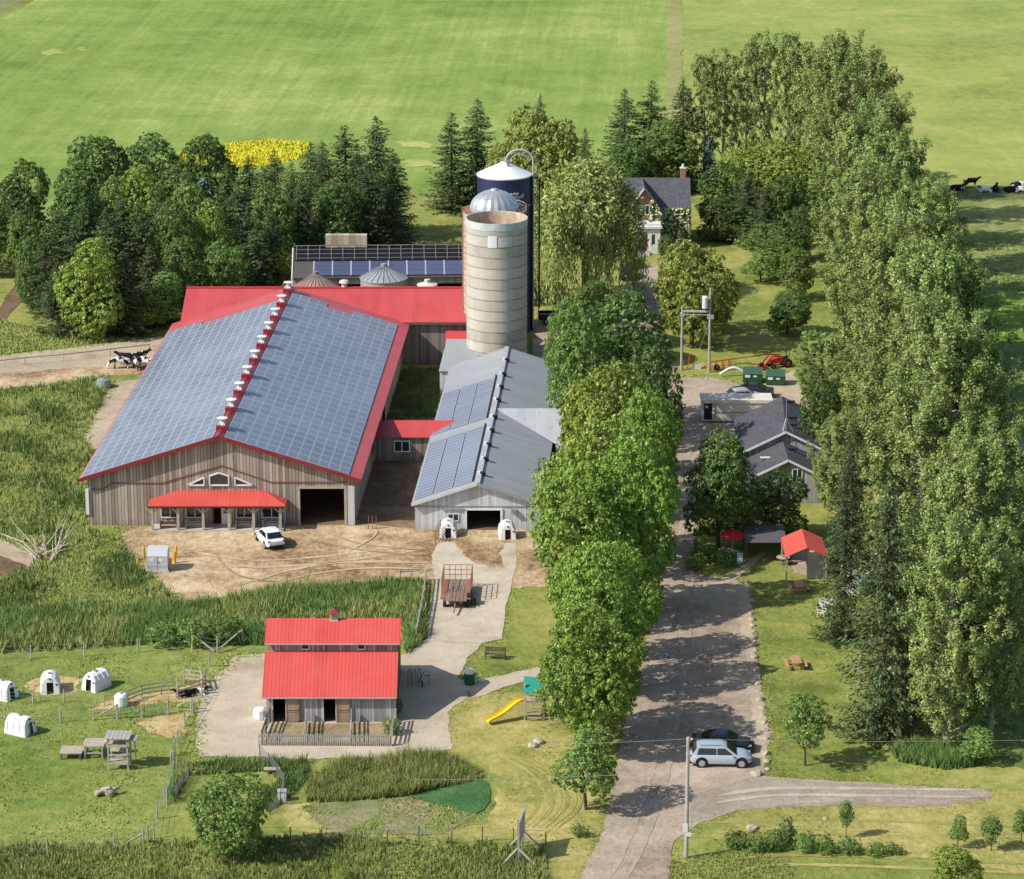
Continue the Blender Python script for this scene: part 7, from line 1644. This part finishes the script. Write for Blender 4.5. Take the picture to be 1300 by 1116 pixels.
def playset():
    O = at(666, 914); t = thing('playset', 'wooden playset with a teal canopy and a long yellow slide', 'playset', O, R_(-4)); s = 16.3
    for x in (0, 1.5):
        for y in (0, 1.4): m = MB(); m.bar((x, y, 0), (x, y, 3.15 if x == 0 else 2.6), .12); m.build('post', TIMB, t)
    m = MB(); m.box(-.05, 1.55, -.05, 1.45, 1.45, 1.53); m.build('deck', TIMB, t)
    cl = paint('teal_canvas', (0.02, 0.3, 0.22), .7, var=.12)
    m = MB(); slab(m, [(-.1, -.35, 2.45), (2.0, -.35, 2.35), (2.0, .75, 3.25), (-.1, .75, 3.35)], .03); slab(m, [(-.1, .75, 3.35), (2.0, .75, 3.25), (2.0, 1.8, 2.4), (-.1, 1.8, 2.5)], .03); m.build('canopy', cl, t)
    for y in (-.06, 1.46):
        for z in (1.65, 1.85, 2.05): m = MB(); m.bar((0, y, z), (1.5, y, z), .04, .1); m.build('side_rail', TIMB, t)
    m = MB()
    for k in range(4): m.bar((.2, -.25, .3+k*.3), (1.3, -.2, .3+k*.3), .06, .12)
    m.build('ladder', TIMB, t)
    sl_ = MB(); n = 12; P0 = Vector((-.05, .6, 1.5)); P1 = Vector((-2.85, -1.2, .22)); pr0 = []
    for i in range(n+1):
        f = i/n; p = P0.lerp(P1, f); p.z = 1.5*(1-f)+.22*f+.18*math.sin(f*math.pi*2.2)*(1-f)*1.0; pr0.append(p)
    dr = (P1-P0); dr.z = 0; dr.normalize(); sd = Vector((-dr.y, dr.x, 0))
    for a, c in zip(pr0, pr0[1:]):
        U = Vector((0, 0, .2)); q = [a-sd*.34+U, a-sd*.26, a+sd*.26, a+sd*.34+U]; w = [c-sd*.34+U, c-sd*.26, c+sd*.26, c+sd*.34+U]
        for k in range(3): sl_.face([q[k], q[k+1], w[k+1], w[k]])
    sl_.build('slide', paint('slide_yellow', (0.85, 0.55, 0.03), .35, var=.06), t)
    m = MB()
    for x, y in ((2.0, -1.0), (3.0, -1.0)): m.bar((x, y, 0), (x, y, 1.5), .08)
    m.bar((1.5, -.9, 2.3), (4.6, -.6, 2.3), .12); m.bar((4.6, -1.3, 0), (4.6, -.6, 2.35), .1); m.bar((4.6, .1, 0), (4.6, -.6, 2.35), .1); m.build('swing_beam', TIMB, t)
    m = MB()
    for x in (2.6, 3.6):
        m.bar((x, -.7, 2.3), (x, -.7, .5), .02); m.bar((x+.4, -.7, 2.3), (x+.4, -.7, .5), .02); m.box(x, x+.4, -.8, -.6, .48, .52)
    m.build('swing', GREY, t)
playset()
def rock(px, py, r, label, group=None, flat=.7, seed=0):
    rg = random.Random(seed+px); bm = bmesh.new(); bmesh.ops.create_icosphere(bm, subdivisions=2, radius=r)
    for v in bm.verts:
        n = mnoise.noise(v.co*1.6/r+Vector((px, py, seed))); v.co *= 1+.35*n; v.co.z = max(v.co.z*flat, -r*.25); v.co.x *= 1.15
    me = bpy.data.meshes.new('stone'); bm.to_mesh(me); bm.free(); me.materials.append(ROCK); box_uv(me)
    o = bpy.data.objects.new('boulder', me); COL.objects.link(o); o.location = at(px, py)+Vector((0, 0, r*.15)); o.rotation_euler = (0, 0, rg.uniform(0, 6)); props(o, label, 'stone', group); return o
row = [(950, 742), (951, 750), (952, 757), (954, 764), (952, 771), (953, 779), (954, 787), (955, 794), (957, 802), (956, 811), (957, 819), (959, 826), (958, 835), (959, 843), (960, 851), (961, 860), (962, 869), (964, 878), (965, 889), (967, 899), (968, 908), (970, 918), (971, 928), (973, 938), (972, 957), (973, 967), (974, 977)]
for i, (px, py) in enumerate(reversed(row)):
    rock(px, py, .2+.07*((i*7) % 3), (ORD[i]+(' stone' if i == 0 else ' nearest stone') if i < len(row)-1 else 'farthest stone')+' of the row edging the parking area', 'stones edging the parking area', .75, i)
rock(960, 984, .42, 'large pale stone at the corner where the side road begins')
rock(677, 948, .4, 'left pinkish stone under the small maple'); rock(684, 943, .42, 'right pinkish stone under the small maple')
rock(955, 1052, .4, 'pale stone at the back of the flower bed'); rock(1002, 1058, .45, 'flat stone in the middle of the flower bed'); rock(1078, 1072, .45, 'stone at the front right of the flower bed'); rock(1048, 1040, .0001+.2, 'little stone beside the slim sapling')
m = MB(); m.tube((0, 0, 0), (0, 0, .8), .08, .08, 8); m2 = MB(); m2.cbox((0, -.06, .7), (.2, .05, .16))
boxy('marker_post', 960, 1080, [('post', m, CREAM), ('plate', m2, WHITE)], 'short pale marker post in the flower bed', 'post')
def picnic(px, py, rz, label, mat):
    t = thing('picnic_table', label, 'picnic table', at(px, py), R_(rz), 'picnic tables on the lawn')
    m = MB()
    for k in range(5): m.box(-.38+k*.155, -.38+k*.155+.14, -.85, .85, .72, .77)
    m.build('table_top', mat, t)
    for s in (-1, 1):
        m = MB(); m.box(min(s*.62, s*.88), max(s*.62, s*.88), -.85, .85, .43, .47); m.build('bench_seat', mat, t)
    for y in (-.6, .6):
        for s in (-1, 1): m = MB(); m.bar((s*.2, y, .72), (s*.6, y, 0), .05, .1); m.build('leg', mat, t)
        m = MB(); m.bar((-.85, y, .4), (.85, y, .4), .05, .1); m.build('cross_beam', mat, t)
TW = paint('new_cedar', (0.5, 0.3, 0.16), .8, var=.15)
picnic(1014, 751, 4, 'orange cedar picnic table just in front of the orange canopy', TW); picnic(1010, 848, 3, 'orange cedar picnic table alone on the open lawn', TW)
picnic(924, 708, 55, 'weathered picnic table in the shade beside the red parasol', GTIMB)
m = MB(); m.lathe([(.6, .7), (.6, .75), (0, .76)], 16); m2 = MB(); m2.tube((0, 0, 0), (0, 0, .7), .05, .05, 8); m2.bar((-.3, 0, .02), (.3, 0, .02), .06); m2.bar((0, -.3, .02), (0, .3, .02), .06)
boxy('round_table', 994, 717, [('table_top', m, TIMB), ('pedestal', m2, DTIMB)], 'small round table left of the canopy post', 'table')
def chairx(px, py, rz, label, mat):
    t = thing('garden_chair', label, 'chair', at(px, py), R_(rz), 'pale garden chairs')
    m = MB(); m.box(-.32, .32, -.3, .3, .34, .4); m.build('seat', mat, t); m = MB(); m.bar((-.0, .3, .36), (0, .5, 1.0), .6, .05); m.build('backrest', mat, t)
    for x in (-.3, .3): m = MB(); m.bar((x, -.28, 0), (x, -.28, .6), .06); m.bar((x, .3, 0), (x, .3, .6), .06); m.bar((x, -.3, .6), (x, .35, .6), .1, .04); m.build('arm_frame', mat, t)
chairx(1044, 782, 60, 'cream garden chair, nearest of three at the windbreak foot', CREAM); chairx(1047, 775, 20, 'white garden chair, left one of three at the windbreak foot', WHITE); chairx(1055, 773, -40, 'cream garden chair, right one of three at the windbreak foot', CREAM)
def psign():
    t = thing('parking_sign', 'blue and white disabled parking sign on a thin post', 'sign', at(939, 722))
    m = MB(); m.tube((0, 0, 0), (0, 0, 1.5), .035, .035, 8); m.build('post', GREY, t)
    m = MB(); m.box(-.24, .24, -.06, -.035, .55, 1.5); pn = m.build('panel', WHITE, t)
    bl = paint('sign_blue', (0.04, 0.2, 0.6), .4); m = MB()
    m.box(-.2, .2, -.066, -.0605, 1.05, 1.46); m.box(-.2, .2, -.066, -.0605, .6, .72); m.build('blue_field', bl, pn)
    m = MB(); m.box(-.05, .0, -.072, -.067, 1.15, 1.34); m.box(-.05, .1, -.072, -.067, 1.15, 1.19); m.box(.07, .11, -.072, -.067, 1.08, 1.17); m.tube((-.025, -.072, 1.39), (-.025, -.067, 1.39), .035, .035, 8)
    for k in range(10): a = 1.9+k*.42; m.cbox((.0+.1*math.cos(a), -.07, 1.15+.09*math.sin(a)), (.03, .004, .03))
    m.build('wheelchair_symbol', WHITE, pn)
psign()
def signframe():
    t = thing('sign_frame', 'weathered timber sign frame seen edge on, propped by slanting struts', 'sign', at(658, 1096), R_(0)); s = 18.2
    A_ = Vector((0, 0, 0)); B_ = Vector((.4, 2.8, 0))
    for p, h in ((A_, 3.9), (B_, 3.8)):
        m = MB(); m.bar(p, p+Vector((0, 0, h*.86)), .16); m.build('post', GTIMB, t)
        for sx, dy in ((-1.2, -.5), (1.3, -.5)): m = MB(); m.bar(p+Vector((sx, dy, 0)), p+Vector((0, 0, 1.15)), .12); m.build('strut', TIMB, t)
    m = MB(); m.poly([(.02, .1, 1.5), (.4, 2.7, 1.3), (.4, 2.7, 2.9), (.02, .1, 2.9), (.1, .1, 1.5), (.48, 2.7, 1.3), (.48, 2.7, 2.9), (.1, .1, 2.9)], [(3, 2, 1, 0), (4, 5, 6, 7), (0, 1, 5, 4), (3, 7, 6, 2), (0, 4, 7, 3), (1, 2, 6, 5)]); m.build('board', paint('sign_board_back', (0.42, 0.4, 0.37), .8, var=.2), t)
    m = MB(); m.bar((.03, .05, 2.95), (.43, 2.8, 2.95), .14); m.bar((.03, .05, 1.4), (.43, 2.8, 1.25), .1); m.build('top_rail', GTIMB, t)
    t2, o_, h_ = pole('fence_post', 693, 1074, 1056, 'thin dark stake right of the timber sign frame', .04, DTIMB, 'post')
signframe()
def ladder_rack():
    t = thing('bicycle_rack', 'rusty hoop rack with an old cart leaning by the goat barn', 'rack', at(518, 872), R_(8))
    for k in range(3): m = MB(); x = k*.4; m.path([(x, 0, 0), (x, 0, 1.2), (x+.15, .3, 1.4), (x+.3, .6, 1.2), (x+.3, .6, 0)], [.03]*5, 6); m.build('hoop', RUST, t)
    m = MB(); m.bar((.8, .3, .1), (1.4, .5, 1.1), .05); m.bar((1.3, 0, .9), (1.7, 0, .9), .05); m.bar((1.7, 0, 0), (1.7, 0, 1.2), .05); m.build('frame', DTIMB, t)
    w = MB(); w.tube((1.1, -.2, .3), (1.15, -.2, .3), .3, .3, 14); w.build('wheel', TYRE, t)
ladder_rack()
def gate(px, py, label, n=4, l=2.6, rz=0, mat=RUST):
    t = thing('yard_gate', label, 'gate', at(px, py), R_(rz)); 
    for k in range(n): m = MB(); m.bar((0, 0, .25+k*.3), (l, 0, .25+k*.3), .05); m.build('rail', mat, t)
    for x in (0, l/2, l): m = MB(); m.bar((x, 0, 0), (x, 0, 1.3), .06); m.build('upright', mat, t)
gate(553, 690, 'rusty pipe gate standing open by the left calf hutch', 5, 2.4, 80); gate(468, 672, 'low rusty rail standing by the corner of the big barn', 2, .7, 0, RUST)
# round bale / tub by the lane and the dead brush heap
m = MB(); m.lathe([(.0, 0), (.8, 0), (.85, .3), (.7, .9), (.2, 1.1), (0, 1.1)], 14); m2 = MB(); m2.tube((0, 0, 1.08), (0, 0, 1.16), .2, .2, 8)
boxy('grey_tarp', 132, 492, [('cover', m, paint('grey_tarp_cloth', (0.25, 0.3, 0.3), .7, var=.25)), ('knot', m2, GREY)], 'grey covered heap beside the pale path left of the big barn', 'heap')
def brush():
    t = thing('brush_pile', 'bleached dead branches heaped on the bank in front of the big barn', 'brush pile', at(58, 712)); rg = random.Random(11)
    DW = paint('dead_wood', (0.55, 0.48, 0.36), .9, var=.25)
    for k in range(34):
        m = MB(); a = rg.uniform(0.2, 2.9); l = rg.uniform(1.5, 5.5); p = Vector((rg.uniform(-1, 1), rg.uniform(-1, 2), .1)); pts = [p]; d = Vector((math.cos(a)*.8, rg.uniform(-.3, .8), math.sin(a)*.65))
        for j in range(4): p = p+d*l/4+Vector((rg.uniform(-.2, .2), rg.uniform(-.2, .2), rg.uniform(-.15, .15))); pts.append(p.copy())
        r = rg.uniform(.03, .1); m.path(pts, [r, r*.8, r*.6, r*.4, r*.15], 5); m.build('branch', DW, t)
    m = MB(); m.path([(-.5, 0, .3), (-2, .5, 1.6), (-5, 1.5, 2.4)], [.1, .08, .03], 6); m.build('branch', DW, t)
brush()
# ================================================================ COWS
def holstein(name, thr, sc_):
    g = N(name); p = g.obj(); n = g.noise(p, sc_, 2, .4, .3); c = g.ramp(n, [(thr, (0.015, 0.013, 0.012)), (thr+.02, (0.78, 0.76, 0.7))]); return g.bsdf(c, .8, 0, .2)
H1, H2, H3 = holstein('holstein_hide', .5, 1.3), holstein('mostly_black_hide', .62, 1.1), holstein('mostly_white_hide', .4, 1.2)
def skin_obj(name, nodes, edges, mat, parent):
    me = bpy.data.meshes.new(name); me.from_pydata([n[:3] for n in nodes], edges, []); me.materials.append(mat)
    o = bpy.data.objects.new(name, me); COL.objects.link(o); o.parent = parent
    s = o.modifiers.new('skin', 'SKIN'); s.use_smooth_shade = True
    for i, n in enumerate(nodes):
        v = me.skin_vertices[0].data[i]; r = n[3]; v.radius = (r, r) if not isinstance(r, tuple) else r; v.use_root = i == 0
    u = o.modifiers.new('sub', 'SUBSURF'); u.levels = 1; u.render_levels = 1
    return o
def cow(px, py, rz, mat, pose, label, group, size=1.0):
    t = thing('cow', label, 'cow', at(px, py), R_(rz), group)
    if pose == 'lie':
        B = .48; nodes = [(0, 0, B, .42), (.65, 0, B+.02, .38), (-.65, 0, B, .38), (1.0, 0, B+.2, .22), (1.3, 0, B+.42, .15), (1.5, 0, B+.42, .14), (1.75, 0, B+.3, .09)]
        edges = [(0, 1), (0, 2), (1, 3), (3, 4), (4, 5), (5, 6)]
        legs = [((.7, .3, .25, .13), (1.05, .42, .12, .08), (.8, .5, .08, .07)), ((.7, -.3, .25, .13), (1.05, -.42, .12, .08), (.8, -.5, .08, .07)), ((-.7, .3, .3, .17), (-.35, .55, .16, .1), (-.75, .62, .08, .07)), ((-.7, -.3, .3, .17), (-.35, -.5, .16, .1), (-.7, -.55, .08, .07))]
        tail = ((-1.0, 0, B+.15, .06), (-1.15, .1, .2, .03))
    else:
        g = pose == 'graze'; B = 1.02
        nodes = [(0, 0, B, .37), (.62, 0, B+.03, .34), (-.68, 0, B+.05, .33)]
        nodes += [(1.0, 0, B+(-.05 if g else .2), .2), (1.3, 0, B+(-.45 if g else .42), .14), (1.42, 0, B+(-.68 if g else .42), .13), (1.5, 0, B+(-.93 if g else .28), .08)]
        edges = [(0, 1), (0, 2), (1, 3), (3, 4), (4, 5), (5, 6)]
        legs = [((.62, .2, .72, .13), (.66, .22, .42, .075), (.64, .22, .03, .06)), ((.62, -.2, .72, .13), (.56, -.22, .42, .075), (.58, -.22, .03, .06)), ((-.72, .2, .75, .17), (-.86, .22, .45, .08), (-.78, .22, .03, .06)), ((-.72, -.2, .75, .17), (-.8, -.22, .45, .08), (-.7, -.22, .03, .06))]
        tail = ((-1.02, 0, B+.12, .05), (-1.1, 0, .45, .03))
    for L_ in legs:
        a = 1 if L_[0][0] > 0 else 2; i = len(nodes); nodes += list(L_); edges += [(a, i), (i, i+1), (i+1, i+2)]
    i = len(nodes); nodes += list(tail); edges += [(2, i), (i, i+1)]
    hx, hz = (nodes[4][0], nodes[4][2])
    for s in (-1, 1): i = len(nodes); nodes.append((hx-.02, s*.22, hz+.06, (.05, .02))); edges.append((4, i))
    skin_obj('body', nodes, edges, mat, t); t.scale = (size,)*3
    m = MB(); m.lathe([(.02, -.12), (.13, -.05), (.15, .04), (.1, .1)], 10, 0, (-.42, 0, (.62 if pose != 'lie' else .12))); m.build('udder', paint('pink_udder', (0.5, 0.32, 0.28)) if 'pink_udder' not in bpy.data.materials else bpy.data.materials['pink_udder'], t)
gl, gr_ = 'cows at the lane', 'cattle in the hay meadow edge'
cow(153, 468, 188, H3, 'graze', 'mostly white cow on the lane, leftmost of the group', gl); cow(162, 463, 175, H2, 'stand', 'mostly black cow behind the leftmost white one on the lane', gl)
cow(172, 469, 100, H1, 'stand', 'black cow turned to the camera in the middle of the lane group', gl); cow(186, 468, 170, H3, 'stand', 'white and black cow at the right of the lane group by the barn roof', gl); cow(176, 461, 20, H1, 'stand', 'patched cow at the back of the lane group', gl)
cow(235, 884, 185, H2, 'lie', 'black calf lying at the left of the straw pen', 'calves resting in the pen', .68); cow(249, 882, 10, H1, 'lie', 'black and white calf lying at the right of the straw pen', 'calves resting in the pen', .68)
cow(1196, 243, 190, H1, 'lie', 'lying patched cow, leftmost of the herd on the meadow', gr_); cow(1213, 242, 10, H2, 'lie', 'black cow lying below the standing one on the meadow', gr_); cow(1232, 238, 8, H2, 'stand', 'black cow standing at the left of the meadow herd', gr_)
cow(1252, 244, 185, H3, 'lie', 'whitish cow lying in the middle of the meadow herd', gr_); cow(1263, 243, 70, H2, 'lie', 'black cow lying right of the whitish one on the meadow', gr_); cow(1282, 244, 20, H2, 'lie', 'large black cow lying near the right frame edge', gr_)
cow(1292, 238, 10, H1, 'lie', 'patched cow at the back right of the meadow herd', gr_); cow(1299, 244, 170, H3, 'lie', 'white backed cow cut by the right frame edge', gr_)
